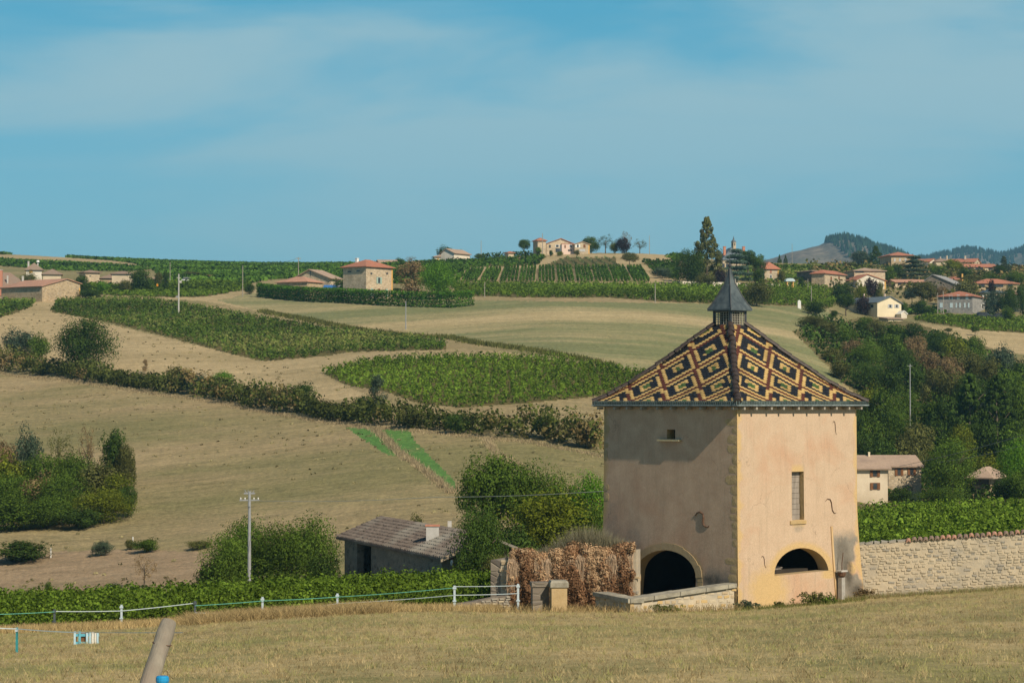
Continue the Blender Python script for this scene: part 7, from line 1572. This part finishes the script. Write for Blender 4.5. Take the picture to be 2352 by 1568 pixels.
for i, (k, u, vt, w_, Y, mt, lb) in enumerate([
 ('bush', 67, 974, 62, 262, 'grey', 'blue grey rounded tree at the top of the left copse'), ('bush', 262, 984, 66, 260, 'dark', 'dark green pointed tree at the right top of the copse'), ('bush', 292, 1008, 40, 258, 'olive', 'olive bush at the right edge of the copse top'), ('sparse', 137, 986, 62, 262, 'olive', 'thin rusty topped tree in the copse'), ('sparse', 203, 978, 50, 262, 'brown', 'second thin rusty tree left of the dark green pointed one'), ('bush', 5, 1000, 64, 262, 'brown', 'rusty bush at the left edge of the copse'),
 ('bush', 30, 1036, 100, 250, 'yellow', 'yellow green bush at the upper left of the copse'), ('bigbush', 100, 1040, 110, 249, 'mid', 'green crown in the upper middle of the copse'), ('bigbush', 168, 1036, 110, 250, 'mid', 'green crown right of the upper middle of the copse'), ('bush', 232, 1050, 90, 248, 'olive', 'olive crown under the dark green pointed tree'), ('bush', 270, 1086, 80, 243, 'yellow', 'yellow green crown at the right side of the copse'),
 ('bigbush', 15, 1085, 120, 240, 'mid', 'green crown at the left side of the copse'), ('bush', 84, 1082, 96, 242, 'brown', 'brownish grey crown in the middle of the copse'), ('bigbush', 148, 1086, 120, 240, 'mid', 'full green crown in the centre of the copse'), ('bigbush', 240, 1122, 126, 236, 'yellow', 'light green crown at the lower right of the copse'), ('bigbush', 112, 1136, 140, 235, 'mid', 'green crown at the lower middle of the copse'),
 ('bush', 30, 1146, 120, 234, 'mid', 'green crown at the lower left of the copse'), ('bush', 296, 1108, 42, 239, 'dark', 'dark crown at the far right end of the copse'), ('bush', 185, 1160, 90, 233, 'dark', 'dark low crown at the foot of the copse'),
]): T(k, u, vt, w_, Y, mt, lb, group=GL)
for a in [('bigbush', 572, 1186, 130, 163, 'mid', 'green tree directly behind the metal power pole'), ('bigbush', 650, 1200, 130, 160, 'mid', 'green tree right of the power pole'), ('bigbush', 712, 1180, 130, 164, 'mid', 'taller green tree beside the left end of the dark barn'), ('bigbush', 520, 1222, 110, 160, 'mid', 'green bush left of the power pole'), ('bush', 484, 1282, 56, 160, 'dark', 'black green bush at the left foot of the bushes by the pole'), ('bush', 740, 1260, 70, 155, 'dark', 'dark bush against the left wall of the dark barn'),
          ('big', 1130, 1044, 180, 190, 'mid', 'spreading walnut tree with bare trunk behind the dark barn'), ('bigbush', 1214, 1060, 130, 190, 'mid', 'walnut crown in the middle of the group behind the creeper wall'), ('bigbush', 1284, 1078, 110, 188, 'mid', 'walnut crown right of the middle of the group'), ('bigbush', 1352, 1084, 110, 186, 'bright', 'green tree touching the left wall of the tower'),
          ('bigbush', 1262, 1120, 220, 166, 'yellow', 'big yellow green tree behind the creeper wall'), ('bigbush', 1100, 1160, 110, 168, 'dark', 'dark green tree at the right end of the dark barn roof'), ('bigbush', 1360, 1160, 90, 165, 'mid', 'green bush between the yellow green tree and the tower'), ('bush', 1170, 1200, 110, 160, 'dark', 'dark bush below the walnut trees'), ('bush', 1096, 1250, 80, 142, 'olive', 'olive brush at the right gable of the dark barn'), ('bush', 960, 1178, 44, 176, 'olive', 'low olive brush showing over the dark barn roof')]: T(*a)
bpy_post = G(1033, Y=160); q = MB(); q.box(-.13, .13, -.13, .13, -.5, P(1033, 1196, 160).z - bpy_post.z); o = q.build('concrete_post', M_conc); o.location = bpy_post; tag(o, 'pale concrete post right behind the dark barn roof', 'post')
for a in [('bigbush', 1108, 1168, 120, 137, 'dark', 'dark green tree overhanging the right end of the dark barn'), ('bush', 1090, 1246, 90, 133, 'dark', 'dark brush in front of the right gable of the dark barn'), ('bush', 1145, 1270, 70, 131, 'olive', 'olive brush left of the creeper wall')]: T(*a)
# dark hedge on the ridge
hq = along([G(u, Y=y) for u, y in [(1112, 742), (1160, 742), (1225, 738)]], 1.0); e = empty('ridge_hedge', hq[0], 0, 'long dark hedge along the ridge left of the hilltop farm', 'hedge')
linkmesh('foliage', leafmass('foliage', [(p.x - hq[0].x, p.y - hq[0].y, p.z - hq[0].z + z) for p in hq for z in (.4, 1.2)], [(.9, .9, .7)] * (2 * len(hq)), 18, .5), L_dark, e)
# brush between the wood's trees, and beside the roads
WB = [(1830, 760), (1880, 725), (1990, 745), (2100, 755), (2200, 785), (2352, 850), (2420, 900), (2420, 1150), (1960, 1150), (1960, 900), (1915, 850)]
pts, u_, v_ = scatter(WB, 3.0, 255, 520, jit=.45); sc_ = .6 + 0.9 * rng.random(len(pts)); pts[:, 2] += sc_ * .5
stuff('undergrowth', leafmass('undergrowth', pts, np.stack([sc_ * 1.5, sc_ * 1.5, sc_ * 1.1], 1), 26, .5), L_dark, 'tangled undergrowth between the trees of the right valley', 'undergrowth')
VB_ = [(1860, 610), (2352, 618), (2420, 620), (2420, 716), (2270, 700), (2080, 690), (1990, 672), (1900, 664), (1860, 640)]
pts, u_, v_ = scatter(VB_, 6.0, 600, 960, jit=.45); sc_ = .7 + 1.3 * rng.random(len(pts)); pts[:, 2] += sc_ * .5
stuff('garden_greenery', leafmass('garden_greenery', pts, np.stack([sc_ * 1.9, sc_ * 1.9, sc_ * 1.1], 1), 16, .8), L_brush, 'low garden greenery between the village houses', 'greenery')

# ------------------------------------------------------------------ grass
def near_pts(n, Y0, Y1, u0, u1):
    Y = np.sqrt(rng.random(n) * (Y1 ** 2 - Y0 ** 2) + Y0 ** 2); u = rng.uniform(u0, u1, n); x = (u - 1176) / F * Y; return np.stack([x, Y, gz(x, Y)], 1)
b = near_pts(210000, 28, 100, -60, 2412)
pt = .5 + .5 * np.sin(b[:, 0] * .35 + 1.7 * np.sin(b[:, 1] * .11)) * np.sin(b[:, 1] * .21 + b[:, 0] * .13); pt = np.clip(pt * .75 + rng.random(len(b)) * .3, 0, 1)
kk = rng.random(len(b)) < .45 + .55 * np.sin(b[:, 0] * .8 + b[:, 1] * .3) ** 2; b = b[kk]; pt = pt[kk]
blades('meadow_grass', b, .045, .012, leafmat('meadow_blade_tuft', (0.33, 0.26, 0.13), (0.58, 0.47, 0.26), .3, (0.25, 0.24, 0.10)), 'short dry grass of the foreground meadow', 'grass', .6, tintf=lambda q: pt)
PW = [(-60, 870), (300, 905), (600, 950), (860, 992), (1100, 1012), (1400, 1055), (1400, 1280), (900, 1330), (450, 1350), (-60, 1360)]
pts, u_, v_ = scatter(PW, 2.1, 185, 420, jit=.5); kq = rng.random(len(pts)) < .22 + .25 * np.sin(pts[:, 0] * .07) * np.sin(pts[:, 1] * .06); pts = pts[kq]; sq = .6 + .8 * rng.random(len(pts)); pts[:, 2] += .06
stuff('pasture_weeds', leafmass('pasture_weeds', pts, np.stack([sq * .28, sq * .28, sq * .12], 1), 9, .16, tri=True), leafmat('pasture_weed', (0.19, 0.175, 0.08), (0.32, 0.28, 0.15), .2), 'small dark weed tufts dotted over the dry pasture', 'weeds')
PW2 = [(-60, 740), (60, 700), (160, 700), (600, 832), (760, 815), (740, 860), (850, 905), (600, 895), (250, 820), (-60, 790)]
pts, u_, v_ = scatter(PW2, 2.6, 300, 560, jit=.5); kq = rng.random(len(pts)) < .3; pts = pts[kq]; pts[:, 2] += .06
stuff('stubble_weeds', leafmass('stubble_weeds', pts, np.tile([[.3, .3, .14]], (len(pts), 1)), 8, .2, tri=True), MATS['pasture_weed'], 'sparse weed tufts on the straw slope below the stone barn', 'weeds')
# tall golden grass along the fence and walls
def band(n, u0, u1, Y0, Y1, hgt, wid, mt, label, lean=.45):
    Y = rng.uniform(Y0, Y1, n); u = rng.uniform(u0, u1, n); x = (u - 1176) / F * Y; return blades('dry_grass', np.stack([x, Y, gz(x, Y)], 1), hgt, wid, mt, label, 'grass', lean)
nt_ = 5200; c_ = near_pts(nt_, 28, 99, -60, 2412); rp = np.repeat(np.arange(nt_), 12); b = c_[rp].copy(); b[:, 0] += rng.normal(0, .05, len(b)); b[:, 1] += rng.normal(0, .07, len(b)); b[:, 2] = gz(b[:, 0], b[:, 1])
tt = np.repeat(rng.random(nt_), 12)
blades('meadow_tufts', b, .10, .014, MATS['meadow_blade_tuft'], 'scattered taller tufts of straw grass in the foreground meadow', 'grass', .5, tintf=lambda q: tt)
band(26000, -60, 1150, 93, 101.5, .28, .024, L_dry, 'tall golden grass along the tape fence')
band(20000, 430, 900, 91, 100.5, .40, .024, L_dry, 'heaped golden hay between the white posts', .9)
band(2500, 1100, 1700, 91.5, 98, .30, .025, L_dry, 'dry grass at the feet of the pillar and the parapet')
band(3500, 1940, 2420, 97, 98.9, .20, .022, L_grass, 'grass fringe at the foot of the rubble wall')
band(1500, 1690, 1985, 92.5, 95.5, .18, .022, L_olive, 'green grass fringe before the tower')

# ------------------------------------------------------------------ haze
hz = MB(); hz.box(-3500, 3500, -60, 6650, -120, 350); hm = bpy.data.materials.new('haze'); hm.use_nodes = True; hn = hm.node_tree
for n in list(hn.nodes):
    if n.type == 'BSDF_PRINCIPLED': hn.nodes.remove(n)
pv = hn.nodes.new('ShaderNodeVolumePrincipled'); pv.inputs['Color'].default_value = (0.32, 0.70, 1.0, 1); pv.inputs['Density'].default_value = 0.00010; pv.inputs['Anisotropy'].default_value = 0.0
hn.links.new(pv.outputs[0], [n for n in hn.nodes if n.type == 'OUTPUT_MATERIAL'][0].inputs['Volume'])
o = hz.build('haze', hm); tag(o, kind='stuff')
